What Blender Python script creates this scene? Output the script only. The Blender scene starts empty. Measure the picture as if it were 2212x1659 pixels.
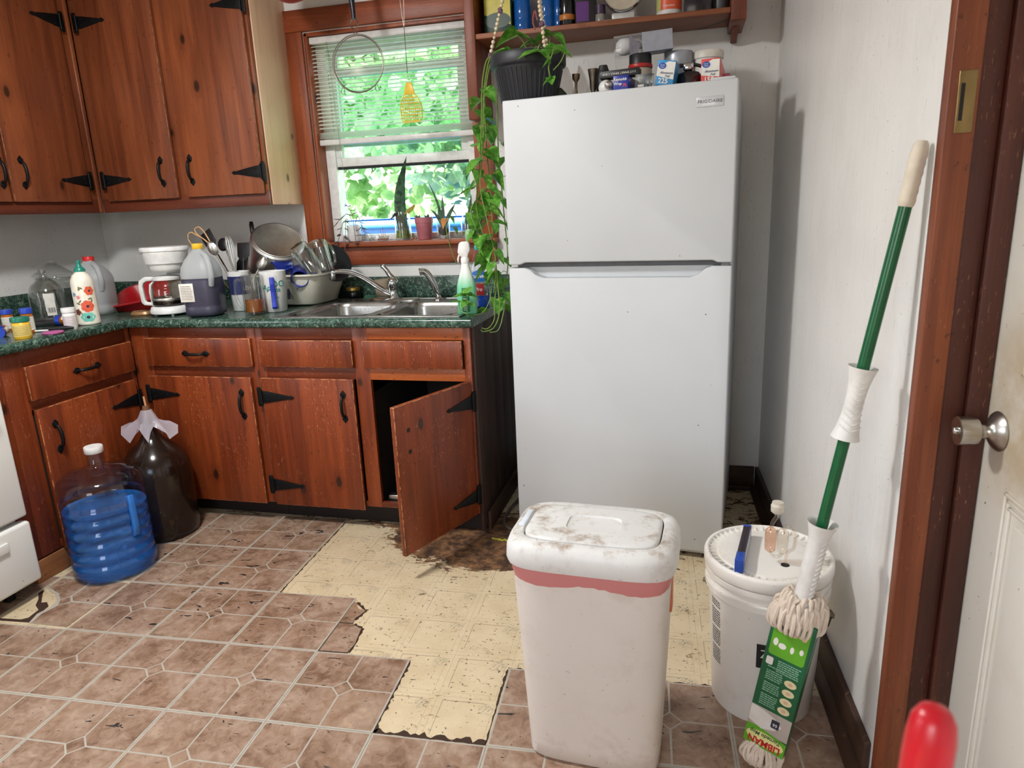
import bpy, bmesh, math, random
from mathutils import Vector, Matrix, Euler

scene = bpy.context.scene
COL = scene.collection
PI = math.pi

# ------------------------------------------------------------------ camera
cd = bpy.data.cameras.new('camera')
cd.sensor_fit = 'HORIZONTAL'
cd.sensor_width = 36.0
cd.lens = 1481.57 / 2212 * 36.0
cd.clip_start = 0.02
cd.dof.use_dof = True
cd.dof.focus_distance = 2.5
cd.dof.aperture_fstop = 7.0
cam = bpy.data.objects.new('camera', cd)
cam.location = (1.08842, -1.65536, 1.30915)
cam.rotation_euler = (math.radians(75.7609), math.radians(2.34515), math.radians(13.85573))
COL.objects.link(cam)
scene.camera = cam

# ------------------------------------------------------------------ world, sun, lamps, exposure
world = bpy.data.worlds.new('sky')
world.use_nodes = True
scene.world = world
wn = world.node_tree
sky = wn.nodes.new('ShaderNodeTexSky')
sky.sky_type = 'NISHITA'
sky.sun_disc = False
sky.sun_elevation = math.radians(58)
sky.sun_rotation = math.radians(200)
sky.dust_density = 2.0
hs = wn.nodes.new('ShaderNodeHueSaturation')
hs.inputs['Saturation'].default_value = 0.45
wn.links.new(sky.outputs[0], hs.inputs['Color'])
wn.links.new(hs.outputs[0], wn.nodes['Background'].inputs['Color'])
wn.nodes['Background'].inputs['Strength'].default_value = 1.0

def lamp(name, kind, loc, rot, energy, color=(1, 1, 1), **kw):
    l = bpy.data.lights.new(name, kind)
    l.energy = energy
    l.color = color
    for k, v in kw.items():
        setattr(l, k, v)
    o = bpy.data.objects.new(name, l)
    o.location = loc
    o.rotation_euler = rot
    COL.objects.link(o)
    return o

lamp('sun', 'SUN', (0, 0, 8), (math.radians(38), 0, math.radians(20)), 12.0, (1.0, 0.96, 0.88), angle=math.radians(1.0))
# sampling portals for the kitchen window and the side and rear windows added behind the camera for fill light (they emit nothing themselves)
wp = lamp('window_portal', 'AREA', (-0.25, 1.66, 1.665), (math.radians(-90), 0, 0), 1.0, shape='RECTANGLE', size=0.81, size_y=0.95)
wp.data.cycles.is_portal = True
wp2 = lamp('side_fill_portal', 'AREA', (-2.0, -1.38, 1.55), (0, math.radians(-90), 0), 1.0, shape='RECTANGLE', size=1.0, size_y=1.0)
wp2.data.cycles.is_portal = True
wp3 = lamp('rear_fill_portal', 'AREA', (0.35, -3.08, 1.525), (math.radians(90), 0, 0), 1.0, shape='RECTANGLE', size=1.1, size_y=1.15)
wp3.data.cycles.is_portal = True

vs = scene.view_settings
vs.view_transform = 'Standard'
vs.look = 'None'
vs.exposure = 0.5
vs.gamma = 1.0
vs.use_curve_mapping = False
scene.cycles.use_denoising = True
scene.cycles.max_bounces = 10
scene.cycles.transparent_max_bounces = 24
scene.cycles.caustics_reflective = False
scene.cycles.sample_clamp_indirect = 6.0

# ------------------------------------------------------------------ material helpers
def sr(r, g, b):
    def f(c):
        c /= 255.0
        return c / 12.92 if c <= 0.04045 else ((c + 0.055) / 1.055) ** 2.4
    return (f(r), f(g), f(b), 1.0)

class G:
    def __init__(s, name):
        s.m = bpy.data.materials.new(name)
        s.m.use_nodes = True
        s.t = s.m.node_tree
        s.b = s.t.nodes['Principled BSDF']
        s.o = s.t.nodes['Material Output']
    def n(s, ty, ins=None, **attr):
        nd = s.t.nodes.new('ShaderNode' + ty)
        for k, v in attr.items():
            setattr(nd, k, v)
        for k, v in (ins or {}).items():
            s.put(nd.inputs[k], v)
        return nd
    def put(s, sock, v):
        if isinstance(v, bpy.types.NodeSocket):
            s.t.links.new(v, sock)
        else:
            sock.default_value = v
    def set(s, **kw):
        names = dict(col='Base Color', rough='Roughness', metal='Metallic', trans='Transmission Weight', ior='IOR', normal='Normal',
                     coat='Coat Weight', coatr='Coat Roughness', sub='Subsurface Weight', alpha='Alpha', spec='Specular IOR Level',
                     emis='Emission Color', emst='Emission Strength', sheen='Sheen Weight')
        for k, v in kw.items():
            s.put(s.b.inputs[names[k]], v)
        return s.m
    def obj(s):
        return s.n('TexCoord').outputs['Object']
    def xyz(s, v):
        r = s.n('SeparateXYZ', {0: v})
        return r.outputs[0], r.outputs[1], r.outputs[2]
    def vec(s, x, y, z=0.0):
        return s.n('CombineXYZ', {0: x, 1: y, 2: z}).outputs[0]
    def ma(s, op, a, b=0.0, c=None, clamp=False):
        nd = s.n('Math', {0: a, 1: b}, operation=op)
        nd.use_clamp = clamp
        if c is not None:
            s.put(nd.inputs[2], c)
        return nd.outputs[0]
    def noise(s, v, scale, detail=2.0, rough=0.5, dist=0.0):
        return s.n('TexNoise', {'Vector': v, 'Scale': scale, 'Detail': detail, 'Roughness': rough, 'Distortion': dist}).outputs[0]
    def step(s, v, a, b):
        return s.n('MapRange', {0: v, 1: a, 2: b, 3: 0.0, 4: 1.0}, interpolation_type='SMOOTHSTEP').outputs[0]
    def mix(s, f, a, b, blend='MIX'):
        nd = s.n('Mix', data_type='RGBA', blend_type=blend)
        s.put(nd.inputs['Factor'], f)
        s.put(nd.inputs[6], a)
        s.put(nd.inputs[7], b)
        return nd.outputs[2]
    def ramp(s, f, stops):
        nd = s.n('ValToRGB', {0: f})
        e = nd.color_ramp.elements
        while len(e) < len(stops):
            e.new(0.5)
        for k, (p, c) in enumerate(stops):
            e[k].position = p
            e[k].color = c
        return nd.outputs[0]
    def bump(s, h, strength=0.3, dist=0.01):
        return s.n('Bump', {'Height': h, 'Strength': strength, 'Distance': dist}).outputs[0]

MATS = {}
def plain(name, col, rough=0.5, metal=0.0, **kw):
    if name in MATS:
        return MATS[name]
    g = G(name)
    v = g.noise(g.obj(), 35.0, 3.0)
    c = g.mix(g.step(v, 0.3, 0.75), col, tuple(x * 0.86 for x in col[:3]) + (1.0,))
    MATS[name] = g.set(col=c, rough=rough, metal=metal, **kw)
    return MATS[name]

def glass(name, tint=(1, 1, 1, 1), rough=0.0, ior=1.45, strength=1.0):
    # clear thin-walled glass or plastic: see-through with a Fresnel sheen
    if name in MATS:
        return MATS[name]
    g = G(name)
    tr = g.n('BsdfTransparent', {0: tint})
    gl = g.n('BsdfGlossy', {0: (1, 1, 1, 1), 'Roughness': rough})
    fc = g.n('LayerWeight', {'Blend': 0.5}).outputs['Facing']
    fr = g.ma('ADD', 0.035, g.ma('MULTIPLY', g.ma('POWER', fc, 4.0), 0.55))
    mx = g.n('MixShader', {0: g.ma('MULTIPLY', fr, strength, clamp=True), 1: tr.outputs[0], 2: gl.outputs[0]})
    g.t.links.new(mx.outputs[0], g.o.inputs[0])
    MATS[name] = g.m
    return g.m

def wood(name, dark, light, grain='v', knots=0.55, wear=0.0, rough=0.42, dirt=0.0, kcol=(0.02, 0.008, 0.004, 1), board=0.085):
    if name in MATS:
        return MATS[name]
    g = G(name)
    x, y, z = g.xyz(g.obj())
    cr = g.ma('ADD', x, y)
    al = z
    if grain == 'h':
        cr, al = z, cr
    warp = g.noise(g.vec(g.ma('MULTIPLY', cr, 3.0), g.ma('MULTIPLY', al, 1.5)), 1.0, 2.0)
    ring = g.noise(g.vec(g.ma('MULTIPLY', cr, 16.0), g.ma('MULTIPLY', al, 1.1)), 1.0, 3.0, 0.55, 1.2)
    streak = g.noise(g.vec(g.ma('MULTIPLY', cr, 190.0), g.ma('MULTIPLY', al, 4.0)), 1.0, 3.0, 0.6)
    bandn = g.n('TexWhiteNoise', {'W': g.ma('FLOOR', g.ma('DIVIDE', cr, board))}, noise_dimensions='1D').outputs[0]
    f = g.ma('ADD', g.ma('MULTIPLY', ring, 0.85), g.ma('MULTIPLY', streak, 0.35))
    f = g.ma('ADD', f, g.ma('MULTIPLY', g.ma('SUBTRACT', bandn, 0.5), 0.17))
    f = g.ma('ADD', f, g.ma('MULTIPLY', g.ma('SUBTRACT', warp, 0.5), 0.5))
    c = g.ramp(f, [(0.28, dark), (0.62, tuple((a + b) / 2 for a, b in zip(dark, light))), (0.92, light)])
    if knots > 0:
        vo = g.n('TexVoronoi', {'Vector': g.vec(g.ma('MULTIPLY', cr, 6.5), g.ma('MULTIPLY', al, 3.6), 0.37), 'Scale': 1.0}, feature='F1', voronoi_dimensions='2D')
        keep = g.ma('GREATER_THAN', g.xyz(vo.outputs['Color'])[0], 1.0 - knots)
        sz = g.ma('MULTIPLY', g.xyz(vo.outputs['Color'])[1], 0.05)
        k = g.ma('SUBTRACT', 1.0, g.step(vo.outputs['Distance'], g.ma('ADD', sz, 0.015), g.ma('ADD', sz, 0.075)))
        halo = g.ma('SUBTRACT', 1.0, g.step(vo.outputs['Distance'], 0.04, 0.30))
        c = g.mix(g.ma('MULTIPLY', g.ma('MULTIPLY', halo, keep), 0.35), c, dark)
        c = g.mix(g.ma('MULTIPLY', g.ma('MULTIPLY', k, keep), 0.88), c, kcol)
    if wear > 0:
        wn_ = g.noise(g.vec(g.ma('MULTIPLY', cr, 260.0), g.ma('MULTIPLY', al, 34.0)), 1.0, 2.0, 0.7)
        wm = g.noise(g.vec(g.ma('MULTIPLY', cr, 5.0), g.ma('MULTIPLY', al, 5.0)), 1.0, 2.0)
        w = g.ma('MULTIPLY', g.step(wn_, 0.63, 0.70), g.step(wm, 0.42, 0.60))
        c = g.mix(g.ma('MULTIPLY', w, wear), c, sr(205, 150, 110))
        dn = g.noise(g.vec(g.ma('MULTIPLY', cr, 60.0), g.ma('MULTIPLY', al, 30.0)), 1.0, 3.0, 0.7)
        c = g.mix(g.ma('MULTIPLY', g.step(dn, 0.625, 0.69), 0.6), c, (0.03, 0.01, 0.006, 1))
    if dirt > 0:
        d2 = g.noise(g.obj(), 4.0, 4.0, 0.7)
        c = g.mix(g.ma('MULTIPLY', g.step(d2, 0.42, 0.7), dirt), c, (0.012, 0.008, 0.006, 1))
    bp = g.bump(g.ma('ADD', streak, g.ma('MULTIPLY', ring, 0.6)), 0.12, 0.004)
    MATS[name] = g.set(col=c, rough=rough, normal=bp, spec=0.45)
    return MATS[name]

# ------------------------------------------------------------------ mesh helpers
class MB:
    def __init__(s):
        s.bm = bmesh.new()
        s.mi = 0
        s.T = Matrix.Identity(4)
    def mat(s, i):
        s.mi = i
        return s
    def at(s, loc=(0, 0, 0), rot=(0, 0, 0), sc=(1, 1, 1)):
        s.T = Matrix.LocRotScale(Vector(loc), Euler(rot), Vector(sc))
        return s
    def home(s):
        s.T = Matrix.Identity(4)
        return s
    def v(s, p):
        return s.bm.verts.new(s.T @ Vector(p))
    def f(s, vs_, smooth=True):
        try:
            fc = s.bm.faces.new(vs_)
        except ValueError:
            return None
        fc.material_index = s.mi
        fc.smooth = smooth
        return fc
    def merge(s, b2, smooth=True):
        base = {}
        for vv in b2.verts:
            base[vv.index] = s.bm.verts.new(s.T @ vv.co)
        for fc in b2.faces:
            s.f([base[x.index] for x in fc.verts], smooth)
        b2.free()
        return s
    def box(s, a, b, r=0.0, seg=2, edge=None):
        b2 = bmesh.new()
        bmesh.ops.create_cube(b2, size=1.0)
        c = [(p + q) / 2 for p, q in zip(a, b)]
        d = [abs(q - p) for p, q in zip(a, b)]
        for vv in b2.verts:
            vv.co = Vector((c[0] + vv.co.x * d[0], c[1] + vv.co.y * d[1], c[2] + vv.co.z * d[2]))
        if r > 0:
            r = min(r, 0.49 * min(d))
            bmesh.ops.bevel(b2, geom=list(b2.edges), offset=r, segments=seg, profile=0.5, affect='EDGES', clamp_overlap=True)
        b2.verts.index_update()
        n0 = len(s.bm.faces)
        s.merge(b2, seg >= 3)
        if edge is not None:
            s.bm.faces.ensure_lookup_table()
            for fc in list(s.bm.faces)[n0:]:
                fc.normal_update()
                if max(abs(fc.normal.x), abs(fc.normal.y), abs(fc.normal.z)) < 0.985:
                    fc.material_index = edge
        return s
    def prism(s, poly, a, b, axis='z', r=0.0):
        def P(u, w, h):
            return (u, w, h) if axis == 'z' else ((u, h, w) if axis == 'y' else (h, u, w))
        b2 = bmesh.new()
        lo = [b2.verts.new(P(u, w, a)) for u, w in poly]
        hi = [b2.verts.new(P(u, w, b)) for u, w in poly]
        n = len(poly)
        b2.faces.new(lo)
        b2.faces.new(hi)
        for k in range(n):
            b2.faces.new((lo[k], lo[(k + 1) % n], hi[(k + 1) % n], hi[k]))
        bmesh.ops.recalc_face_normals(b2, faces=list(b2.faces))
        if r > 0:
            bmesh.ops.bevel(b2, geom=list(b2.edges), offset=r, segments=2, profile=0.5, affect='EDGES', clamp_overlap=True)
        b2.verts.index_update()
        return s.merge(b2, False)
    def lathe(s, prof, seg=28, sx=1.0, sy=1.0, power=2.0):
        # power > 2 makes the cross-section a rounded square
        def rad(a):
            if power == 2.0:
                return 1.0
            c, d = abs(math.cos(a)), abs(math.sin(a))
            return (c ** power + d ** power) ** (-1.0 / power)
        rings = []
        for rr, zz in prof:
            if rr <= 1e-6:
                rings.append([s.v((0, 0, zz))])
            else:
                rings.append([s.v((rr * rad(2 * PI * k / seg) * sx * math.cos(2 * PI * k / seg), rr * rad(2 * PI * k / seg) * sy * math.sin(2 * PI * k / seg), zz)) for k in range(seg)])
        for A, B in zip(rings, rings[1:]):
            for k in range(seg):
                q = (k + 1) % seg
                if len(A) == 1 and len(B) == 1:
                    continue
                if len(A) == 1:
                    s.f((A[0], B[q], B[k]))
                elif len(B) == 1:
                    s.f((A[k], A[q], B[0]))
                else:
                    s.f((A[k], A[q], B[q], B[k]))
        return s
    def tube(s, path, r, seg=8, closed=False, cap=True):
        pts = [Vector(p) for p in path]
        n = len(pts)
        rs = list(r) if isinstance(r, (list, tuple)) else [r] * n
        tang = []
        for k in range(n):
            a = pts[(k - 1) % n] if (closed or k > 0) else pts[0]
            b = pts[(k + 1) % n] if (closed or k < n - 1) else pts[-1]
            t = b - a
            tang.append(t.normalized() if t.length > 1e-9 else Vector((0, 0, 1)))
        up = Vector((0, 0, 1)) if abs(tang[0].z) < 0.9 else Vector((1, 0, 0))
        nrm = tang[0].cross(up).normalized()
        rings = []
        for k in range(n):
            if k:
                q = tang[k - 1].rotation_difference(tang[k])
                nrm = (q @ nrm)
                nrm = (nrm - tang[k] * nrm.dot(tang[k])).normalized()
            bn = tang[k].cross(nrm)
            rings.append([s.v(pts[k] + (nrm * math.cos(2 * PI * j / seg) + bn * math.sin(2 * PI * j / seg)) * rs[k]) for j in range(seg)])
        m = n if closed else n - 1
        for k in range(m):
            A, B = rings[k], rings[(k + 1) % n]
            for j in range(seg):
                s.f((A[j], A[(j + 1) % seg], B[(j + 1) % seg], B[j]))
        if cap and not closed:
            s.f(list(reversed(rings[0])))
            s.f(rings[-1])
        return s
    def ball(s, c, r, sc=(1, 1, 1), u=16, w=10):
        b2 = bmesh.new()
        bmesh.ops.create_uvsphere(b2, u_segments=u, v_segments=w, radius=r)
        for vv in b2.verts:
            vv.co = Vector((c[0] + vv.co.x * sc[0], c[1] + vv.co.y * sc[1], c[2] + vv.co.z * sc[2]))
        b2.verts.index_update()
        return s.merge(b2)
    def sheet(s, rows, flip=False):
        g = [[s.v(p) for p in row] for row in rows]
        for a in range(len(g) - 1):
            for b in range(len(g[0]) - 1):
                q = (g[a][b], g[a][b + 1], g[a + 1][b + 1], g[a + 1][b])
                s.f(tuple(reversed(q)) if flip else q)
        return s
    def mesh(s, name, angle=52, weld=False):
        if weld:
            bmesh.ops.remove_doubles(s.bm, verts=list(s.bm.verts), dist=1e-6)
        bmesh.ops.recalc_face_normals(s.bm, faces=list(s.bm.faces))
        me = bpy.data.meshes.new(name)
        s.bm.to_mesh(me)
        s.bm.free()
        me.set_sharp_from_angle(angle=math.radians(angle))
        return me
    def build(s, name, mats, parent=None, loc=(0, 0, 0), rot=(0, 0, 0), angle=52, **tags):
        me = s.mesh(name, angle)
        for m in (mats if isinstance(mats, (list, tuple)) else [mats]):
            me.materials.append(m)
        return place(name, me, parent, loc, rot, **tags)

def place(name, me, parent=None, loc=(0, 0, 0), rot=(0, 0, 0), label=None, cat=None, group=None, kind=None):
    o = bpy.data.objects.new(name, me)
    COL.objects.link(o)
    o.location = loc
    o.rotation_euler = rot
    if parent is not None:
        o.parent = parent
    if label:
        o['label'] = label
    if cat:
        o['category'] = cat
    if group:
        o['group'] = group
    if kind:
        o['kind'] = kind
    return o

def thing(name, label, cat, loc=(0, 0, 0), rotz=0.0, group=None, rot=None):
    return place(name, None, None, loc, rot if rot else (0, 0, rotz), label, cat, group)

def struct(name, mb, mats, parent=None, **kw):
    return mb.build(name, mats, parent, kind=None if parent is not None else 'structure', **kw)

def text_mesh(body, size, align='CENTER', extrude=0.0004, shear=0.0, bold=0.0, space=1.0):
    cu = bpy.data.curves.new('lettering', 'FONT')
    cu.body = body
    cu.size = size
    cu.align_x = align
    cu.align_y = 'CENTER'
    cu.extrude = extrude
    cu.shear = shear
    cu.offset = bold
    cu.space_character = space
    cu.resolution_u = 3
    o = bpy.data.objects.new('lettering', cu)
    COL.objects.link(o)
    dg = bpy.context.evaluated_depsgraph_get()
    me = bpy.data.meshes.new_from_object(o.evaluated_get(dg))
    bpy.data.objects.remove(o)
    bpy.data.curves.remove(cu)
    return me

def lettering(body, size, m, parent, loc, rot, cyl=None, **kw):
    # flat lettering in its own XY plane; cyl wraps it round a vertical cylinder of that radius
    me = text_mesh(body, size, **kw)
    if cyl:
        for vv in me.vertices:
            a = vv.co.x / cyl
            rr = cyl + vv.co.z
            vv.co = Vector((math.sin(a) * rr, vv.co.y, math.cos(a) * rr))
    me.materials.append(m)
    return place('lettering', me, parent, loc, rot)

def curve_pts(ctrl, n=24):
    # Catmull-Rom through control points
    P = [Vector(p) for p in ctrl]
    P = [P[0] * 2 - P[1]] + P + [P[-1] * 2 - P[-2]]
    out = []
    segs = len(P) - 3
    for k in range(segs):
        a, b, c, d = P[k:k + 4]
        m = max(2, n // segs)
        for j in range(m):
            t = j / m
            out.append(0.5 * ((2 * b) + (c - a) * t + (2 * a - 5 * b + 4 * c - d) * t * t + (3 * b - a - 3 * c + d) * t ** 3))
    out.append(P[-2].copy())
    return out

def label_band(mb, r, z0, z1, a0, a1, seg=14, off=0.0006, taper=0.0):
    # a paper label wrapped round part of a cylinder (angles in degrees, 0 = +x)
    rows = []
    for zz, rr in ((z0, r + off), (z1, r + off + taper)):
        rows.append([(rr * math.cos(math.radians(a0 + (a1 - a0) * k / seg)), rr * math.sin(math.radians(a0 + (a1 - a0) * k / seg)), zz) for k in range(seg + 1)])
    mb.sheet(rows)
    return mb
# ================================================================== THE SETTING
T = 0.3048                      # vinyl tile
GR = math.radians(3.05)         # the tiling lies a little askew to the cabinets
YB, XL, YF, ZC = 1.5, -1.97, -3.05, 2.44
WA = math.atan(0.0477)          # the right wall is not square to the back wall
def rw(s, t, z=0.0):            # point on the right wall: s from the back corner towards the camera, t outward
    return (1.433 + math.sin(WA) * s + math.cos(WA) * t, 1.5 - math.cos(WA) * s + math.sin(WA) * t, z)
RWROT = (0, 0, -(PI / 2 - WA))  # local x along the wall towards the camera, local y outward
RWLOC = (1.433, 1.5, 0)

def wall_paint(name, col, dirt):
    g = G(name)
    o = g.obj()
    x, y, z = g.xyz(o)
    brush = g.noise(g.n('Mapping', {0: o, 3: (14, 14, 3)}).outputs[0], 1.0, 5.0, 0.62, 0.6)
    fine = g.noise(g.n('Mapping', {0: o, 3: (90, 90, 22)}).outputs[0], 1.0, 3.0, 0.6, 1.5)
    blot = g.noise(o, 2.3, 4.0, 0.6)
    c = g.mix(g.step(blot, 0.4, 0.75), col, tuple(q * dirt for q in col[:3]) + (1,))
    fl = g.noise(o, 140.0, 1.0)
    fm = g.noise(o, 5.0, 2.0)
    c = g.mix(g.ma('MULTIPLY', g.step(fl, 0.715, 0.75), g.step(fm, 0.45, 0.6)), c, sr(120, 112, 104))
    h = g.ma('ADD', g.ma('MULTIPLY', brush, 0.5), g.ma('MULTIPLY', g.step(fine, 0.62, 0.75), 0.5))
    return g.set(col=c, rough=0.38, normal=g.bump(h, 0.55, 0.008), spec=0.5)
M_wall = wall_paint('white_wall_paint', sr(230, 228, 225), 0.90)
M_ceil = plain('ceiling_paint', sr(225, 223, 218), 0.8)
M_trimwood = wood('stained_trim', sr(86, 36, 20), sr(146, 74, 42), 'v', 0.35, 0.25, 0.45)
M_trimwood_h = wood('stained_trim_h', sr(92, 38, 21), sr(152, 78, 45), 'h', 0.35, 0.25, 0.45)
M_darkbase = wood('dark_baseboard_wood', sr(44, 28, 20), sr(88, 62, 46), 'h', 0.0, 0.3, 0.6, 0.45)
M_white_vinyl = plain('white_window_vinyl', sr(234, 236, 234), 0.4)

# ---- floor: old cream sheet vinyl in tile-grid coordinates
def cream_vinyl():
    g = G('cream_sheet_vinyl')
    o = g.obj()
    x, y, z = g.xyz(o)
    P = 0.1815
    u = g.ma('FRACT', g.ma('DIVIDE', g.ma('SUBTRACT', x, 0.0884 - 20 * P), P))      # 0 = left line of a printed square
    w = g.ma('FRACT', g.ma('DIVIDE', g.ma('SUBTRACT', 0.208 + 20 * P, y), P))       # 0 = top line of a printed square, growing towards the camera
    n1 = g.noise(o, 9.0, 4.0, 0.6)
    base = g.mix(g.step(n1, 0.35, 0.7), sr(218, 200, 167), sr(207, 187, 152))
    sp = g.noise(o, 160.0, 2.0, 0.6)
    base = g.mix(g.ma('MULTIPLY', g.step(sp, 0.6, 0.72), 0.35), base, sr(160, 146, 118))
    def line(a, c, wd):
        return g.ma('SUBTRACT', 1.0, g.step(g.ma('ABSOLUTE', g.ma('SUBTRACT', a, c)), wd * 0.4, wd))
    def inr(a, lo, hi):
        return g.ma('MULTIPLY', g.ma('GREATER_THAN', a, lo), g.ma('LESS_THAN', a, hi))
    ln = g.ma('MULTIPLY', line(u, 0.0, 0.010), inr(w, 0.0, 0.72))
    ln2 = g.ma('MULTIPLY', line(w, 0.0, 0.012), inr(u, 0.0, 0.66))
    ln = g.ma('MAXIMUM', ln, ln2)
    faint = g.ma('MAXIMUM', g.ma('MULTIPLY', line(u, 0.80, 0.006), inr(w, 0.1, 0.9)), g.ma('MULTIPLY', line(w, 0.82, 0.006), inr(u, 0.0, 0.8)))
    faint = g.ma('MAXIMUM', faint, g.ma('MAXIMUM', line(u, 0.9, 0.006), line(w, 0.92, 0.006)))
    base = g.mix(g.ma('MULTIPLY', faint, 0.4), base, sr(140, 124, 96))
    base = g.mix(g.ma('MULTIPLY', ln, 0.8), base, sr(70, 62, 52))
    # printed tuft near the far right corner of every square
    du = g.ma('SUBTRACT', u, 0.70)
    dw = g.ma('SUBTRACT', w, 0.10)
    tuft = g.ma('SUBTRACT', 1.0, g.step(g.ma('SQRT', g.ma('ADD', g.ma('MULTIPLY', du, du), g.ma('MULTIPLY', dw, dw))), 0.05, 0.17))
    tn = g.noise(g.vec(g.ma('MULTIPLY', g.ma('SUBTRACT', u, w), 9.0), g.ma('MULTIPLY', g.ma('ADD', u, w), 36.0), g.noise(o, 60.0)), 1.0, 2.0, 0.7, 0.6)
    base = g.mix(g.ma('MULTIPLY', g.ma('MULTIPLY', tuft, g.step(tn, 0.52, 0.60)), 0.85), base, sr(74, 84, 80))
    # rot and adhesive stains: dense towards the sink cabinet and under the fridge
    big = g.noise(g.n('Mapping', {0: o, 2: (0, 0, 0.5), 3: (0.8, 1.7, 1)}).outputs[0], 5.0, 6.0, 0.72, 1.0)
    fn = g.noise(g.n('Mapping', {0: o, 3: (0.7, 1.6, 1)}).outputs[0], 26.0, 4.0, 0.7, 1.4)
    far = g.step(g.ma('ADD', y, g.ma('MULTIPLY', x, 0.12)), 0.60, 0.88)
    ex = g.ma('SUBTRACT', x, 0.33)
    ey = g.ma('SUBTRACT', y, 0.77)
    ell = g.ma('SQRT', g.ma('ADD', g.ma('MULTIPLY', ex, ex), g.ma('MULTIPLY', g.ma('MULTIPLY', ey, ey), 1.9)))
    blob = g.ma('SUBTRACT', 1.0, g.step(ell, 0.20, 0.50))
    m1 = g.step(g.ma('ADD', g.ma('ADD', g.ma('MULTIPLY', big, 1.5), g.ma('MULTIPLY', fn, 0.75)), g.ma('ADD', g.ma('MULTIPLY', blob, 0.50), g.ma('MULTIPLY', far, 0.26))), 1.43, 1.50)
    m2 = g.ma('MULTIPLY', g.step(fn, 0.60, 0.65), g.step(g.noise(o, 6.0, 2.0), 0.44, 0.58))
    tiny = g.step(g.noise(o, 75.0, 2.0, 0.6), 0.650, 0.685)
    dirtc = g.mix(g.step(g.noise(o, 22.0, 4.0, 0.7), 0.35, 0.7), sr(56, 34, 22), sr(138, 100, 64))
    base = g.mix(g.ma('MULTIPLY', m2, 0.8), base, sr(112, 76, 42))
    base = g.mix(g.ma('MULTIPLY', tiny, 0.85), base, sr(66, 44, 30))
    base = g.mix(m1, base, dirtc)
    rg = g.ma('ADD', 0.34, g.ma('MULTIPLY', m1, 0.45))
    hb = g.ma('ADD', g.ma('MULTIPLY', ln, -0.3), g.ma('MULTIPLY', m1, g.ma('MULTIPLY', fn, 1.0)))
    return g.set(col=base, rough=rg, normal=g.bump(hb, 0.35, 0.004))
M_cream = cream_vinyl()

def tile_face():
    g = G('brown_vinyl_tile')
    geo = g.n('NewGeometry').outputs['Position']
    rnd = g.n('ObjectInfo').outputs['Random']
    off = g.n('VectorMath', {0: geo, 1: g.vec(g.ma('MULTIPLY', rnd, 17.0), g.ma('MULTIPLY', rnd, 5.0), 0.0)}, operation='ADD').outputs[0]
    n1 = g.noise(off, 7.0, 5.0, 0.62, 0.5)
    n2 = g.noise(off, 30.0, 5.0, 0.62, 0.8)
    c = g.ramp(g.ma('ADD', g.ma('MULTIPLY', n1, 0.55), g.ma('MULTIPLY', n2, 0.45)), [(0.38, sr(116, 88, 69)), (0.50, sr(153, 125, 105)), (0.58, sr(167, 143, 125)), (0.68, sr(188, 161, 136))])
    warm = g.noise(off, 3.0, 2.0)
    c = g.mix(g.ma('MULTIPLY', g.step(warm, 0.5, 0.75), 0.4), c, sr(148, 113, 84))
    x, y, z = g.xyz(geo)
    # chips and scuffs through to black, thicker near the sink
    q = g.n('Mapping', {0: geo, 2: (0, 0, 0.7), 3: (0.55, 1.5, 1)}).outputs[0]
    ch = g.noise(q, 30.0, 3.0, 0.55, 0.7)
    near = g.step(g.ma('ADD', y, g.ma('MULTIPLY', x, 0.25)), -0.35, 0.65)
    thr = g.ma('SUBTRACT', 0.680, g.ma('MULTIPLY', near, 0.048))
    m = g.step(g.ma('SUBTRACT', ch, thr), 0.0, 0.018)
    c = g.mix(m, c, sr(46, 44, 42))
    sp = g.noise(geo, 95.0, 2.0)
    c = g.mix(g.ma('MULTIPLY', g.step(sp, 0.685, 0.72), 0.7), c, sr(82, 60, 48))
    h = g.ma('ADD', n2, g.ma('MULTIPLY', g.noise(off, 110.0, 2.0), 0.4))
    return g.set(col=c, rough=0.42, normal=g.bump(h, 0.22, 0.004))
M_tile = tile_face()
M_grout = plain('tile_printed_grout', sr(184, 177, 164), 0.5)
M_tileedge = plain('tile_cut_edge', sr(52, 38, 30), 0.8)
M_glue = plain('brown_glue_residue', sr(58, 36, 22), 0.75)

fl = MB()
ca, sa = math.cos(-GR), math.sin(-GR)
room = [(XL - 0.02, YF), (1.86, YF), (1.74, -0.2), (1.46, YB + 0.02), (XL - 0.02, YB + 0.02)]
fl.prism([(ca * a - sa * b, sa * a + ca * b) for a, b in room], -0.06, 0.0)
floor = struct('floor', fl, M_cream, rot=(0, 0, GR))
floor['label'] = 'kitchen floor of worn brown vinyl tiles over old cream sheet vinyl'

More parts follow.
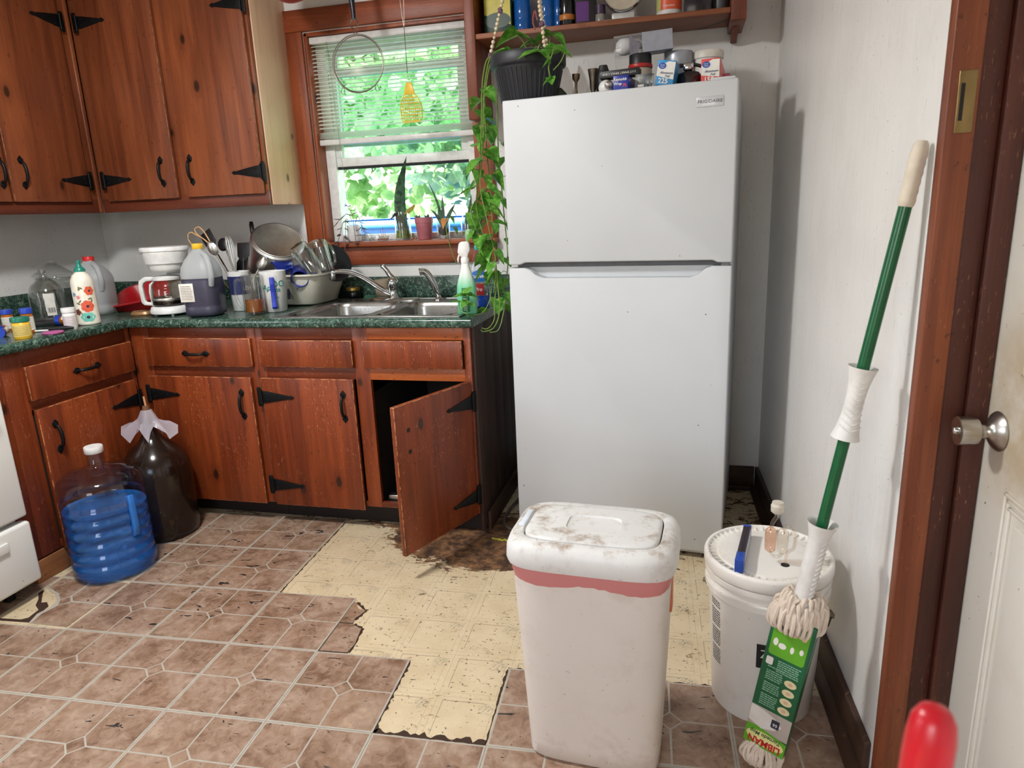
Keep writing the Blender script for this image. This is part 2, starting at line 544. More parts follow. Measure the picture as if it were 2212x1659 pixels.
def tile_mesh():
    mb = MB()
    e = 0.0006
    mb.mat(1).box((e, e, 0.0003), (T - e, T - e, 0.0020))
    b, gp, dd = 0.0060, 0.0028, 0.032
    h = T / 2
    mb.mat(0)
    for sx in (0, 1):
        for sy in (0, 1):
            pts = [(b, b), (h - gp, b), (h - gp, h - dd), (h - dd, h - gp), (b, h - gp)]
            pts = [((T - px) if sx else px, (T - py) if sy else py) for px, py in pts]
            mb.prism(pts, 0.0019, 0.0026)
    r = dd - 0.004
    mb.prism([(h - r, h), (h, h - r), (h + r, h), (h, h + r)], 0.0019, 0.0026)
    me = mb.mesh('tile')
    for m in (M_tile, M_grout):
        me.materials.append(m)
    return me
TILE = tile_mesh()
def tile_present(i, j):
    if j >= 1:
        return i < -1
    if j == 0:
        return i < 0
    if j == -1:
        return i != 1
    return True
for j in range(-7, 3):
    for i in range(-6, 5):
        if not tile_present(i, j) or (i == -4 and j == 0):
            continue
        x0, y0 = i * T, j * T
        wx = math.cos(GR) * (x0 + T / 2) - math.sin(GR) * (y0 + T / 2)
        wy = math.sin(GR) * (x0 + T / 2) + math.cos(GR) * (y0 + T / 2)
        if wx > 1.36 + (1.5 - wy) * 0.0477 or wx < XL + 0.1 or (wx < -1.34 and wy > 0.2) or wy > 0.98 or wy < YF + 0.2:
            continue
        place('tile', TILE, floor, (x0, y0, 0))
# torn tile beside the bare patch
for (poly, nm) in (([(0.004, 0.004), (0.32, 0.012), (0.345, 0.16), (0.315, 0.33), (0.30, 0.435), (0.205, 0.455), (0.18, 0.50), (0.006, 0.497)], 0),
                   ([(0.006, 0.506), (0.165, 0.51), (0.15, 0.60), (0.19, 0.68), (0.215, 0.765), (0.13, 0.775), (0.075, 0.83), (0.045, 0.90), (0.006, 0.92)], 1)):
    mb = MB()
    mb.mat(1).prism([(px * T, py * T) for px, py in poly], 0.0004, 0.0020)
    cx = sum(q[0] for q in poly) / len(poly)
    cy = sum(q[1] for q in poly) / len(poly)
    mb.mat(0).prism([((cx + (px - cx) * 0.95) * T, (cy + (py - cy) * 0.975) * T) for px, py in poly], 0.0019, 0.0027)
    mb.build('tile', [M_tile, M_tileedge], floor, label='torn half of a brown vinyl tile' if nm else None)
# the tile by the stove has lost a corner
mb = MB()
q = [(0.46, 0.05), (0.96, 0.03), (0.985, 0.97), (0.03, 0.985), (0.02, 0.74), (0.26, 0.62), (0.40, 0.50), (0.44, 0.36), (0.40, 0.22)]
mb.mat(1).prism([(px * T, py * T) for px, py in q], 0.0004, 0.0020)
mb.mat(0).prism([(px * T, py * T) for px, py in [(0.50, 0.05), (0.97, 0.035), (0.97, 0.485), (0.61, 0.485), (0.505, 0.39), (0.46, 0.22)]], 0.0019, 0.0027)
mb.prism([(px * T, py * T) for px, py in [(0.61, 0.515), (0.97, 0.515), (0.97, 0.965), (0.515, 0.965), (0.515, 0.61)]], 0.0019, 0.0027)
mb.prism([(px * T, py * T) for px, py in [(0.04, 0.965), (0.485, 0.965), (0.485, 0.61), (0.42, 0.53), (0.28, 0.65), (0.04, 0.75)]], 0.0019, 0.0027)
mb.prism([(px * T, py * T) for px, py in [(0.5, 0.41), (0.59, 0.5), (0.5, 0.59), (0.44, 0.52)]], 0.0019, 0.0027)
mb.build('tile', [M_tile, M_grout], floor, loc=(-4 * T, 0, 0))

random.seed(5)
def glue_strip(p0, p1, w, amp):
    a, b = Vector(p0) * T, Vector(p1) * T
    d = (b - a)
    L = d.length
    d.normalize()
    nrm = Vector((-d.y, d.x))
    n = max(6, int(L / 0.011))
    up, lo = [], []
    for k in range(n + 1):
        p = a + d * (L * k / n)
        up.append(p - nrm * max(0.0015, -w + random.uniform(-amp, amp)))
        lo.append(p + nrm * random.uniform(0.0, 0.003))
    mb = MB()
    for k in range(n):
        q = [mb.v((*up[k], 0.0009)), mb.v((*up[k + 1], 0.0009)), mb.v((*lo[k + 1], 0.0009)), mb.v((*lo[k], 0.0009))]
        mb.f(q)
        mb.f([mb.v((*up[k], 0.0)), mb.v((*up[k + 1], 0.0)), mb.v((*up[k + 1], 0.0009)), mb.v((*up[k], 0.0009))])
    mb.build('glue_strip', M_glue, floor)
for p0, p1, w, amp in (((1.99, -0.99), (1.0, -0.99), -0.012, 0.010), ((1.0, -0.99), (1.0, -0.02), -0.005, 0.005), ((1.0, -0.006), (-0.03, -0.006), -0.001, 0.002),
                       ((1.99, -0.02), (1.99, -0.99), -0.003, 0.004), ((0.335, 0.02), (0.30, 0.44), -0.005, 0.004),
                       ((0.30, 0.44), (0.18, 0.49), -0.006, 0.004), ((0.15, 0.58), (0.215, 0.76), -0.005, 0.004), ((0.215, 0.76), (0.03, 0.90), -0.008, 0.005),
                       ((0.0, 0.97), (-0.98, 1.0), -0.002, 0.002), ((-0.98, 1.0), (-0.99, 2.9), -0.003, 0.003), ((3.9, 0.0), (1.99, 0.0), -0.004, 0.005)):
    glue_strip(p0, p1, w, amp)
for poly in ([(-3.98, 0.05), (-3.54, 0.06), (-3.58, 0.22), (-3.60, 0.38), (-3.7, 0.46), (-3.76, 0.44), (-3.9, 0.6), (-3.98, 0.7), (-3.98, 0.62), (-3.86, 0.5), (-3.78, 0.38), (-3.66, 0.30), (-3.64, 0.14), (-3.7, 0.10), (-3.98, 0.09)],):
    mb = MB()
    mb.prism([(px * T, py * T) for px, py in poly], 0.0, 0.0009)
    mb.build('glue_strip', M_glue, floor)

# ---- walls and ceiling
WX0, WX1, WZ0, WZ1 = -0.652, 0.158, 1.19, 2.14      # kitchen window opening
mb = MB()
mb.box((XL - 0.12, YB, 0), (WX0, YB + 0.15, ZC))
mb.box((WX1, YB, 0), (1.62, YB + 0.15, ZC))
mb.box((WX0, YB, 0), (WX1, YB + 0.15, WZ0 - 0.03))
mb.box((WX0, YB, WZ1), (WX1, YB + 0.15, ZC))
struct('wall_back', mb, M_wall)['label'] = 'white painted back wall behind sink, window and fridge'
mb = MB()
mb.box((XL - 0.12, YF - 0.12, 0), (XL, -1.88, ZC))
mb.box((XL - 0.12, -0.88, 0), (XL, YB, ZC))
mb.box((XL - 0.12, -1.88, 0), (XL, -0.88, 1.05))
mb.box((XL - 0.12, -1.88, 2.05), (XL, -0.88, ZC))
struct('wall_left', mb, M_wall)
DS0, DS1, DH = 1.735, 2.60, 2.06      # door opening along the right wall
mb = MB()
mb.box((0, 0, 0), (DS0, 0.15, ZC))
mb.box((DS1 + 0.05, 0, 0), (4.60, 0.15, ZC))
mb.box((DS0, 0, DH + 0.04), (DS1 + 0.05, 0.15, ZC))
struct('wall_right', mb, M_wall, loc=RWLOC, rot=RWROT)['label'] = 'white wall with rough brushed paint beside fridge'
mb = MB()
mb.box((XL - 0.12, YF - 0.12, 0), (-0.20, YF, ZC))
mb.box((0.90, YF - 0.12, 0), (1.9, YF, ZC))
mb.box((-0.20, YF - 0.12, 0), (0.90, YF, 0.95))
mb.box((-0.20, YF - 0.12, 2.10), (0.90, YF, ZC))
struct('wall_front', mb, M_wall)
mb = MB()
for a, b in (((-0.20, YF - 0.1, 0.95), (0.90, YF - 0.06, 0.99)), ((-0.20, YF - 0.1, 2.06), (0.90, YF - 0.06, 2.10)), ((-0.20, YF - 0.1, 0.99), (-0.16, YF - 0.06, 2.06)), ((0.86, YF - 0.1, 0.99), (0.90, YF - 0.06, 2.06))):
    mb.box(a, b, 0.004)
struct('added_fill_window_rear', mb, M_white_vinyl)  # unseen rear window, added so daylight fills the fridge and bin fronts
mb = MB()
mb.box((XL - 0.6, YF - 0.6, ZC), (2.3, YB + 0.5, ZC + 0.25))
struct('ceiling', mb, M_ceil)
mb = MB()
for a, b in (((XL - 0.10, -1.88, 1.05), (XL - 0.06, -0.88, 1.09)), ((XL - 0.10, -1.88, 2.01), (XL - 0.06, -0.88, 2.05)), ((XL - 0.10, -1.88, 1.09), (XL - 0.06, -1.84, 2.01)), ((XL - 0.10, -0.92, 1.09), (XL - 0.06, -0.88, 2.01))):
    mb.box(a, b, 0.004)
struct('added_fill_window_side', mb, M_white_vinyl)  # unseen side window, added with its opening for fill light

# ---- baseboards
mb = MB()
mb.box((0.30, YB - 0.016, 0), (1.415, YB, 0.115), 0.003)
mb.box((0.30, YB - 0.030, 0), (1.405, YB - 0.016, 0.022), 0.005)
struct('baseboard_back', mb, M_darkbase)['label'] = 'dark wood baseboard behind fridge'
bb = MB()
bb.box((0.012, -0.016, 0.0), (1.722, -0.0005, 0.118), 0.004)
bbo = struct('baseboard_right', bb, M_darkbase, loc=RWLOC, rot=RWROT)
bbo['label'] = 'dark weathered wood baseboard along the white right wall'
mb = MB()
mb.prism([(-0.016, 0.0), (-0.036, 0.0), (-0.036, 0.012), (-0.030, 0.028), (-0.016, 0.036)], 0.03, 1.722, axis='x')
mb.build('shoe_moulding', M_darkbase, bbo)

# ---- door and its jamb in the right wall
jm = MB()
jm.box((DS0, -0.002, 0), (DS0 + 0.03, 0.046, DH), 0.002)
jm.box((DS0 + 0.001, 0.0, DH), (DS1 + 0.049, 0.148, DH + 0.038), 0.002)
jm.box((DS1 + 0.02, 0.0, 0), (DS1 + 0.05, 0.148, DH), 0.002)
jamb = struct('trim_1', jm, wood('jamb_wood', sr(92, 42, 24), sr(150, 82, 48), 'v', 0.12, 0.25, 0.45), loc=RWLOC, rot=RWROT)
jamb['label'] = 'reddish stained wooden door jamb with brass strike plate'
M_jamb_shade = wood('shade_painted_jamb', sr(48, 22, 16), sr(92, 46, 32), 'v', 0.1, 0.35, 0.5)  # inner strips painted darker to stand for shade on the recessed stops
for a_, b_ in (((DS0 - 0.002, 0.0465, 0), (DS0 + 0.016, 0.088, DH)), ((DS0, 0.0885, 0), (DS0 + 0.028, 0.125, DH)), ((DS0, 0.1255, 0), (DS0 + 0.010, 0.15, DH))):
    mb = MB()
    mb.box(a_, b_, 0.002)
    mb.build('jamb_board', M_jamb_shade, jamb)
M_brass = plain('aged_brass', sr(150, 128, 86), 0.35, 0.9)
mb = MB()
mb.prism([(0.012, 1.405), (0.040, 1.405), (0.040, 1.505), (0.012, 1.505)], DS0 + 0.0295, DS0 + 0.0325, axis='x', r=0.001)
sp = mb.build('strike_plate', M_brass, jamb, label='brass strike plate')
mb = MB()
mb.box((DS0 + 0.0320, 0.016, 1.425), (DS0 + 0.0335, 0.022, 1.485))
mb.build('slot', plain('strike_slot_dark', sr(30, 24, 18), 0.7), sp)
M_doorwhite = G('white_door_paint')
_o = M_doorwhite.obj()
_x, _y, _z = M_doorwhite.xyz(_o)
_d = M_doorwhite.ma('SUBTRACT', 1.0, M_doorwhite.step(M_doorwhite.n('VectorMath', {0: _o, 1: (1.88, 0.12, 0.93)}, operation='DISTANCE').outputs['Value'], 0.02, 0.26))
_g = M_doorwhite.noise(_o, 7.0, 5.0, 0.65)
_s = M_doorwhite.noise(_o, 90.0, 2.0)
_c = M_doorwhite.mix(M_doorwhite.ma('MULTIPLY', _d, M_doorwhite.step(_g, 0.25, 0.7)), sr(222, 218, 208), sr(182, 158, 118))
_c = M_doorwhite.mix(M_doorwhite.ma('MULTIPLY', M_doorwhite.step(_g, 0.5, 0.8), 0.3), _c, sr(196, 186, 168))
_c = M_doorwhite.mix(M_doorwhite.step(_s, 0.745, 0.76), _c, sr(120, 96, 72))
M_doorwhite = M_doorwhite.set(col=_c, rough=0.4)
dm = MB()
d0, d1, t0 = DS0 + 0.012, DS1 + 0.015, 0.126
dm.box((d0, t0, 0.012), (d1, t0 + 0.04, DH - 0.01), 0.002)
door = struct('door_1', dm, M_doorwhite, loc=RWLOC, rot=RWROT)
door['label'] = 'closed white panelled door with steel knob'
for (a, b, c, d) in ((0.115, 0.40, 0.16, 0.79), (0.115, 0.40, 1.0, 1.60), (0.115, 0.40, 1.68, 1.92), (0.475, 0.76, 0.16, 0.79), (0.475, 0.76, 1.0, 1.60), (0.475, 0.76, 1.68, 1.92)):
    mb = MB()
    for k, (ins, hh) in enumerate(((0.0, 0.004), (0.010, 0.0025), (0.020, 0.005))):
        a1, b1, c1, e1 = d0 + a + ins, d0 + b - ins, c + ins, d - ins
        for (p, q) in (((a1, t0 - hh, c1), (a1 + 0.007, t0 + 0.001, e1)), ((b1 - 0.007, t0 - hh, c1), (b1, t0 + 0.001, e1)), ((a1, t0 - hh, c1), (b1, t0 + 0.001, c1 + 0.007)), ((a1, t0 - hh, e1 - 0.007), (b1, t0 + 0.001, e1))):
            mb.box(p, q, 0.0018)
    mb.box((d0 + a + 0.045, t0 - 0.004, c + 0.045), (d0 + b - 0.045, t0 + 0.001, d - 0.045), 0.003)
    mb.build('panel', M_doorwhite, door)
M_steel = G('brushed_steel')
_n = M_steel.noise(M_steel.n('Mapping', {0: M_steel.obj(), 3: (4, 4, 90)}).outputs[0], 6.0, 3.0)
M_steel = M_steel.set(col=M_steel.mix(_n, sr(196, 192, 186), sr(168, 164, 158)), metal=1.0, rough=0.28)
M_chrome = plain('chrome', sr(214, 216, 218), 0.07, 1.0)
mb = MB()
mb.at((d0 + 0.062, t0, 0.885), (PI / 2, 0, 0))
mb.lathe([(0, 0), (0.036, 0.0), (0.037, 0.003), (0.034, 0.007), (0.022, 0.014), (0.0135, 0.020), (0.012, 0.030), (0.0145, 0.035), (0.0235, 0.037), (0.0245, 0.040), (0.0265, 0.064), (0.0265, 0.069), (0.022, 0.071), (0.012, 0.066), (0, 0.066)], 28)
kn = mb.build('knob', M_steel, door, label='satin steel door knob with thumb-turn')
mb = MB()
mb.at((d0 + 0.062, t0, 0.885), (PI / 2, 0, 0))
mb.lathe([(0, 0.062), (0.007, 0.064), (0.0085, 0.072), (0.006, 0.076), (0, 0.077)], 14)
mb.build('thumb_turn', M_chrome, kn)

# ---- kitchen window: stained casing, sill, white vinyl frame, raised lower sash
M_casing = wood('window_casing_wood', sr(96, 40, 20), sr(168, 86, 44), 'v', 0.3, 0.3, 0.42)
M_casing_h = wood('window_casing_wood_h', sr(98, 42, 22), sr(164, 84, 46), 'h', 0.3, 0.3, 0.42)
M_pane = glass('window_glass', (0.86, 0.98, 0.91, 1))
tr = MB()
tr.box((WX0 - 0.088, YB - 0.018, WZ0), (WX0 - 0.003, YB - 0.0005, WZ1 + 0.005), 0.003)
trim = struct('trim_2', tr, M_casing)
trim['label'] = 'stained wooden window casing with sill and apron'
mb = MB()
mb.box((WX1 - 0.001, YB - 0.018, WZ0), (WX1 + 0.082, YB - 0.0005, WZ1 + 0.005), 0.003)
mb.build('casing_board', M_casing, trim)
mb = MB()
mb.box((WX0 - 0.10, YB - 0.020, WZ1 + 0.005), (WX1 + 0.09, YB - 0.0005, WZ1 + 0.098), 0.003)
mb.build('head_board', M_casing_h, trim)
mb = MB()
mb.box((WX0 - 0.115, YB - 0.055, WZ0 - 0.024), (WX1 + 0.085, YB + 0.075, WZ0), 0.004)
mb.build('sill_board', M_casing_h, trim)
mb = MB()
mb.box((WX0 - 0.09, YB - 0.020, WZ0 - 0.112), (WX1 + 0.075, YB - 0.0005, WZ0 - 0.024), 0.003)
mb.build('apron_board', M_casing_h, trim)
mb = MB()
mb.box((WX0 - 0.003, YB - 0.001, WZ0), (WX0 + 0.014, YB + 0.075, WZ1), 0.002)
mb.box((WX1 - 0.014, YB - 0.001, WZ0), (WX1 + 0.001, YB + 0.075, WZ1), 0.002)
mb.box((WX0, YB - 0.001, WZ1 - 0.014), (WX1, YB + 0.075, WZ1 + 0.002), 0.002)
mb.build('reveal', M_casing, trim)
wf = MB()
ix0, ix1 = WX0 + 0.014, WX1 - 0.014
for (a, b) in (((ix0, 1.570, WZ0), (ix0 + 0.05, 1.645, WZ1 - 0.014)), ((ix1 - 0.05, 1.570, WZ0), (ix1, 1.645, WZ1 - 0.014)), ((ix0 + 0.05, 1.570, WZ0), (ix1 - 0.05, 1.645, WZ0 + 0.03)), ((ix0 + 0.05, 1.570, WZ1 - 0.05), (ix1 - 0.05, 1.645, WZ1 - 0.014))):
    wf.box(a, b, 0.003)
win = struct('window_1', wf, M_white_vinyl)
win['label'] = 'white vinyl sash window over the sink with lower sash raised'
def sash(y, z0, z1, nm):
    mb = MB()
    a, b = ix0 + 0.05, ix1 - 0.05
    for p, q in (((a + 0.0005, y, z0), (b - 0.0005, y + 0.026, z0 + 0.042)), ((a + 0.0005, y, z1 - 0.036), (b - 0.0005, y + 0.026, z1)), ((a + 0.0005, y, z0 + 0.042), (a + 0.036, y + 0.026, z1 - 0.036)), ((b - 0.036, y, z0 + 0.042), (b - 0.0005, y + 0.026, z1 - 0.036))):
        mb.box(p, q, 0.003)
    so = mb.build('sash', M_white_vinyl, win)
    mb = MB()
    mb.box((a + 0.03, y + 0.010, z0 + 0.038), (b - 0.03, y + 0.014, z1 - 0.032))
    mb.build('pane', M_pane, so)
    return so
sash(1.612, 1.640, WZ1 - 0.05, 0)
s2_ = sash(1.580, 1.548, 1.99, 1)
mb = MB()
mb.box((ix0 + 0.052, 1.584, 1.536), (ix1 - 0.052, 1.602, 1.549))
mb.build('weather_strip', plain('dark_weather_strip', sr(40, 42, 44), 0.9), s2_)
# ================================================================== CABINETS
P_D, P_L = sr(78, 27, 12), sr(154, 72, 32)
M_pine = wood('stained_pine', P_D, P_L, 'v', 0.16, 0.8, 0.38)
M_pine_h = wood('stained_pine_rail', sr(72, 27, 14), sr(134, 62, 32), 'h', 0.15, 0.6, 0.40)
M_pine_l = wood('pale_stained_rail', sr(140, 66, 28), sr(196, 106, 50), 'h', 0.3, 0.6, 0.40)
M_pine_up = wood('upper_pine', sr(84, 38, 22), sr(158, 88, 52), 'v', 0.32, 0.10, 0.36)
M_pine_up_h = wood('upper_pine_rail', sr(74, 32, 20), sr(124, 62, 40), 'h', 0.3, 0.2, 0.40)
M_rawpine = wood('unfinished_pine', sr(206, 162, 126), sr(238, 204, 174), 'v', 0.5, 0.0, 0.6, 0.05, kcol=sr(88, 80, 62))
M_rawpine_h = wood('scrap_pine_board', sr(120, 72, 40), sr(178, 118, 72), 'h', 0.5, 0.2, 0.6, 0.2)
M_sideboard = wood('weathered_side_panel', sr(40, 26, 22), sr(78, 54, 44), 'v', 0.0, 0.2, 0.6, 0.35)
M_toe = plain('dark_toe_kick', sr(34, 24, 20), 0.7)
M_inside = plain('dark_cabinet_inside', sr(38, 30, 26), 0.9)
M_iron = plain('black_iron', sr(24, 26, 28), 0.42, 0.6)
FY, FX = 0.825, -1.275          # face-frame planes of the back and the left run
ZB = 0.882                      # underside of worktop

def pull_mesh():
    # wrought iron bow handle, 0.115 long, along local x, standing off local -y
    mb = MB()
    for s_ in (-1, 1):
        mb.prism([(s_ * 0.070, 0), (s_ * 0.054, 0.0135), (s_ * 0.040, 0.0095), (s_ * 0.034, 0.0), (s_ * 0.040, -0.0095), (s_ * 0.054, -0.0135)], -0.004, 0.0, axis='y', r=0.0008)
    path = curve_pts([(-0.046, -0.002, 0), (-0.038, -0.016, 0), (-0.015, -0.024, 0), (0.015, -0.024, 0), (0.038, -0.016, 0), (0.046, -0.002, 0)], 20)
    n = len(path)
    mb.tube(path, [0.0045 + 0.002 * math.sin(PI * k / (n - 1)) for k in range(n)], 8)
    for s_ in (-1, 1):
        mb.ball((s_ * 0.052, -0.005, 0), 0.0035, u=8, w=6)
    me = mb.mesh('handle')
    me.materials.append(M_iron)
    return me
PULL = pull_mesh()
def hinge_mesh():
    # strap hinge: leaf plate on the frame at x<0, arrow strap reaching to +x
    mb = MB()
    mb.prism([(-0.020, -0.042), (-0.004, -0.042), (-0.002, -0.030), (-0.002, 0.030), (-0.004, 0.042), (-0.020, 0.042), (-0.022, 0.030), (-0.022, -0.030)], -0.0235, -0.0195, axis='y', r=0.0006)
    mb.prism([(0.0, -0.026), (0.020, -0.025), (0.075, -0.016), (0.128, -0.006), (0.136, -0.009), (0.150, 0.0), (0.136, 0.009), (0.128, 0.006), (0.075, 0.016), (0.020, 0.025), (0.0, 0.026)], -0.0235, -0.0195, axis='y', r=0.0006)
    mb.tube([(-0.001, -0.025, -0.032), (-0.001, -0.025, 0.032)], 0.0042, 8)
    for p in ((-0.012, 0.028), (-0.012, -0.028), (0.022, 0.012), (0.022, -0.012), (0.085, 0.0), (0.122, 0.0)):
        mb.ball((p[0], -0.0235, p[1]), 0.0032, (1, 0.5, 1), 8, 5)
    me = mb.mesh('hinge')
    me.materials.append(M_iron)
    return me
HINGE = hinge_mesh()

def worn_edge(name, base, worn, amt):
    g = G(name)
    n = g.noise(g.obj(), 38.0, 4.0, 0.7)
    return g.set(col=g.mix(g.ma('MULTIPLY', g.step(n, 0.40, 0.60), amt), base, worn), rough=0.55)
M_edge = worn_edge('worn_door_edge', sr(96, 40, 20), sr(196, 132, 86), 0.9)
M_edge_up = worn_edge('upper_door_edge', sr(96, 48, 28), sr(176, 124, 90), 0.6)
def board(name, parent, m, a, b, r=0.003, edge=None, **tags):
    mb = MB()
    mb.box(a, b, r, edge=1 if edge else None)
    return mb.build(name, [m, edge] if edge else m, parent, **tags)

# Every cabinet is built facing -y in its own frame (x along the run, y = 0 at the face frame, z up).
def door(parent, x0, x1, z0, z1, m, hinge_side, handle_z, handle_x=None, hinges=(0, 0), th=0.019):
    d = board('door', parent, m, (x0, -th, z0), (x1, -0.0005, z1), 0.0022, edge=M_edge if z0 < 1 else M_edge_up)
    hx = handle_x if handle_x is not None else (x0 + 0.045 if hinge_side > 0 else x1 - 0.045)
    place('handle', PULL, d, (hx, -th, handle_z), (0, PI / 2, 0))
    for hz in hinges:
        if hinge_side < 0:
            place('hinge', HINGE, d, (x0, 0, hz))
        else:
            h = place('hinge', HINGE, d, (x1, 0, hz))
            h.scale = (-1, 1, 1)
    return d

# ---- base cabinet in the left run (its x axis runs from the stove towards the back wall)
lc = thing('base_cabinet', 'stained pine base cabinet beside the white stove with one drawer and door', 'cabinet', (FX, 0.215, 0), PI / 2)
# local x = world y - 0.215 ; local y = -(world x - FX)
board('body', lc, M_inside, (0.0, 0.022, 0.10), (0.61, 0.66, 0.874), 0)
board('toe_kick', lc, M_toe, (0.02, 0.085, 0.0), (0.69, 0.10, 0.10), 0)
for (a, b) in (((0.0, 0.0, 0.095), (0.085, 0.02, ZB)), ((0.585, 0.0, 0.095), (0.608, 0.02, ZB))):
    board('stile', lc, M_pine, a, b, 0.001)
for z0, z1 in ((0.095, 0.125), (0.655, 0.70), (0.822, ZB)):
    board('rail', lc, M_pine_h, (0.085, 0.0, z0), (0.585, 0.02, z1), 0.001)
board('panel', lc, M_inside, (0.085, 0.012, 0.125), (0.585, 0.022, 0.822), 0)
dr = board('drawer', lc, M_pine, (0.078, -0.019, 0.692), (0.590, -0.0005, 0.822), 0.0026, edge=M_edge)
place('handle', PULL, dr, (0.343, -0.019, 0.760))
door(lc, 0.090, 0.575, 0.090, 0.655, M_pine, 1, 0.533, 0.150, (0.565, 0.18))
fc = board('filler_panel', lc, M_pine, (-0.10, 0.001, 0.095), (-0.001, 0.019, ZB), 0.001)
board('base_board', lc, M_rawpine_h, (-0.04, -0.002, 0.002), (0.125, 0.018, 0.088), 0.003, label='patched raw pine board at the cabinet foot')

# ---- base cabinet in the back run, next to the corner
bc = thing('base_cabinet', 'corner base cabinet with one drawer behind the brown carboy', 'cabinet', (FX + 0.02, FY, 0))
O = FX + 0.02
def L(x):
    return x - O
board('body', bc, M_inside, (0.02, 0.022, 0.10), (L(-0.652), 0.66, 0.874), 0)
board('toe_kick', bc, M_toe, (0.06, 0.080, 0.0), (L(-0.652), 0.095, 0.10), 0)
for x0, x1 in ((-0.0195, L(-1.180)), (L(-0.690), L(-0.651))):
    board('stile', bc, M_pine, (x0, 0.0, 0.095), (x1, 0.02, ZB), 0.001)
for z0, z1 in ((0.095, 0.125), (0.665, 0.72), (0.832, ZB)):
    board('rail', bc, M_pine_h, (L(-1.180), 0.0, z0), (L(-0.690), 0.02, z1), 0.001)
board('panel', bc, M_inside, (L(-1.180), 0.012, 0.125), (L(-0.690), 0.022, 0.832), 0)
dr = board('drawer', bc, M_pine, (L(-1.193), -0.019, 0.713), (L(-0.667), -0.0005, 0.836), 0.0026, edge=M_edge)
place('handle', PULL, dr, (L(-0.936), -0.019, 0.770))
door(bc, L(-1.197), L(-0.688), 0.094, 0.668, M_pine, -1, 0.550, L(-0.738), (0.586, 0.19))

# ---- sink cabinet: two false fronts, a closed door and an open one
sc_ = thing('sink_cabinet', 'pine sink cabinet with false drawer fronts and one door hanging open', 'cabinet', (-0.650, FY, 0))
O = -0.650
RX = 0.290
for a, b in (((0.001, 0.02, 0.10), (0.015, 0.66, 0.874)), ((L(RX) - 0.018, 0.02, 0.10), (L(RX) - 0.002, 0.66, 0.874)), ((0.016, 0.63, 0.10), (L(RX) - 0.018, 0.645, 0.874)), ((0.016, 0.02, 0.10), (L(RX) - 0.018, 0.63, 0.115)), ((L(-0.16), 0.03, 0.116), (L(-0.15), 0.62, 0.6))):
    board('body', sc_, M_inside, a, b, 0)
board('toe_kick', sc_, M_toe, (0.0, 0.080, 0.0), (L(RX) - 0.002, 0.095, 0.10), 0)
for x0, x1 in ((0.0, L(-0.615)), (L(-0.207), L(-0.142)), (L(0.262), L(RX))):
    board('stile', sc_, M_pine, (x0, 0.0, 0.105), (x1, 0.02, ZB - 0.002), 0.001)
for x0, x1 in ((L(-0.615), L(-0.207)), (L(-0.142), L(0.262))):
    for z0, z1 in ((0.105, 0.128), (0.665, 0.715), (0.830, ZB - 0.002)):
        board('rail', sc_, M_pine_h if (x0 < 0.3 or z0 < 0.2) else M_pine_l, (x0, 0.0, z0), (x1, 0.02, z1), 0.001)
    board('panel', sc_, M_inside, (x0, 0.012, 0.715), (x1, 0.022, 0.83), 0)
for x0, x1 in ((-0.626, -0.205), (-0.158, 0.259)):
    board('false_drawer', sc_, M_pine, (L(x0), -0.019, 0.716), (L(x1), -0.0005, 0.829), 0.0026, edge=M_edge)
door(sc_, L(-0.638), L(-0.214), 0.094, 0.668, M_pine, -1, 0.553, L(-0.262), (0.586, 0.188))
# open door, hinged on the right stile
od = board('door', sc_, M_pine, (-0.418, -0.019, -0.28), (0.0, 0.0, 0.282), 0.0022, edge=M_edge, loc=(L(0.268), -0.002, 0.387), rot=(0, 0, math.radians(68)), label='pine door hanging open')
for hz in (0.198, -0.198):
    h = place('hinge', HINGE, od, (0.0, 0.0, hz))
    h.scale = (-1, 1, 1)
for zz in (0.185, 0.105):
    mb = MB()
    mb.at((-0.355, -0.0195, zz), (PI / 2, 0, 0)).lathe([(0, 0.0), (0.009, 0.0), (0.008, 0.001), (0.003, 0.0012), (0.0, 0.0006)], 10)
    mb.build('screw_mark', plain('worn_black_mark', sr(40, 18, 12), 0.7), od)
# side panel of planks at the fridge side
for k in range(5):
    board('side_plank', sc_, M_sideboard, (L(RX) - 0.001, 0.018 + k * 0.128, 0.02), (L(RX) + 0.012, 0.018 + k * 0.128 + 0.1265, ZB - 0.002), 0.0015)
board('side_skirting', sc_, M_darkbase, (L(RX) + 0.012, 0.07, 0.001), (L(RX) + 0.026, 0.65, 0.085), 0.003)

board('catch', sc_, M_steel, (L(-0.125), 0.030, 0.1155), (L(-0.080), 0.060, 0.150), 0.003, label='small metal catch')
# black bucket and latch strip inside the open cabinet
mb = MB()
mb.lathe([(0, 0.0), (0.085, 0.0), (0.105, 0.20), (0.110, 0.205), (0.110, 0.215), (0.103, 0.213), (0.083, 0.01), (0, 0.01)], 24)
bk = mb.build('bucket', plain('black_plastic', sr(22, 22, 24), 0.5), loc=(-0.02, 1.02, 0.116), label='black plastic pail inside the open sink cabinet', cat='bucket')
mb = MB()
mb.tube(curve_pts([(-0.108, 0, 0.205), (-0.07, -0.05, 0.25), (0, -0.075, 0.265), (0.07, -0.05, 0.25), (0.108, 0, 0.205)], 20), 0.002, 6)
mb.build('bail', M_steel, bk)

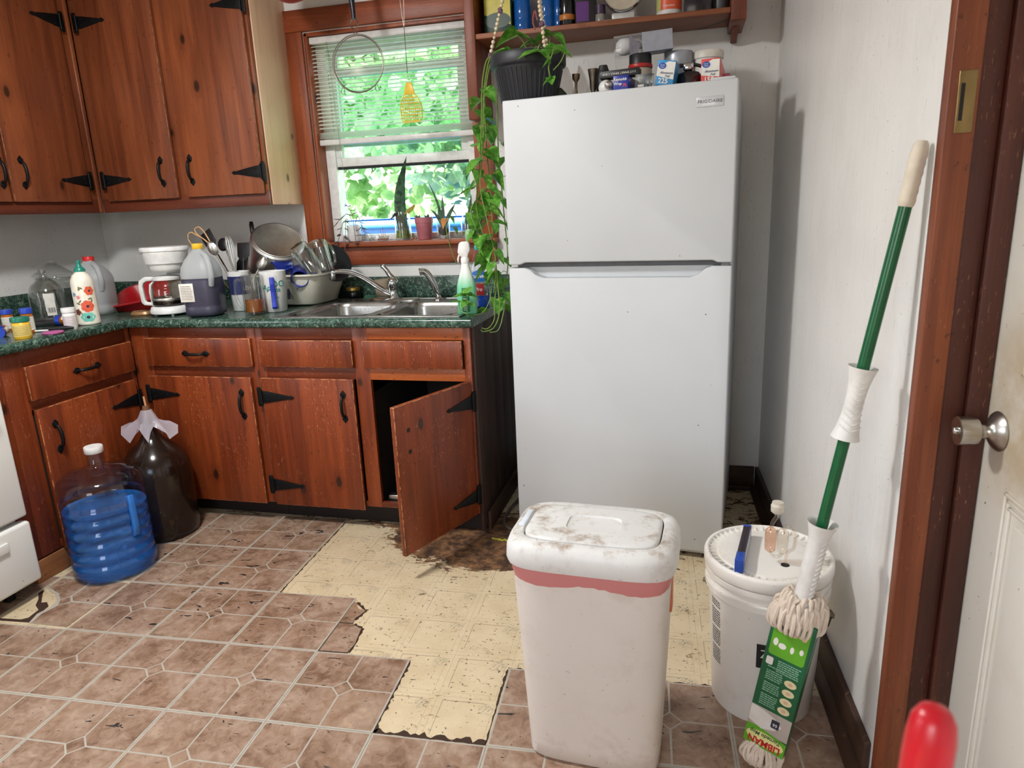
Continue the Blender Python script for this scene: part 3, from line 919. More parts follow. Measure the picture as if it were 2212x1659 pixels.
# ---- upper cabinets
UZ, UT = 1.376, 2.435
def upper(name, label, loc, rotz, width, bays, hinge_z=(1.522, 2.205), side=None):
    u = thing(name, label, 'cabinet', loc, rotz)
    board('body', u, M_pine_up, (0.0, 0.021, UZ + 0.01), (width, 0.295, UT), 0.001)
    board('rail', u, M_pine_up_h, (0.0, 0.0, UZ), (width, 0.020, UZ + 0.062), 0.001)
    board('rail', u, M_pine_up_h, (0.0, 0.0, UT - 0.13), (width, 0.020, UT), 0.001)
    xs = [0.0]
    for (a, b, hs_, hx) in bays:
        board('stile', u, M_pine_up, (xs[-1], 0.001, UZ + 0.062), (a + 0.012, 0.019, UT - 0.13), 0.001)
        xs.append(b - 0.012)
        door(u, a, b, 1.427, 2.325, M_pine_up, hs_, 1.546, hx, hinge_z)
    board('stile', u, M_pine_up, (xs[-1], 0.001, UZ + 0.062), (width, 0.019, UT - 0.13), 0.001)
    return u
# back run: face at y = 1.20, from x = -1.655 to -0.745 at its end panel
ub = upper('upper_cabinet', 'pair of knotty pine wall cupboard doors beside the window', (-1.648, 1.2, 0), 0, 0.905,
           [(0.054, 0.446, -1, 0.378), (0.494, 0.896 - 0.002, 1, 0.535)])
board('end_panel', ub, M_rawpine, (0.9055, 0.0215, UZ + 0.002), (0.9120, 0.298, UT), 0.001, label='unfinished pale pine end panel')
# left run: face at x = -1.655
ul = upper('upper_cabinet', 'knotty pine wall cupboard running along the left wall above the counter', (-1.655, -0.12, 0), PI / 2, 1.298,
           [(0.04, 0.445, -1, 0.40), (0.463, 0.838, -1, 0.811), (0.851, 1.245, 1, 0.910)])
# mouldings hide the inner corner joint
board('corner_strip', ul, M_pine_up, (1.2985, -0.006, UZ), (1.319, 0.0185, UT), 0.004)

# ================================================================== WORKTOP
def laminate():
    g = G('green_marble_laminate')
    o = g.obj()
    a = g.noise(o, 26.0, 6.0, 0.68, 1.6)
    b = g.noise(o, 70.0, 4.0, 0.65, 1.0)
    v = g.ma('ABSOLUTE', g.ma('SUBTRACT', g.noise(o, 18.0, 5.0, 0.62, 2.2), 0.5))
    c = g.ramp(a, [(0.34, sr(22, 38, 33)), (0.50, sr(40, 66, 56)), (0.62, sr(66, 94, 80)), (0.76, sr(120, 146, 128))])
    vein = g.ma('SUBTRACT', 1.0, g.step(v, 0.0, 0.030))
    c = g.mix(g.ma('MULTIPLY', vein, g.step(b, 0.42, 0.62)), c, sr(146, 170, 152))
    c = g.mix(g.step(b, 0.66, 0.76), c, sr(134, 156, 138))
    return g.set(col=c, rough=0.22, spec=0.5)
M_lam = laminate()
CZ = 0.92
CX, CY = -1.237, 0.787           # front edges of the two runs
SX0, SX1, SY0, SY1 = -0.505, 0.235, 0.855, 1.335   # cut-out for the sink
wt = MB()
def nose(a, b, axis):
    # rolled front edge profile swept along the run
    pr = [(0.0, 0.0), (0.0, -0.038), (-0.003, -0.038), (-0.018, -0.036), (-0.022, -0.030), (-0.022, -0.012), (-0.019, -0.004), (-0.010, 0.0)]
    if axis == 'x':
        wt.prism([(CY + 0.022 + p, CZ + q) for p, q in pr], a, b, axis='x')
    else:
        wt.prism([(CX - 0.022 - p, CZ + q) for p, q in pr], a, b, axis='y')
nose(CX - 0.0, 0.308, 'x')
nose(0.195, CY + 0.022, 'y')
y0 = CY + 0.022
wt.box((CX - 0.022, y0, ZB), (SX0, YB - 0.001, CZ))
wt.box((SX1, y0, ZB), (0.308, YB - 0.001, CZ))
wt.box((SX0, y0, ZB), (SX1, SY0, CZ))
wt.box((SX0, SY1, ZB), (SX1, YB - 0.001, CZ))
wt.box((XL + 0.001, 0.195, ZB), (CX - 0.022, YB - 0.001, CZ))
top = wt.build('countertop', M_lam, label='L-shaped dark green marbled laminate countertop', cat='countertop')
mb = MB()
mb.box((XL + 0.0225, YB - 0.022, CZ + 0.0003), (0.308, YB - 0.0005, CZ + 0.098), 0.004)
mb.build('backsplash', M_lam, label='green laminate backsplash strip behind the sink and dish tub', cat='backsplash')
mb = MB()
mb.box((XL + 0.0005, 0.195, CZ + 0.0003), (XL + 0.022, YB - 0.0005, CZ + 0.098), 0.004)
mb.build('backsplash', M_lam, label='green laminate backsplash strip along the left wall behind the glass canister', cat='backsplash')

# ---- double bowl sink
M_sink = G('stainless_sink')
_n = M_sink.noise(M_sink.n('Mapping', {0: M_sink.obj(), 3: (2, 60, 60)}).outputs[0], 4.0, 4.0)
_sp = M_sink.noise(M_sink.obj(), 120.0, 2.0)
_c = M_sink.mix(_n, sr(176, 174, 170), sr(150, 148, 144))
M_sink = M_sink.set(col=M_sink.mix(M_sink.step(_sp, 0.62, 0.7), _c, sr(120, 116, 110)), metal=1.0, rough=0.27)
sk = thing('kitchen_sink', 'stainless double-bowl sink set into the green countertop', 'sink', (0, 0, CZ))
rx0, rx1, ry0, ry1 = -0.548, 0.258, 0.808, 1.378
mid = -0.135
bowls = ((-0.492, mid - 0.022), (mid + 0.022, 0.208))
by0, by1 = 0.862, 1.262
mb = MB()
xs = [rx0, bowls[0][0], bowls[0][1], bowls[1][0], bowls[1][1], rx1]
ys = [ry0, by0, by1, ry1]
for i in range(5):
    for j in range(3):
        if j == 1 and i in (1, 3):
            continue
        mb.box((xs[i], ys[j], 0.0004), (xs[i + 1], ys[j + 1], 0.0035))
bmesh.ops.remove_doubles(mb.bm, verts=list(mb.bm.verts), dist=1e-5)
mb.box((rx0, ry0, 0.0), (rx1, ry0 + 0.006, 0.006), 0.002)
mb.box((rx0, ry1 - 0.006, 0.0), (rx1, ry1, 0.006), 0.002)
mb.box((rx0, ry0, 0.0), (rx0 + 0.006, ry1, 0.006), 0.002)
mb.box((rx1 - 0.006, ry0, 0.0), (rx1, ry1, 0.006), 0.002)
mb.build('rim', M_sink, sk)
for x0, x1 in bowls:
    mb = MB()
    cx, cy, hx, hy = (x0 + x1) / 2, (by0 + by1) / 2, (x1 - x0) / 2, (by1 - by0) / 2
    rings = []
    for ins, zz in ((-0.001, 0.0036), (0.004, 0.0), (0.010, -0.02), (0.014, -0.12), (0.022, -0.15), (0.055, -0.165), (0.14, -0.168)):
        ring = []
        for k in range(40):
            a = 2 * PI * (k + 0.5) / 40
            pw = 9.0
            rr = (abs(math.cos(a)) ** pw + abs(math.sin(a)) ** pw) ** (-1 / pw)
            ring.append(mb.v((cx + (hx - ins) * rr * math.cos(a), cy + (hy - ins) * rr * math.sin(a), zz)))
        rings.append(ring)
    for A, B in zip(rings, rings[1:]):
        for k in range(40):
            mb.f((A[k], A[(k + 1) % 40], B[(k + 1) % 40], B[k]))
    mb.f(rings[-1])
    bo = mb.build('bowl', M_sink, sk)
    mb = MB()
    mb.at((cx, cy, -0.167)).lathe([(0, 0.001), (0.028, 0.001), (0.036, 0.0015), (0.042, 0.0002)], 20)
    mb.build('drain', M_chrome, bo)
# ================================================================== FRIDGE AND STOVE
def appliance_white(name, col):
    g = G(name)
    o = g.obj()
    c = g.mix(g.step(g.noise(o, 3.0, 3.0), 0.35, 0.7), col, tuple(q * 0.965 for q in col[:3]) + (1,))
    c = g.mix(g.step(g.noise(o, 55.0, 1.0), 0.80, 0.805), c, sr(90, 84, 76))
    return g.set(col=c, rough=0.48, normal=g.bump(g.noise(o, 260.0, 2.0), 0.06, 0.001), spec=0.35)
M_fridge = appliance_white('fridge_white', sr(200, 203, 206))
M_gasket = plain('grey_gasket', sr(120, 120, 124), 0.6)
fr = thing('refrigerator', 'white top-freezer refrigerator with potted plant and clutter on top', 'refrigerator', (0.448, 0.855, 0), math.radians(-6.14))
FW, FH, FD = 0.7946, 1.683, 0.535
mb = MB()
mb.box((0.006, 0.075, 0.055), (FW - 0.006, 0.075 + FD, FH - 0.006), 0.006)
mb.box((0.03, 0.02, 0.02), (FW - 0.03, 0.60, 0.056))
for x in (0.06, FW - 0.06):
    for y in (0.10, 0.56):
        mb.at((x, y, 0)).lathe([(0, 0), (0.02, 0), (0.02, 0.022), (0, 0.022)], 12)
mb.home()
mb.build('body', M_fridge, fr)
mb = MB()
mb.box((0.015, 0.062, 0.06), (FW - 0.015, 0.076, FH - 0.01))
mb.build('gasket', M_gasket, fr)
def rounded_door(name, poly, y0, y1, r):
    mb = MB()
    mb.prism(poly, y0, y1, axis='y', r=r)
    return mb.build(name, M_fridge, fr)
GZ = 1.104
up = [(0.0, GZ + 0.006), (0.045, GZ + 0.006), (0.062, GZ + 0.014), (FW - 0.062, GZ + 0.014), (FW - 0.045, GZ + 0.006), (FW, GZ + 0.006), (FW, FH), (0.0, FH)]
fz = rounded_door('freezer_door', up, 0.0, 0.062, 0.005)
lo = [(0.0, 0.035), (FW, 0.035), (FW, GZ - 0.006), (FW - 0.062, GZ - 0.006), (FW - 0.085, GZ - 0.014), (FW - 0.105, GZ - 0.032), (FW - 0.135, GZ - 0.043), (0.135, GZ - 0.043), (0.105, GZ - 0.032), (0.085, GZ - 0.014), (0.062, GZ - 0.006), (0.0, GZ - 0.006)]
fd_ = rounded_door('fridge_door', lo, 0.0, 0.020, 0.004)
mb = MB()
mb.box((0.0, 0.020, 0.035), (FW, 0.062, GZ - 0.052), 0.003)
mb.prism([(0.0, GZ - 0.055), (FW, GZ - 0.055), (FW, GZ - 0.006), (0.0, GZ - 0.006)], 0.046, 0.062, axis='y')
mb.prism([(0.0, GZ - 0.055), (0.062, GZ - 0.055), (0.062, GZ - 0.006), (0.0, GZ - 0.006)], 0.0195, 0.046, axis='y')
mb.prism([(FW - 0.062, GZ - 0.055), (FW, GZ - 0.055), (FW, GZ - 0.006), (FW - 0.062, GZ - 0.006)], 0.0195, 0.046, axis='y')
# scooped ends of the pocket handle
for sgn in (0, 1):
    pts = [(0.062, GZ - 0.006), (0.085, GZ - 0.014), (0.105, GZ - 0.032), (0.135, GZ - 0.043), (0.135, GZ - 0.055), (0.062, GZ - 0.055)]
    mb.prism([((FW - px) if sgn else px, pz) for px, pz in pts], 0.0195, 0.046, axis='y')
mb.box((0.135, 0.0195, GZ - 0.055), (FW - 0.135, 0.046, GZ - 0.043))
mb.build('door_pocket', M_fridge, fd_)
mb = MB()
mb.box((FW - 0.035, 0.012, GZ - 0.008), (FW - 0.008, 0.05, GZ + 0.008), 0.002)
mb.build('hinge', M_gasket, fr)
mb = MB()
mb.box((FW - 0.085, 0.02, FH - 0.007), (FW - 0.01, 0.12, FH + 0.010), 0.003)
mb.build('hinge_cover', M_fridge, fr)
mb = MB()
mb.box((0.668, -0.0025, 1.604), (0.752, 0.0005, 1.635), 0.0012)
bd = mb.build('badge', plain('badge_silver', sr(206, 208, 212), 0.3, 0.3), fz, label='small silver brand badge')
lettering('FRIGIDAIRE', 0.0142, plain('badge_grey', sr(96, 98, 104), 0.4), bd, (0.710, -0.003, 1.6195), (PI / 2, 0, 0), space=1.08, bold=0.0002)

M_stove = appliance_white('stove_enamel', sr(232, 232, 228))
st = thing('stove', 'white enamel stove cut off by the picture edge beside the base cabinet', 'stove', (0, 0, 0))
sx, sy0, sy1 = -1.185, -0.60, 0.126
mb = MB()
mb.box((XL + 0.02, sy0, 0.09), (sx - 0.045, sy1 - 0.014, 0.905), 0.006)
mb.build('body', M_stove, st)
mb = MB()
mb.box((sx - 0.043, sy0, 0.318), (sx, sy1, 0.80), 0.010, 3)
ov = mb.build('oven_door', M_stove, st)
mb = MB()
mb.box((sx - 0.001, sy0 + 0.14, 0.40), (sx + 0.002, sy1 - 0.16, 0.68), 0.001)
mb.build('oven_window', plain('oven_glass_black', sr(18, 18, 20), 0.1), ov)
mb = MB()
mb.tube([(sx + 0.045, sy0 + 0.06, 0.765), (sx + 0.045, sy1 - 0.06, 0.765)], 0.011, 10)
mb.box((sx - 0.002, sy0 + 0.06, 0.757), (sx + 0.045, sy0 + 0.08, 0.773), 0.003)
mb.box((sx - 0.002, sy1 - 0.08, 0.757), (sx + 0.045, sy1 - 0.06, 0.773), 0.003)
mb.build('handle', M_stove, ov)
mb = MB()
mb.box((sx - 0.043, sy0, 0.068), (sx + 0.004, sy1, 0.300), 0.012, 3)
dw = mb.build('storage_drawer', M_stove, st)
mb = MB()
mb.box((sx + 0.0035, sy0 + 0.05, 0.225), (sx + 0.012, sy1 - 0.10, 0.262), 0.006, 3)
mb.build('finger_pull', M_stove, dw)
mb = MB()
mb.box((sx - 0.043, sy0, 0.812), (sx - 0.008, sy1, 0.905), 0.006)
cp = mb.build('control_panel', M_stove, st)
for k in range(5):
    mb = MB()
    mb.at((sx - 0.008, sy0 + 0.08 + k * 0.13, 0.86), (0, PI / 2, 0)).lathe([(0.021, 0), (0.021, 0.012), (0.017, 0.024), (0, 0.025)], 16)
    mb.build('knob', plain('black_knob', sr(26, 26, 28), 0.4), cp)
mb = MB()
mb.box((XL + 0.02, sy0, 0.905), (sx - 0.012, sy1 - 0.014, 0.922), 0.005)
ct = mb.build('cooktop', M_stove, st)
for bx in (-1.78, -1.42):
    for by in (-0.43, -0.07):
        mb = MB()
        for rr in (0.085, 0.062, 0.039, 0.016):
            mb.tube([(bx + rr * math.cos(2 * PI * k / 20), by + rr * math.sin(2 * PI * k / 20), 0.929) for k in range(20)], 0.006, 6, closed=True)
        mb.build('burner', M_iron, ct)
for x in (XL + 0.1, sx - 0.1):
    for y in (sy0 + 0.06, sy1 - 0.06):
        mb = MB()
        mb.at((x, y, 0)).lathe([(0, 0), (0.02, 0), (0.02, 0.09), (0, 0.09)], 10)
        mb.build('foot', M_iron, st)
# ================================================================== THINGS ON THE FLOOR
def loft(mb, secs, seg=48, power=4.0, cap=True):
    # stack of rounded-rectangle sections (hx, hy, z)
    rings = []
    for hx, hy, z in secs:
        ring = []
        for k in range(seg):
            a = 2 * PI * (k + 0.5) / seg
            rr = (abs(math.cos(a)) ** power + abs(math.sin(a)) ** power) ** (-1 / power)
            ring.append(mb.v((hx * rr * math.cos(a), hy * rr * math.sin(a), z)))
        rings.append(ring)
    for A, B in zip(rings, rings[1:]):
        for k in range(seg):
            mb.f((A[k], A[(k + 1) % seg], B[(k + 1) % seg], B[k]))
    if cap:
        mb.f(rings[0])
        mb.f(rings[-1])
    return rings

# ---- white kitchen bin
def grimy_white(name, col, grime, amt, rough=0.45):
    g = G(name)
    o = g.obj()
    a = g.noise(o, 11.0, 5.0, 0.72)
    b = g.noise(o, 3.5, 3.0)
    nz = g.xyz(g.n('NewGeometry').outputs['Normal'])[2]
    top = g.ma('ADD', 0.35, g.ma('MULTIPLY', g.step(nz, 0.5, 0.95), 0.65))
    m = g.ma('MULTIPLY', g.ma('MULTIPLY', g.step(a, 0.47, 0.70), g.step(b, 0.28, 0.58)), top)
    c = g.mix(g.ma('MULTIPLY', m, amt), col, grime)
    s_ = g.noise(g.n('Mapping', {0: o, 3: (1, 1, 1.6)}).outputs[0], 70.0, 2.0)
    c = g.mix(g.ma('MULTIPLY', g.step(s_, 0.715, 0.75), 0.45), c, sr(112, 92, 76))
    return g.set(col=c, rough=rough)
M_bin = grimy_white('dirty_white_plastic', sr(218, 210, 202), sr(166, 140, 116), 0.7)
M_binlid = grimy_white('dirty_white_lid', sr(216, 215, 212), sr(146, 122, 100), 1.0)
M_bag = G('pink_bin_liner')
_t = M_bag.n('BsdfTranslucent', {0: sr(236, 164, 160)})
_d = M_bag.n('BsdfPrincipled', {'Base Color': sr(226, 152, 150), 'Roughness': 0.3})
_m = M_bag.n('MixShader', {0: 0.35, 1: _d.outputs[0], 2: _t.outputs[0]})
M_bag.t.links.new(_m.outputs[0], M_bag.o.inputs[0])
M_bag = M_bag.m
bin_ = thing('trash_can', 'white plastic bin with grimy swing lid and pink liner edge', 'trash can', (0.896, -0.203, 0), math.radians(-3))
mb = MB()
loft(mb, [(0.1456, 0.082, 0.003), (0.1572, 0.093, 0.012), (0.1588, 0.0945, 0.05), (0.1794, 0.118, 0.50), (0.1815, 0.120, 0.535), (0.1751, 0.114, 0.535), (0.1688, 0.110, 0.40)], 64, 5.0, cap=False)
mb.f([mb.v((0.1456 * ((abs(math.cos(a)) ** 5 + abs(math.sin(a)) ** 5) ** -0.2) * math.cos(a), 0.082 * ((abs(math.cos(a)) ** 5 + abs(math.sin(a)) ** 5) ** -0.2) * math.sin(a), 0.003)) for a in [2 * PI * (k + 0.5) / 64 for k in range(64)]])
mb.build('body', M_bin, bin_)
mb = MB()
random.seed(3)
R_ = loft(mb, [(0.1788, 0.1175, 0.497), (0.1820, 0.1205, 0.512), (0.1830, 0.1215, 0.533), (0.1809, 0.120, 0.542)], 96, 5.0, cap=False)
for ring in R_[:2]:
    for k, vv in enumerate(ring):
        vv.co.z += 0.004 * math.sin(k * 0.37) + random.uniform(-0.0015, 0.0015)
        vv.co.xy *= 1.0 + random.uniform(0, 0.004)
mb.build('liner', M_bag, bin_, label='pink plastic liner edge folded under the lid')
mb = MB()
A = loft(mb, [(0.1794, 0.121, 0.534), (0.1899, 0.130, 0.536), (0.1931, 0.133, 0.548), (0.1915, 0.1315, 0.572), (0.1857, 0.126, 0.587), (0.1751, 0.116, 0.594), (0.1582, 0.100, 0.596), (0.1556, 0.0975, 0.593), (0.1546, 0.0965, 0.585)], 64, 5.0, cap=False)
lid = mb.build('lid', M_binlid, bin_)
mb = MB()
loft(mb, [(0.1524, 0.0945, 0.586), (0.1524, 0.0945, 0.594), (0.1498, 0.092, 0.598), (0.1414, 0.084, 0.5995), (0.062, 0.040, 0.6005), (0.060, 0.038, 0.597), (0.056, 0.034, 0.5965)], 64, 5.0, cap=False)
fp_ = mb.bm.verts
mb.bm.verts.ensure_lookup_table()
mb.f(list(mb.bm.verts)[-64:])
sw = mb.build('swing_panel', M_binlid, lid)
mb = MB()
mb.box((-0.172, -0.035, 0.590), (-0.157, 0.050, 0.5985), 0.003)
mb.build('latch', plain('blue_white_plastic', sr(214, 222, 232), 0.4), lid)
mb = MB()
mb.box((0.1690, -0.040, 0.42), (0.1809, 0.0, 0.50), 0.001)
mb.build('sticker', plain('orange_sticker', sr(206, 120, 84), 0.5), bin_)

# ---- five gallon bucket
M_bucket = grimy_white('white_pail_plastic', sr(236, 232, 225), sr(178, 158, 132), 0.55, 0.4)
bu = thing('bucket', 'white plastic pail with toothed lid, airlock and blue slim box on it', 'bucket', (1.310, 0.058, 0))
bu.scale = (0.975, 0.975, 1.108)
mb = MB()
mb.lathe([(0, 0.004), (0.118, 0.004), (0.128, 0.0), (0.131, 0.006), (0.147, 0.300), (0.1475, 0.302), (0.1575, 0.304), (0.1580, 0.318), (0.1490, 0.320), (0.1495, 0.338), (0.1585, 0.340), (0.1590, 0.352), (0.1510, 0.354), (0.1515, 0.375), (0.146, 0.375), (0, 0.372)], 56)
mb.build('body', M_bucket, bu)
mb = MB()
mb.lathe([(0.153, 0.356), (0.160, 0.357), (0.1625, 0.364), (0.1625, 0.380), (0.160, 0.386), (0.1535, 0.388), (0.1500, 0.386), (0.1490, 0.380), (0.1300, 0.379), (0.128, 0.383), (0.125, 0.384), (0, 0.384)], 56)
lid = mb.build('lid', M_bucket, bu)
RIB = MB()
RIB.prism([(0.1285, 0.3785), (0.1500, 0.3785), (0.1500, 0.3865), (0.1360, 0.3840)], -0.0012, 0.0012, axis='y')
RIB = RIB.mesh('rib')
RIB.materials.append(M_bucket)
for k in range(48):
    place('rib', RIB, lid, (0, 0, 0), (0, 0, 2 * PI * k / 48))
mb = MB()
mb.at((0.035, -0.062, 0.384)).lathe([(0.0, 0.0012), (0.008, 0.0012), (0.0105, 0.001), (0.011, 0.0)], 16)
mb.build('grommet', plain('black_rubber', sr(22, 20, 20), 0.7), lid)
mb = MB()
path = [(0.172 * math.cos(math.radians(-22)) - 0.02, 0.172 * math.sin(math.radians(-22)) - 0.03, 0.258)]
for k in range(25):
    a = math.radians(-22 + 180 * k / 24)
    path.append((0.166 * math.cos(a), 0.166 * math.sin(a), 0.268 - 0.06 * math.sin(PI * k / 24)))
mb.tube(path, 0.0022, 6)
mb.build('bail', plain('dull_wire', sr(84, 78, 72), 0.4, 0.9), bu)
for a in (-22, 158):
    mb = MB()
    mb.at((0.150 * math.cos(math.radians(a)), 0.150 * math.sin(math.radians(a)), 0.268), (0, PI / 2, math.radians(a))).lathe([(0.0, 0.0), (0.010, 0.0), (0.010, 0.012), (0.006, 0.016), (0.006, 0.022), (0.0, 0.022)], 12)
    mb.build('ear', plain('bucket_ear', sr(120, 104, 78), 0.5), bu)
# printed panels: rows of small print, and the black emblem
M_ink = plain('dark_print', sr(58, 56, 56), 0.6)
random.seed(11)
def bucket_print(a0, a1, rows, mb):
    for z0 in rows:
        a = a0
        while a < a1:
            w_ = random.uniform(1.2, 3.4)
            r0 = 0.131 + (z0 - 0.006) / 0.294 * 0.016
            label_band(mb, r0, z0, z0 + 0.0032, a, min(a + w_, a1), 2, 0.0005, 0.0002)
            a += w_ + 0.7
mb = MB()
bucket_print(-163, -146, [0.118 + 0.0062 * k for k in range(27) if k % 8 != 7], mb)
mb.build('printed_text', M_ink, bu)
mb = MB()
label_band(mb, 0.1400, 0.160, 0.222, -103, -90, 8, 0.0006, 0.0034)
em = mb.build('emblem', plain('black_print', sr(28, 30, 30), 0.6), bu)
lettering('Z', 0.03, plain('white_print', sr(232, 230, 224), 0.5), em, (-0.0135, -0.1425, 0.197), (PI / 2, 0, math.radians(-6)))
lettering('A', 0.034, plain('black_print', sr(28, 30, 30), 0.6), bu, (0.137, -0.034, 0.150), (PI / 2, math.radians(-20), math.radians(74)), shear=0.4)

# things on the lid
al = thing('airlock', 'clear plastic brewing airlock standing in the hole of the pail lid', 'airlock', (1.345, -0.003, 0.4270), math.radians(-10))
M_clear = glass('clear_plastic', (0.93, 0.90, 0.86, 1), 0.05, 1.5, 2.2)
M_clearpink = glass('stained_clear_plastic', (0.90, 0.72, 0.62, 1), 0.05, 1.5, 2.2)
mb = MB()
mb.tube(curve_pts([(0, 0, -0.004), (0, 0, 0.018), (0.004, 0, 0.035), (0.016, 0, 0.048), (0.018, 0, 0.080), (0.010, 0, 0.100), (-0.002, 0, 0.104), (-0.010, 0, 0.094)], 28), 0.0042, 10)
mb.tube(curve_pts([(-0.010, 0, 0.030), (-0.016, 0, 0.020), (-0.028, 0, 0.018), (-0.038, 0, 0.028)], 14), 0.0042, 10)
mb.tube(curve_pts([(-0.038, 0, 0.096), (-0.034, 0, 0.112), (-0.026, 0, 0.126), (-0.026, 0, 0.134)], 12), [0.0045] * 9 + [0.006] * (len(curve_pts([(-0.038, 0, 0.096), (-0.034, 0, 0.112), (-0.026, 0, 0.126), (-0.026, 0, 0.134)], 12)) - 9), 10)
mb.build('tube', M_clear, al)
for x, m in ((-0.010, M_clear), (-0.038, M_clearpink)):
    mb = MB()
    mb.at((x, 0, 0.062)).lathe([(0, -0.036), (0.006, -0.034), (0.0135, -0.026), (0.0140, 0.0), (0.0135, 0.026), (0.006, 0.034), (0, 0.036)], 18, 1, 0.8)
    mb.build('chamber', m, al)
mb = MB()
mb.at((-0.026, 0, 0.134)).lathe([(0, 0), (0.010, 0.001), (0.0155, 0.006), (0.0160, 0.022), (0.0135, 0.024), (0.0135, 0.030), (0, 0.030)], 18)
mb.build('cap', plain('frosted_cap', sr(214, 206, 190), 0.35), al)
sb = thing('slim_box', 'slim blue and dark box standing on edge on the pail lid', 'box', (1.248, 0.040, 0.4262), math.radians(80))
mb = MB()
mb.box((-0.105, -0.0095, 0.0), (0.095, 0.0095, 0.036), 0.0015)
mb.build('body', plain('dark_maroon_card', sr(44, 30, 40), 0.4), sb)
for x0, x1 in ((-0.107, -0.062), (0.088, 0.098)):
    mb = MB()
    mb.box((x0, -0.0103, -0.0003), (x1, 0.0103, 0.0368), 0.0012)
    mb.build('end_band', plain('blue_card', sr(30, 72, 170), 0.35), sb)
mb = MB()
mb.box((-0.060, -0.0099, 0.005), (0.086, -0.0094, 0.030))
mb.build('side_print', plain('blue_white_print', sr(196, 206, 226), 0.4), sb)

# ---- mop leaning on the wall
B = Vector((1.284, -0.205, 0.004))
E_ = Vector((1.497, -0.213, 1.40))
dirv = (E_ - B).normalized()
q_ = Vector((0, 0, 1)).rotation_difference(dirv)
mop = thing('mop', 'green-handled cotton mop in cardboard sleeve leaning on the white wall', 'mop', B, rot=q_.to_euler())
M_green = plain('green_enamel_pole', sr(14, 92, 52), 0.25)
M_yarn = G('cotton_yarn')
_o = M_yarn.obj()
_w = M_yarn.noise(_o, 90.0, 3.0, 0.6)
M_yarn = M_yarn.set(col=M_yarn.mix(_w, sr(206, 188, 168), sr(232, 220, 206)), rough=0.9, normal=M_yarn.bump(M_yarn.noise(_o, 420.0, 2.0), 0.6, 0.002))
M_grip = plain('white_grip_plastic', sr(228, 226, 222), 0.4)
mb = MB()
mb.tube([(0, 0, 0.40), (0, 0, 1.302)], 0.0118, 20)
mb.build('pole', M_green, mop)
mb = MB()
prof = [(0.0122, 1.296)]
for k in range(13):
    prof.append((0.0140 + 0.0012 * (k % 2), 1.300 + 0.008 * k))
mb.lathe([(0, 1.296)] + prof + [(0.013, 1.405), (0.009, 1.412), (0, 1.413)], 20)
mb.build('top_grip', plain('cream_textured_grip', sr(218, 206, 188), 0.6), mop)
def grip(z0, z1, name, flare):
    mb = MB()
    n = 26
    mb.lathe([(0.0118, z0)] + [(0.0175 + flare * (abs(2 * k / n - 1) ** 2.2), z0 + (z1 - z0) * k / n) for k in range(n + 1)] + [(0.0185 + flare - 0.005, z1 - 0.004), (0.0118, z1 - 0.02)], 28)
    o = mb.build(name, M_grip, mop)
    for k in range(9):
        mb = MB()
        zz = z0 + (z1 - z0) * (0.13 + 0.085 * k)
        rr = 0.0178 + flare * (abs(2 * (zz - z0) / (z1 - z0) - 1) ** 2.2)
        pts = []
        for j in range(9):
            a = math.radians(-150 + 15 * j)
            pts.append((rr * math.cos(a), rr * math.sin(a), zz + 0.010 * abs(j - 4) / 4))
        mb.tube(pts, 0.0016, 5)
        mb.build('chevron', M_grip, o)
    return o
grip(0.838, 0.988, 'sliding_grip', 0.0105)
mb = MB()
n = 30
mb.lathe([(0.0118, 0.425)] + [(0.032 - 0.012 * min(1, k / 6) + (0.0115 * max(0, (k - 22) / 8) ** 2), 0.428 + 0.217 * k / n) for k in range(n + 1)] + [(0.026, 0.642), (0.014, 0.60)], 28)
wr = mb.build('wringer_sleeve', M_grip, mop)
for k in range(13):
    mb = MB()
    zz = 0.470 + 0.0118 * k
    pts = [(0.0204 * math.cos(math.radians(-75 + 9 * j)), 0.0204 * math.sin(math.radians(-75 + 9 * j)), zz + 0.008 * (1 - abs(j - 3) / 3)) for j in range(7)]
    mb.tube(pts, 0.0018, 5)
    mb.build('chevron', M_grip, wr)
def cord(mb, pts, r):
    mb.tube(curve_pts(pts, 12), r, 6)
random.seed(8)
mb = MB()
for layer, (rs, zo, cnt) in enumerate(((0.052, 0.0, 44), (0.044, 0.020, 36), (0.056, -0.016, 40))):
    for k in range(cnt):
        a = 2 * PI * k / cnt + random.uniform(-0.12, 0.12)
        ca_, sa_ = math.cos(a), math.sin(a) * 0.62
        r0 = rs * random.uniform(0.88, 1.1)
        tw = random.uniform(-0.25, 0.25)
        cb_, sb_ = math.cos(a + tw), math.sin(a + tw) * 0.62
        cord(mb, [(0.020 * ca_, 0.020 * sa_, 0.432 + zo), (r0 * 0.85 * ca_, r0 * 0.85 * sa_, 0.448 + zo + random.uniform(-0.006, 0.008)), (r0 * cb_, r0 * sb_, 0.428 + zo), (r0 * 0.94 * cb_, r0 * 0.94 * sb_, 0.405 + zo + random.uniform(-0.008, 0.006)), (0.032 * cb_, 0.030 * sb_, 0.396 + zo)], 0.0046)
mb.build('yarn', M_yarn, mop, label='looped cotton yarn above the sleeve')
mb = MB()
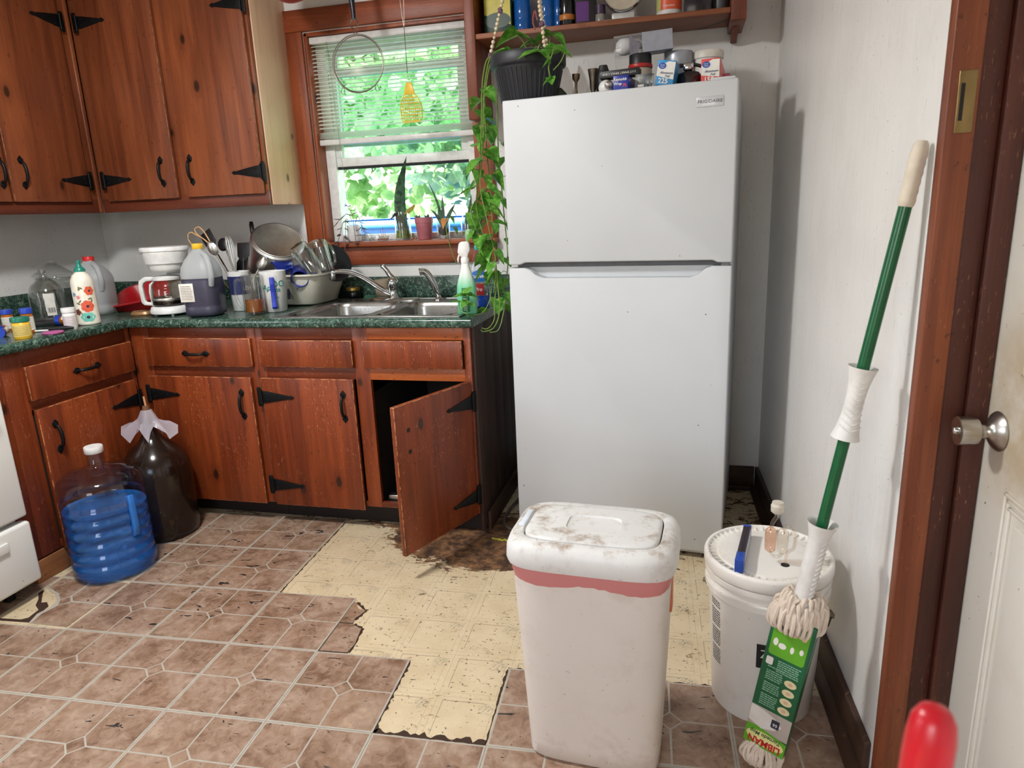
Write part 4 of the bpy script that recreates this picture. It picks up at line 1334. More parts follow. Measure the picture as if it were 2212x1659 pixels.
for k in range(52):
    a = 2 * PI * k / 52 + random.uniform(-0.1, 0.1)
    ca_, sa_ = math.cos(a), math.sin(a) * 0.55
    q = random.uniform(0.85, 1.05)
    tw = random.uniform(-0.3, 0.3)
    cb_, sb_ = math.cos(a + tw), math.sin(a + tw) * 0.55
    cord(mb, [(0.028 * ca_, 0.022 * sa_, 0.070), (0.043 * q * ca_, 0.030 * q * sa_, 0.050), (0.047 * q * cb_, 0.046 * q * sb_, 0.026), (0.030 * cb_, 0.030 * sb_, 0.006 + random.uniform(0, 0.006)), (0.008 * cb_, 0.01 * sb_, 0.010)], 0.0046)
mb.build('yarn', M_yarn, mop, label='cotton yarn ends on the floor')
# cardboard sleeve, turned to face the room
sl = MB()
SW = 0.043
sl.box((-SW, -0.020, 0.062), (SW, 0.020, 0.345), 0.002)
RZ = math.radians(-24)
sleeve = sl.build('sleeve', plain('green_carton', sr(14, 92, 56), 0.3), mop, rot=(0, 0, RZ), label='green printed cardboard sleeve')
sleeve.scale = (1.08, 1.0, 1.235)
sleeve.location = (0, 0, 0.062 - 0.062 * 1.235)
Yf = -0.0203
def card(x0, x1, z0, z1, m, d=0.0003, poly=None):
    mb = MB()
    if poly:
        mb.prism(poly, Yf - d, Yf, axis='y')
    else:
        mb.box((x0, Yf - d, z0), (x1, Yf, z1), 0.00012)
    return mb.build('print', m, sleeve)
def rrect(x0, x1, z0, z1, r):
    out = []
    for cx, cz, a0 in ((x1 - r, z1 - r, 0), (x0 + r, z1 - r, 90), (x0 + r, z0 + r, 180), (x1 - r, z0 + r, 270)):
        out += [(cx + r * math.cos(math.radians(a0 + 22.5 * k)), cz + r * math.sin(math.radians(a0 + 22.5 * k))) for k in range(5)]
    return out
M_lime = plain('lime_print', sr(96, 168, 40), 0.35)
M_pwhite = plain('white_print', sr(232, 230, 224), 0.5)
card(0, 0, 0, 0, M_lime, poly=rrect(-0.036, 0.036, 0.262, 0.336, 0.006))
M_pk = plain('skin_print', sr(214, 178, 150), 0.5)
for cx, cz, w_, h_ in ((-0.022, 0.322, 0.006, 0.009), (0.006, 0.318, 0.007, 0.006), (0.025, 0.318, 0.006, 0.006), (-0.026, 0.290, 0.005, 0.008), (-0.012, 0.286, 0.008, 0.006), (0.008, 0.286, 0.004, 0.007), (0.026, 0.290, 0.004, 0.006)):
    card(0, 0, 0, 0, M_pk if cz > 0.3 else M_pwhite, 0.0006, [(cx + w_ * math.cos(2 * PI * k / 10), cz + h_ * math.sin(2 * PI * k / 10)) for k in range(10)])
card(0, 0, 0, 0, M_pwhite, poly=rrect(-0.036, -0.022, 0.240, 0.256, 0.003))
M_fine = plain('pale_green_print', sr(150, 196, 168), 0.5)
random.seed(4)
mb = MB()
for k in range(24):
    z0 = 0.154 + 0.0043 * k
    if k in (6, 12, 18) or 20 <= k:
        continue
    x = -0.030
    while x < 0.002:
        w_ = random.uniform(0.003, 0.008)
        mb.box((x, Yf - 0.0004, z0), (min(x + w_, 0.004), Yf, z0 + 0.0018))
        x += w_ + 0.0012
for k in range(6):
    x = -0.012
    while x < 0.030:
        w_ = random.uniform(0.003, 0.008)
        mb.box((x, Yf - 0.0004, 0.232 + 0.0043 * k), (min(x + w_, 0.034), Yf, 0.2338 + 0.0043 * k))
        x += w_ + 0.0012
mb.build('small_print', M_fine, sleeve, kind='stuff')
M_medal = plain('cream_print', sr(226, 214, 168), 0.4)
for k in range(4):
    cz = 0.160 + 0.0195 * k
    card(0, 0, 0, 0, M_medal, 0.0005, [(0.021 + 0.0125 * math.cos(2 * PI * j / 16), cz + 0.0075 * math.sin(2 * PI * j / 16)) for j in range(16)])
    card(0, 0, 0, 0, M_pk, 0.0008, [(0.021 + 0.005 * math.cos(2 * PI * j / 8), cz + 0.0035 * math.sin(2 * PI * j / 8)) for j in range(8)])
# mop picture, then the curved brand panel, printed upside down
card(-0.0428, 0.0428, 0.098, 0.147, plain('mop_photo_print', sr(178, 168, 158), 0.5), 0.0002)
card(0, 0, 0, 0, plain('mop_photo_white', sr(222, 218, 212), 0.5), 0.0005, [(-0.042, 0.112), (-0.012, 0.103), (0.014, 0.112), (0.026, 0.124), (0.010, 0.136), (-0.018, 0.144), (-0.042, 0.146)])
card(0, 0, 0, 0, plain('navy_print', sr(34, 44, 62), 0.4), 0.0006, rrect(0.004, 0.021, 0.116, 0.134, 0.002))
lettering('66', 0.010, M_pwhite, sleeve, (0.0125, Yf - 0.0008, 0.1235), (PI / 2, PI, 0))
card(0, 0, 0, 0, M_lime, 0.0003, [(-0.0428, 0.063), (0.0428, 0.063), (0.0428, 0.094), (0.02, 0.099), (-0.02, 0.105), (-0.0428, 0.104)])
card(0, 0, 0, 0, plain('pale_yellow_print', sr(228, 222, 150), 0.4), 0.0005, [(0.040 * math.cos(2 * PI * k / 24), 0.082 + 0.0145 * math.sin(2 * PI * k / 24) - 0.002 * math.cos(2 * PI * k / 24)) for k in range(24)])
lettering('LIBMAN', 0.0195, plain('red_print', sr(190, 30, 36), 0.4), sleeve, (0.0, Yf - 0.0008, 0.0745), (PI / 2, PI, 0), bold=0.0006)
lettering('Tornado Mop', 0.0115, plain('green_dark_print', sr(18, 84, 44), 0.4), sleeve, (0.0, Yf - 0.0008, 0.0905), (PI / 2, PI, 0), shear=0.2, bold=0.0002)

# ---- red handle close to the camera
rh = thing('red_tool_handle', 'red plastic tool handle with grooved grip rising at the lower picture corner', 'handle', (1.197, -1.310, -0.0), rot=(math.radians(-2.5), math.radians(2.2), 0))
M_red = plain('red_plastic_grip', sr(196, 20, 36), 0.32)
mb = MB()
H = 1.035
secs = []
rings = []
for k, (rr, z) in enumerate([(0.0135, 0.70), (0.0150, 0.76), (0.0160, 0.82), (0.0163, 0.90), (0.0166, 0.96), (0.0166, 1.000), (0.0160, 1.015), (0.0140, 1.027), (0.0100, 1.0335), (0.004, 1.0355)]):
    ring = []
    rr, z = rr * 0.85, z - 0.017
    for j in range(40):
        a = 2 * PI * j / 40
        da = abs((a - math.radians(-20) + PI) % (2 * PI) - PI)
        dent = 0.0
        if 0.72 < z < 0.995:
            dent = 0.006 * max(0.0, 1 - (da / 0.42) ** 2) * min(1, (1.003 - z) / 0.03)
        ring.append(mb.v(((rr - dent) * math.cos(a), (rr - dent) * math.sin(a), z)))
    rings.append(ring)
for A, C_ in zip(rings, rings[1:]):
    for j in range(40):
        mb.f((A[j], A[(j + 1) % 40], C_[(j + 1) % 40], C_[j]))
mb.f(rings[0])
mb.f(rings[-1])
mb.build('grip', M_red, rh)
mb = MB()
mb.tube([(0, 0, 0.004), (0, 0, 0.72)], 0.011, 16)
mb.build('pole', plain('grey_metal_pole', sr(140, 140, 144), 0.35, 0.9), rh)

# ---- blue water jug
jug = thing('water_jug', 'blue plastic water jug half full with white cap on the floor', 'jug', (-1.068, 0.338, 0.001), math.radians(-30))
M_bottle = G('blue_tinted_plastic')
_tr = M_bottle.n('BsdfTransparent', {0: (0.80, 0.86, 0.94, 1)})
_gl = M_bottle.n('BsdfGlossy', {0: (1, 1, 1, 1), 'Roughness': 0.06})
_fr = M_bottle.ma('ADD', 0.04, M_bottle.ma('MULTIPLY', M_bottle.ma('POWER', M_bottle.n('LayerWeight', {'Blend': 0.5}).outputs['Facing'], 4.0), 0.5))
_mx = M_bottle.n('MixShader', {0: _fr, 1: _tr.outputs[0], 2: _gl.outputs[0]})
M_bottle.t.links.new(_mx.outputs[0], M_bottle.o.inputs[0])
M_bottle = M_bottle.m
def cloudy(name, tint, body, frac, rough=0.1):
    # clear coloured liquid with some body to it
    g = G(name)
    tr_ = g.n('BsdfTransparent', {0: tint})
    pr = g.n('BsdfPrincipled', {'Base Color': body, 'Roughness': rough})
    n = g.noise(g.obj(), 14.0, 3.0, 0.6)
    f = g.ma('ADD', frac - 0.12, g.ma('MULTIPLY', n, 0.24))
    mx = g.n('MixShader', {0: f, 1: tr_.outputs[0], 2: pr.outputs[0]})
    g.t.links.new(mx.outputs[0], g.o.inputs[0])
    return g.m
M_water = cloudy('blue_lit_water', (0.46, 0.76, 0.99, 1), sr(70, 164, 242), 0.24)
prof = [(0.0, 0.012), (0.10, 0.004), (0.134, 0.010), (0.143, 0.028)]
z = 0.04
while z < 0.275:
    prof += [(0.145, z), (0.1455, z + 0.014), (0.145, z + 0.028), (0.1385, z + 0.034), (0.1385, z + 0.040)]
    z += 0.046
prof += [(0.145, 0.292), (0.1465, 0.32), (0.146, 0.362), (0.138, 0.388), (0.112, 0.408), (0.070, 0.422), (0.038, 0.430), (0.030, 0.438), (0.0285, 0.485)]
mb = MB()
mb.lathe(prof, 56, power=2.25)
shell = mb.build('shell', M_bottle, jug)
mb = MB()
wp_ = [(r * 0.975, z_ + 0.002) for r, z_ in prof if z_ < 0.272]
mb.lathe(wp_ + [(0.140, 0.272), (0.0, 0.272)], 56, power=2.25)
mb.build('water', M_water, jug)
mb = MB()
mb.lathe([(0.0, 0.510), (0.031, 0.510), (0.0325, 0.507), (0.0325, 0.487), (0.0300, 0.484), (0.0285, 0.484)], 32)
mb.build('cap', plain('white_cap_plastic', sr(232, 232, 230), 0.4), jug)
mb = MB()
mb.at((0, 0, 0), (0, 0, math.radians(22)))
mb.prism([(0.130, 0.325), (0.152, 0.330), (0.158, 0.30), (0.158, 0.20), (0.150, 0.165), (0.130, 0.160), (0.132, 0.19), (0.142, 0.21), (0.142, 0.29), (0.134, 0.305)], -0.011, 0.011, axis='y', r=0.003)
mb.build('handle', plain('blue_handle_plastic', sr(48, 120, 204), 0.3), jug)

# ---- brown glass carboy
cb = thing('carboy', 'brown glass carboy of dark liquid with plastic film tied round its neck', 'carboy', (-1.098, 0.655, 0.001))
M_brownglass = G('brown_glass_dark')
_n = M_brownglass.noise(M_brownglass.obj(), 16.0, 5.0, 0.7)
_c = M_brownglass.mix(M_brownglass.step(_n, 0.55, 0.75), sr(30, 18, 12), sr(66, 46, 34))
M_brownglass = M_brownglass.set(col=_c, rough=0.16, spec=0.45)
mb = MB()
mb.lathe([(0, 0.006), (0.12, 0.0), (0.143, 0.010), (0.149, 0.035), (0.150, 0.285), (0.146, 0.318), (0.132, 0.352), (0.104, 0.385), (0.072, 0.412), (0.050, 0.432), (0.036, 0.455), (0.030, 0.475), (0.029, 0.505), (0.032, 0.508), (0.032, 0.520), (0.024, 0.520), (0, 0.516)], 48, 0.915, 0.915)
mb.build('body', M_brownglass, cb)
mb = MB()
mb.lathe([(0.0, 0.516), (0.016, 0.516), (0.019, 0.540), (0.016, 0.556), (0.013, 0.575), (0, 0.576)], 20)
mb.build('bung', plain('tan_rubber_bung', sr(120, 78, 48), 0.6), cb)
mb = MB()
mb.tube([(0.002, 0, 0.572), (-0.005, 0.004, 0.615)], 0.0045, 8)
mb.build('stick', plain('pale_wood_stick', sr(186, 146, 104), 0.6), cb)
M_film = G('cloudy_plastic_film')
_tr = M_film.n('BsdfTransparent', {0: (0.95, 0.93, 0.95, 1)})
_pr = M_film.n('BsdfPrincipled', {'Base Color': sr(214, 206, 216), 'Roughness': 0.25})
_mx = M_film.n('MixShader', {0: 0.5, 1: _tr.outputs[0], 2: _pr.outputs[0]})
M_film.t.links.new(_mx.outputs[0], M_film.o.inputs[0])
M_film = M_film.m
mb = MB()
random.seed(2)
rows = []
for i, (r0, z0) in enumerate(((0.020, 0.560), (0.034, 0.522), (0.038, 0.505), (0.052, 0.490), (0.072, 0.470))):
    row = []
    for k in range(25):
        a = 2 * PI * k / 24
        lobe = 1.0 + (0.45 * i / 4) * (max(0, math.cos(2 * (a - 0.35))) ** 2) * 2.0 - 0.25 * i / 4
        row.append((r0 * lobe * math.cos(a), r0 * lobe * math.sin(a), z0 + 0.006 * i * math.sin(5 * a + i) - (0.02 if (i == 4 and k % 5 == 0) else 0)))
    rows.append(row)
mb.sheet(rows)
mb.build('film', M_film, cb, label='cloudy plastic film tied round the neck')

# ---- grey hose looped beside the fridge
mb = MB()
mb.tube(curve_pts([(0.318, 1.46, 0.60), (0.36, 1.42, 0.60), (0.43, 1.38, 0.53), (0.47, 1.36, 0.40)], 20), 0.0065, 8)
mb.build('power_cord', plain('dark_grey_cable', sr(64, 62, 62), 0.5), label='dark cable coming out of the wall between cabinet and fridge', cat='cable')
mb = MB()
mb.tube(curve_pts([(0.44, 1.44, 0.15), (0.42, 1.38, 0.09), (0.375, 1.20, 0.03), (0.345, 1.08, 0.009), (0.355, 0.96, 0.008), (0.40, 0.90, 0.008), (0.44, 0.885, 0.008)], 48), 0.0065, 8)
mb.build('water_hose', plain('grey_hose', sr(92, 84, 76), 0.5), label='grey hose looped on the floor beside the fridge', cat='hose')
mb = MB()
random.seed(6)
for k in range(9):
    x, y = 0.345 + 0.012 * k, 0.815 + random.uniform(-0.012, 0.012)
    mb.prism([(x + 0.011 * math.cos(2 * PI * j / 7) * random.uniform(.5, 1.1), y + 0.007 * math.sin(2 * PI * j / 7) * random.uniform(.5, 1.1)) for j in range(7)], 0.0003, 0.0022)
mb.build('yellow_scrap', plain('yellow_scrap_paper', sr(196, 196, 60), 0.7), label='bright yellow torn scrap on the dirty floor by the bin', cat='scrap')
# ================================================================== ON THE COUNTER
M_glass = glass('clear_glass', (0.90, 0.91, 0.90, 1), 0.0, 1.5, 2.2)
M_hdpe = G('milky_plastic')
_tr = M_hdpe.n('BsdfTranslucent', {0: sr(226, 228, 224)})
_tp = M_hdpe.n('BsdfTransparent', {0: (0.9, 0.92, 0.95, 1)})
_pr = M_hdpe.n('BsdfPrincipled', {'Base Color': sr(206, 210, 212), 'Roughness': 0.4})
_m1 = M_hdpe.n('MixShader', {0: 0.4, 1: _pr.outputs[0], 2: _tr.outputs[0]})
_m2 = M_hdpe.n('MixShader', {0: 0.22, 1: _m1.outputs[0], 2: _tp.outputs[0]})
M_hdpe.t.links.new(_m2.outputs[0], M_hdpe.o.inputs[0])
M_hdpe = M_hdpe.m
M_label = plain('paper_label', sr(226, 222, 212), 0.6)
M_whitep = plain('white_plastic', sr(226, 226, 224), 0.35)
M_blackp = plain('matt_black_plastic', sr(24, 24, 26), 0.45)
M_bluecap = plain('blue_cap_plastic', sr(30, 66, 176), 0.35)
M_amber = cloudy('amber_plastic', (0.92, 0.48, 0.10, 1), sr(206, 118, 36), 0.55, 0.2)
M_pot = plain('polished_steel', sr(214, 212, 208), 0.34, 1.0)
def bars(mb, r, rows, a0, a1, seed, hh=0.003):
    random.seed(seed)
    for z0 in rows:
        a = a0
        while a < a1:
            w_ = random.uniform(3, 8)
            label_band(mb, r, z0, z0 + hh, a, min(a + w_, a1), 3, 0.0012)
            a += w_ + 1.8
def simple(name, label, cat, loc, rotz=0.0, group=None, rot=None):
    return thing(name, label, cat, loc, rotz, group, rot)

# ---- prescription and vitamin bottles
RXC = {}
def rx(label, loc, rot=(0, 0, 0), r=0.019, h=0.086, cap=M_bluecap, body=M_amber, face=-60, grp='pill bottles on the corner of the counter', lab=M_label, text=None):
    t = thing('pill_bottle', label, 'bottle', loc, rot=rot, group=grp)
    mb = MB()
    mb.lathe([(0, 0.001), (r * 0.94, 0.0), (r, 0.003), (r, h * 0.74), (r * 0.86, h * 0.78), (r * 0.86, h * 0.8)], 24)
    mb.build('body', body, t)
    mb = MB()
    n = 36
    prof = [(r * 0.9, h * 0.785), (r * 1.06, h * 0.79), (r * 1.08, h * 0.97), (r * 1.02, h), (0, h)]
    mb.lathe(prof, n)
    for k, vv in enumerate(mb.bm.verts):
        if abs(vv.co.z - h * 0.79) < h * 0.19 and (vv.co.xy.length > r) and (round(math.atan2(vv.co.y, vv.co.x) / (2 * PI) * n) % 2 == 0):
            vv.co.xy *= 0.965
    mb.build('cap', cap, t)
    mb = MB()
    label_band(mb, r, h * 0.12, h * 0.66, face - 105, face + 105, 20)
    lb = mb.build('label', lab, t)
    mb = MB()
    bars(mb, r, [h * (0.2 + 0.075 * k) for k in range(6)], face - 60, face + 60, int(h * 1e4) + int(abs(loc[0]) * 1e3), h * 0.02)
    mb.build('label_print', text or plain('grey_print', sr(140, 130, 122), 0.6), lb)
    return t
rx('tall amber pill bottle with blue cap standing behind the yellow bottle', (-1.402, 0.470, CZ), r=0.0205, h=0.097)
rx('amber pill bottle with blue cap half behind others at the picture edge', (-1.555, 0.515, CZ), r=0.0205, h=0.085)
rx('amber pill bottle lying with blue cap pointing at the room', (-1.468, 0.418, CZ + 0.021), rot=(PI / 2 + 0.05, 0, math.radians(38)), r=0.0195, h=0.075)
rx('amber pill bottle lying on its side behind the white bottle', (-1.352, 0.652, CZ + 0.0215), rot=(0, -PI / 2, math.radians(12)), r=0.0195, h=0.090, face=30)
rx('small white pill bottle with purple print before the floral bottle', (-1.285, 0.550, CZ), r=0.0235, h=0.086, cap=M_whitep, body=M_whitep, text=plain('purple_print', sr(126, 70, 150), 0.5))
M_yel = plain('yellow_plastic', sr(224, 172, 42), 0.35)
rx('squat yellow vitamin bottle with green cap', (-1.300, 0.352, CZ), r=0.0290, h=0.080, cap=plain('teal_cap', sr(16, 110, 88), 0.35), body=M_yel, lab=plain('yellow_label', sr(218, 190, 96), 0.5))
rx('yellow vitamin bottle lying at the picture edge', (-1.50, 0.352, CZ + 0.0225), rot=(0, PI / 2, math.radians(20)), r=0.020, h=0.080, cap=M_bluecap, body=M_yel, lab=plain('yellow_label', sr(218, 190, 96), 0.5), face=150)
mb = MB()
mb.lathe([(0, 0.0), (0.035, 0.0), (0.037, 0.003), (0.037, 0.006), (0.034, 0.008), (0.028, 0.0065), (0, 0.006)], 28)
mb.build('jar_lid', plain('pink_plastic', sr(184, 96, 150), 0.4), loc=(-1.272, 0.452, CZ + 0.0005), label='flat pink plastic lid near the counter edge', cat='lid')
mb = MB()
mb.tube([(-0.055, 0, 0.008), (-0.03, 0, 0.009), (0.02, 0, 0.009), (0.05, 0, 0.008)], [0.006, 0.0085, 0.0085, 0.005], 12)
mb.build('marker', M_blackp, loc=(-1.305, 0.515, CZ + 0.0005), rot=(0, 0, math.radians(24)), label='short black marker lying before the white pill bottle', cat='marker')
mb = MB()
mb.tube([(-0.03, 0, 0.0045), (0.03, 0, 0.0045)], 0.004, 8)
mb.build('straw', M_whitep, loc=(-1.365, 0.482, CZ + 0.0005), rot=(0, 0, math.radians(20)), label='short white stick beside the pink lid', cat='stick')
mb = MB()
mb.box((-0.10, -0.06, 0), (0.10, 0.06, 0.022), 0.004)
tb = mb.build('flat_black_box', M_blackp, loc=(-1.545, 0.640, CZ), rot=(0, 0, math.radians(25)), label='flat black box behind the pill bottles', cat='box')
# crumpled purple gift wrap
mb = MB()
random.seed(21)
b2 = bmesh.new()
bmesh.ops.create_icosphere(b2, subdivisions=2, radius=0.036)
for vv in b2.verts:
    vv.co *= random.uniform(0.75, 1.25)
    vv.co.z = max(vv.co.z * 0.9 + 0.03, 0.0)
b2.verts.index_update()
mb.merge(b2)
mb.build('purple_wrap', plain('purple_foil', sr(84, 52, 150), 0.25, 0.4), loc=(-1.47, 0.760, CZ + 0.001), label='crumpled shiny purple wrapping behind the pill bottles', cat='wrapper', angle=5)

# ---- big glass canister with domed lid
gj = thing('glass_canister', 'large clear glass canister with domed ground lid against the wall', 'jar', (-1.795, 0.985, CZ))
mb = MB()
mb.lathe([(0, 0.004), (0.080, 0.0), (0.088, 0.006), (0.092, 0.03), (0.092, 0.115), (0.084, 0.135), (0.080, 0.150), (0.078, 0.165), (0.084, 0.172), (0.080, 0.172), (0.074, 0.165), (0.076, 0.150), (0.080, 0.135), (0.088, 0.115), (0.088, 0.03), (0.084, 0.010), (0, 0.009)], 40)
mb.build('body', M_glass, gj)
mb = MB()
mb.lathe([(0.072, 0.160), (0.072, 0.176), (0.088, 0.178), (0.088, 0.184), (0.066, 0.198), (0.046, 0.216), (0.030, 0.228), (0.022, 0.234), (0.027, 0.242), (0.025, 0.249), (0, 0.250)], 40)
mb.build('lid', M_glass, gj)
# ---- clear glass jug with finger loop and labels
gg = thing('glass_jug', 'clear glass jug with barcode label and narrow neck', 'jug', (-1.668, 0.815, CZ), math.radians(0))
mb = MB()
mb.lathe([(0, 0.004), (0.058, 0.0), (0.066, 0.004), (0.069, 0.02), (0.069, 0.115), (0.066, 0.132), (0.055, 0.152), (0.034, 0.170), (0.021, 0.182), (0.016, 0.192), (0.0155, 0.212), (0.018, 0.213), (0.018, 0.222), (0.012, 0.222), (0.012, 0.185), (0.05, 0.148), (0.064, 0.12), (0.064, 0.012), (0, 0.010)], 40)
mb.build('body', M_glass, gg)
mb = MB()
mb.tube(curve_pts([(0.017, 0, 0.205), (0.034, 0, 0.212), (0.046, 0, 0.200), (0.040, 0, 0.178), (0.030, 0, 0.172)], 20), 0.005, 8)
mb.build('handle', M_glass, gg, rot=(0, 0, math.radians(-30)))
mb = MB()
label_band(mb, 0.069, 0.022, 0.118, -52, -22, 8, 0.001)
lb = mb.build('label', M_label, gg)
mb = MB()
for k in range(9):
    label_band(mb, 0.069, 0.034, 0.056, -48 + k * 2.6, -48 + k * 2.6 + (1.5 if k % 3 else 0.7), 2, 0.0016)
mb.build('barcode', plain('black_print', sr(28, 30, 30), 0.6), lb)
mb = MB()
label_band(mb, 0.069, 0.03, 0.115, -150, -118, 8, 0.001)
mb.build('label', M_label, gg)
# ---- milk jug with red cap
def gallon(t, h, w, body_m, split=None, m2=None, cap_m=None):
    s_ = h / 0.30
    pr = [(0, 0.004), (w * 0.80, 0.002), (w * 0.96, 0.008), (w, 0.02), (w, 0.040), (w * 0.975, 0.046), (w, 0.052), (w, 0.150 * s_), (w * 0.985, 0.158 * s_), (w, 0.166 * s_), (w, 0.180 * s_), (w * 0.93, 0.205 * s_), (w * 0.72, 0.236 * s_), (w * 0.44, 0.262 * s_), (w * 0.28, 0.274 * s_), (w * 0.26, 0.282 * s_)]
    mb = MB()
    if split:
        lo_ = [p for p in pr if p[1] <= split] + [(w, split)]
        hi_ = [(w, split)] + [p for p in pr if p[1] > split]
        mb.mat(1).lathe(lo_, 48, power=3.4)
        mb.mat(0).lathe(hi_, 48, power=3.4)
        mb.build('body', [body_m, m2], t)
    else:
        mb.lathe(pr, 48, power=3.4)
        mb.build('body', body_m, t)
    mb = MB()
    mb.lathe([(w * 0.285, 0.278 * s_), (w * 0.30, 0.279 * s_), (w * 0.30, 0.298 * s_), (w * 0.28, 0.301 * s_), (0, 0.301 * s_)], 28)
    mb.build('cap', cap_m, t)
    mb = MB()
    mb.at((0, 0, 0), (0, 0, math.radians(-45)))
    mb.tube(curve_pts([(w * 0.42, 0, 0.262 * s_), (w * 0.86, 0, 0.240 * s_), (w * 1.12, 0, 0.205 * s_), (w * 1.16, 0, 0.170 * s_), (w * 1.06, 0, 0.148 * s_)], 22), [0.012] * 23, 12) if False else mb.tube(curve_pts([(w * 0.42, 0, 0.262 * s_), (w * 0.92, 0, 0.247 * s_), (w * 1.20, 0, 0.212 * s_), (w * 1.25, 0, 0.170 * s_), (w * 1.09, 0, 0.130 * s_)], 22), 0.0115, 12)
    mb.build('handle', body_m, t)
mj = thing('milk_jug', 'empty translucent milk jug with red cap behind the floral bottle', 'jug', (-1.552, 0.958, CZ), math.radians(20))
gallon(mj, 0.262, 0.078, M_hdpe, cap_m=plain('red_cap_plastic', sr(206, 38, 40), 0.4))
# ---- dark liquid in a gallon jug with yellow cap
M_darkliq = plain('milky_plastic_over_dark_liquid', sr(62, 60, 78), 0.35)
yj = thing('gallon_jug', 'translucent gallon jug of dark purple liquid with yellow cap', 'jug', (-0.925, 0.905, CZ), math.radians(15))
gallon(yj, 0.305, 0.0755, M_hdpe, 0.163, M_darkliq, plain('yellow_cap_plastic', sr(236, 186, 40), 0.4))
mb = MB()
mb.box((-0.0305, -0.0775, 0.068), (0.0285, -0.0758, 0.145), 0.0006)
lb = mb.build('label', M_label, yj, loc=(-0.040, 0.0, 0))
mb = MB()
random.seed(31)
for k in range(9):
    x = -0.024
    while x < 0.018:
        w_ = random.uniform(0.003, 0.01)
        mb.box((x, -0.0781, 0.078 + 0.0068 * k), (min(x + w_, 0.024), -0.0772, 0.0805 + 0.0068 * k))
        x += w_ + 0.0016
mb.build('label_print', plain('grey_print', sr(140, 130, 122), 0.6), lb)

# ---- floral bottle
fb = thing('floral_bottle', 'cream bottle printed with flowers and a teal cap', 'bottle', (-1.318, 0.672, CZ))
M_cream_e = plain('cream_enamel', sr(232, 226, 210), 0.25)
mb = MB()
mb.lathe([(0, 0.002), (0.040, 0.0), (0.0435, 0.004), (0.0435, 0.010), (0.0425, 0.014), (0.0425, 0.165), (0.040, 0.185), (0.031, 0.204), (0.0195, 0.213), (0.0180, 0.219)], 40)
mb.build('body', M_cream_e, fb)
mb = MB()
mb.lathe([(0.0188, 0.217), (0.0205, 0.218), (0.0205, 0.226), (0.013, 0.234), (0.0085, 0.244), (0.0065, 0.252), (0.008, 0.257), (0.006, 0.262), (0, 0.263)], 24)
mb.build('cap', plain('teal_plastic', sr(22, 128, 110), 0.35), fb)
def petal_flower(ang, z, r, n, m, mc, squash=1.0):
    mb = MB()
    for k in range(n):
        a = 2 * PI * k / n
        cx, cz = 0.55 * r * math.cos(a), 0.55 * r * math.sin(a) * squash
        pts = []
        for j in range(8):
            b = 2 * PI * j / 8
            u, w_ = cx + 0.42 * r * math.cos(b), cz + 0.42 * r * math.sin(b) * squash
            an = math.radians(ang) + u / 0.0425
            rr = 0.0433 + 0.0002 * (k % 3)
            pts.append(mb.v((rr * math.cos(an), rr * math.sin(an), z + w_)))
        mb.f(pts)
    o = mb.build('flower', m, fb)
    mb = MB()
    pts = []
    for j in range(8):
        b = 2 * PI * j / 8
        an = math.radians(ang) + 0.22 * r * math.cos(b) / 0.0425
        pts.append(mb.v((0.0440 * math.cos(an), 0.0440 * math.sin(an), z + 0.22 * r * math.sin(b))))
    mb.f(pts)
    mb.build('flower_centre', mc, o)
M_coral = plain('coral_print', sr(226, 96, 66), 0.4)
M_aqua = plain('aqua_print', sr(110, 196, 180), 0.4)
M_ninkp = plain('navy_flower_print', sr(44, 42, 66), 0.4)
petal_flower(-38, 0.078, 0.026, 7, M_coral, M_ninkp)
petal_flower(-44, 0.034, 0.030, 6, M_aqua, M_ninkp, 0.7)
petal_flower(-18, 0.140, 0.020, 6, M_coral, M_ninkp)
petal_flower(-92, 0.056, 0.014, 5, plain('rust_print', sr(120, 62, 50), 0.4), M_ninkp)
petal_flower(-76, 0.116, 0.009, 5, plain('pale_pink_print', sr(222, 150, 150), 0.4), M_coral)
petal_flower(-98, 0.128, 0.010, 5, plain('pale_blue_print', sr(140, 170, 190), 0.4), M_ninkp)
M_olive = plain('olive_print', sr(120, 116, 84), 0.5)
for ang, z, tilt in ((-62, 0.150, 0.6), (-58, 0.153, -0.4), (-66, 0.151, 1.5), (-20, 0.108, 0.3), (-14, 0.098, 1.2), (-72, 0.098, 0.8), (-82, 0.090, -0.5), (-70, 0.046, 2.0)):
    mb = MB()
    pts = []
    for j in range(10):
        b = 2 * PI * j / 10
        u, w_ = 0.009 * math.cos(b), 0.0032 * math.sin(b)
        uu, ww = u * math.cos(tilt) - w_ * math.sin(tilt), u * math.sin(tilt) + w_ * math.cos(tilt)
        an = math.radians(ang) + uu / 0.0425
        pts.append(mb.v((0.0432 * math.cos(an), 0.0432 * math.sin(an), z + ww)))
    mb.f(pts)
    mb.build('leaf_print', M_olive, fb)

# ---- red tub tipped against the corner
rt = thing('red_tub', 'red plastic tub tilted in the counter corner behind the coffee maker', 'tub', (-1.385, 1.175, CZ + 0.004), rot=(math.radians(14), math.radians(-9), math.radians(18)))
mb = MB()
loft(mb, [(0.135, 0.105, 0.0), (0.150, 0.120, 0.006), (0.185, 0.150, 0.085), (0.196, 0.161, 0.087), (0.196, 0.161, 0.092), (0.181, 0.147, 0.091), (0.146, 0.116, 0.010)], 56, 5.0, cap=False)
mb.build('body', plain('red_tub_plastic', sr(178, 26, 34), 0.35), rt)
mb = MB()
loft(mb, [(0.148, 0.118, 0.0095), (0.146, 0.116, 0.012)], 56, 5.0)
mb.build('liner', plain('grey_tub_liner', sr(92, 88, 92), 0.5), rt)
mb = MB()
loft(mb, [(0.040, 0.024, 0.0), (0.044, 0.028, 0.010), (0.038, 0.022, 0.020)], 20, 3.0)
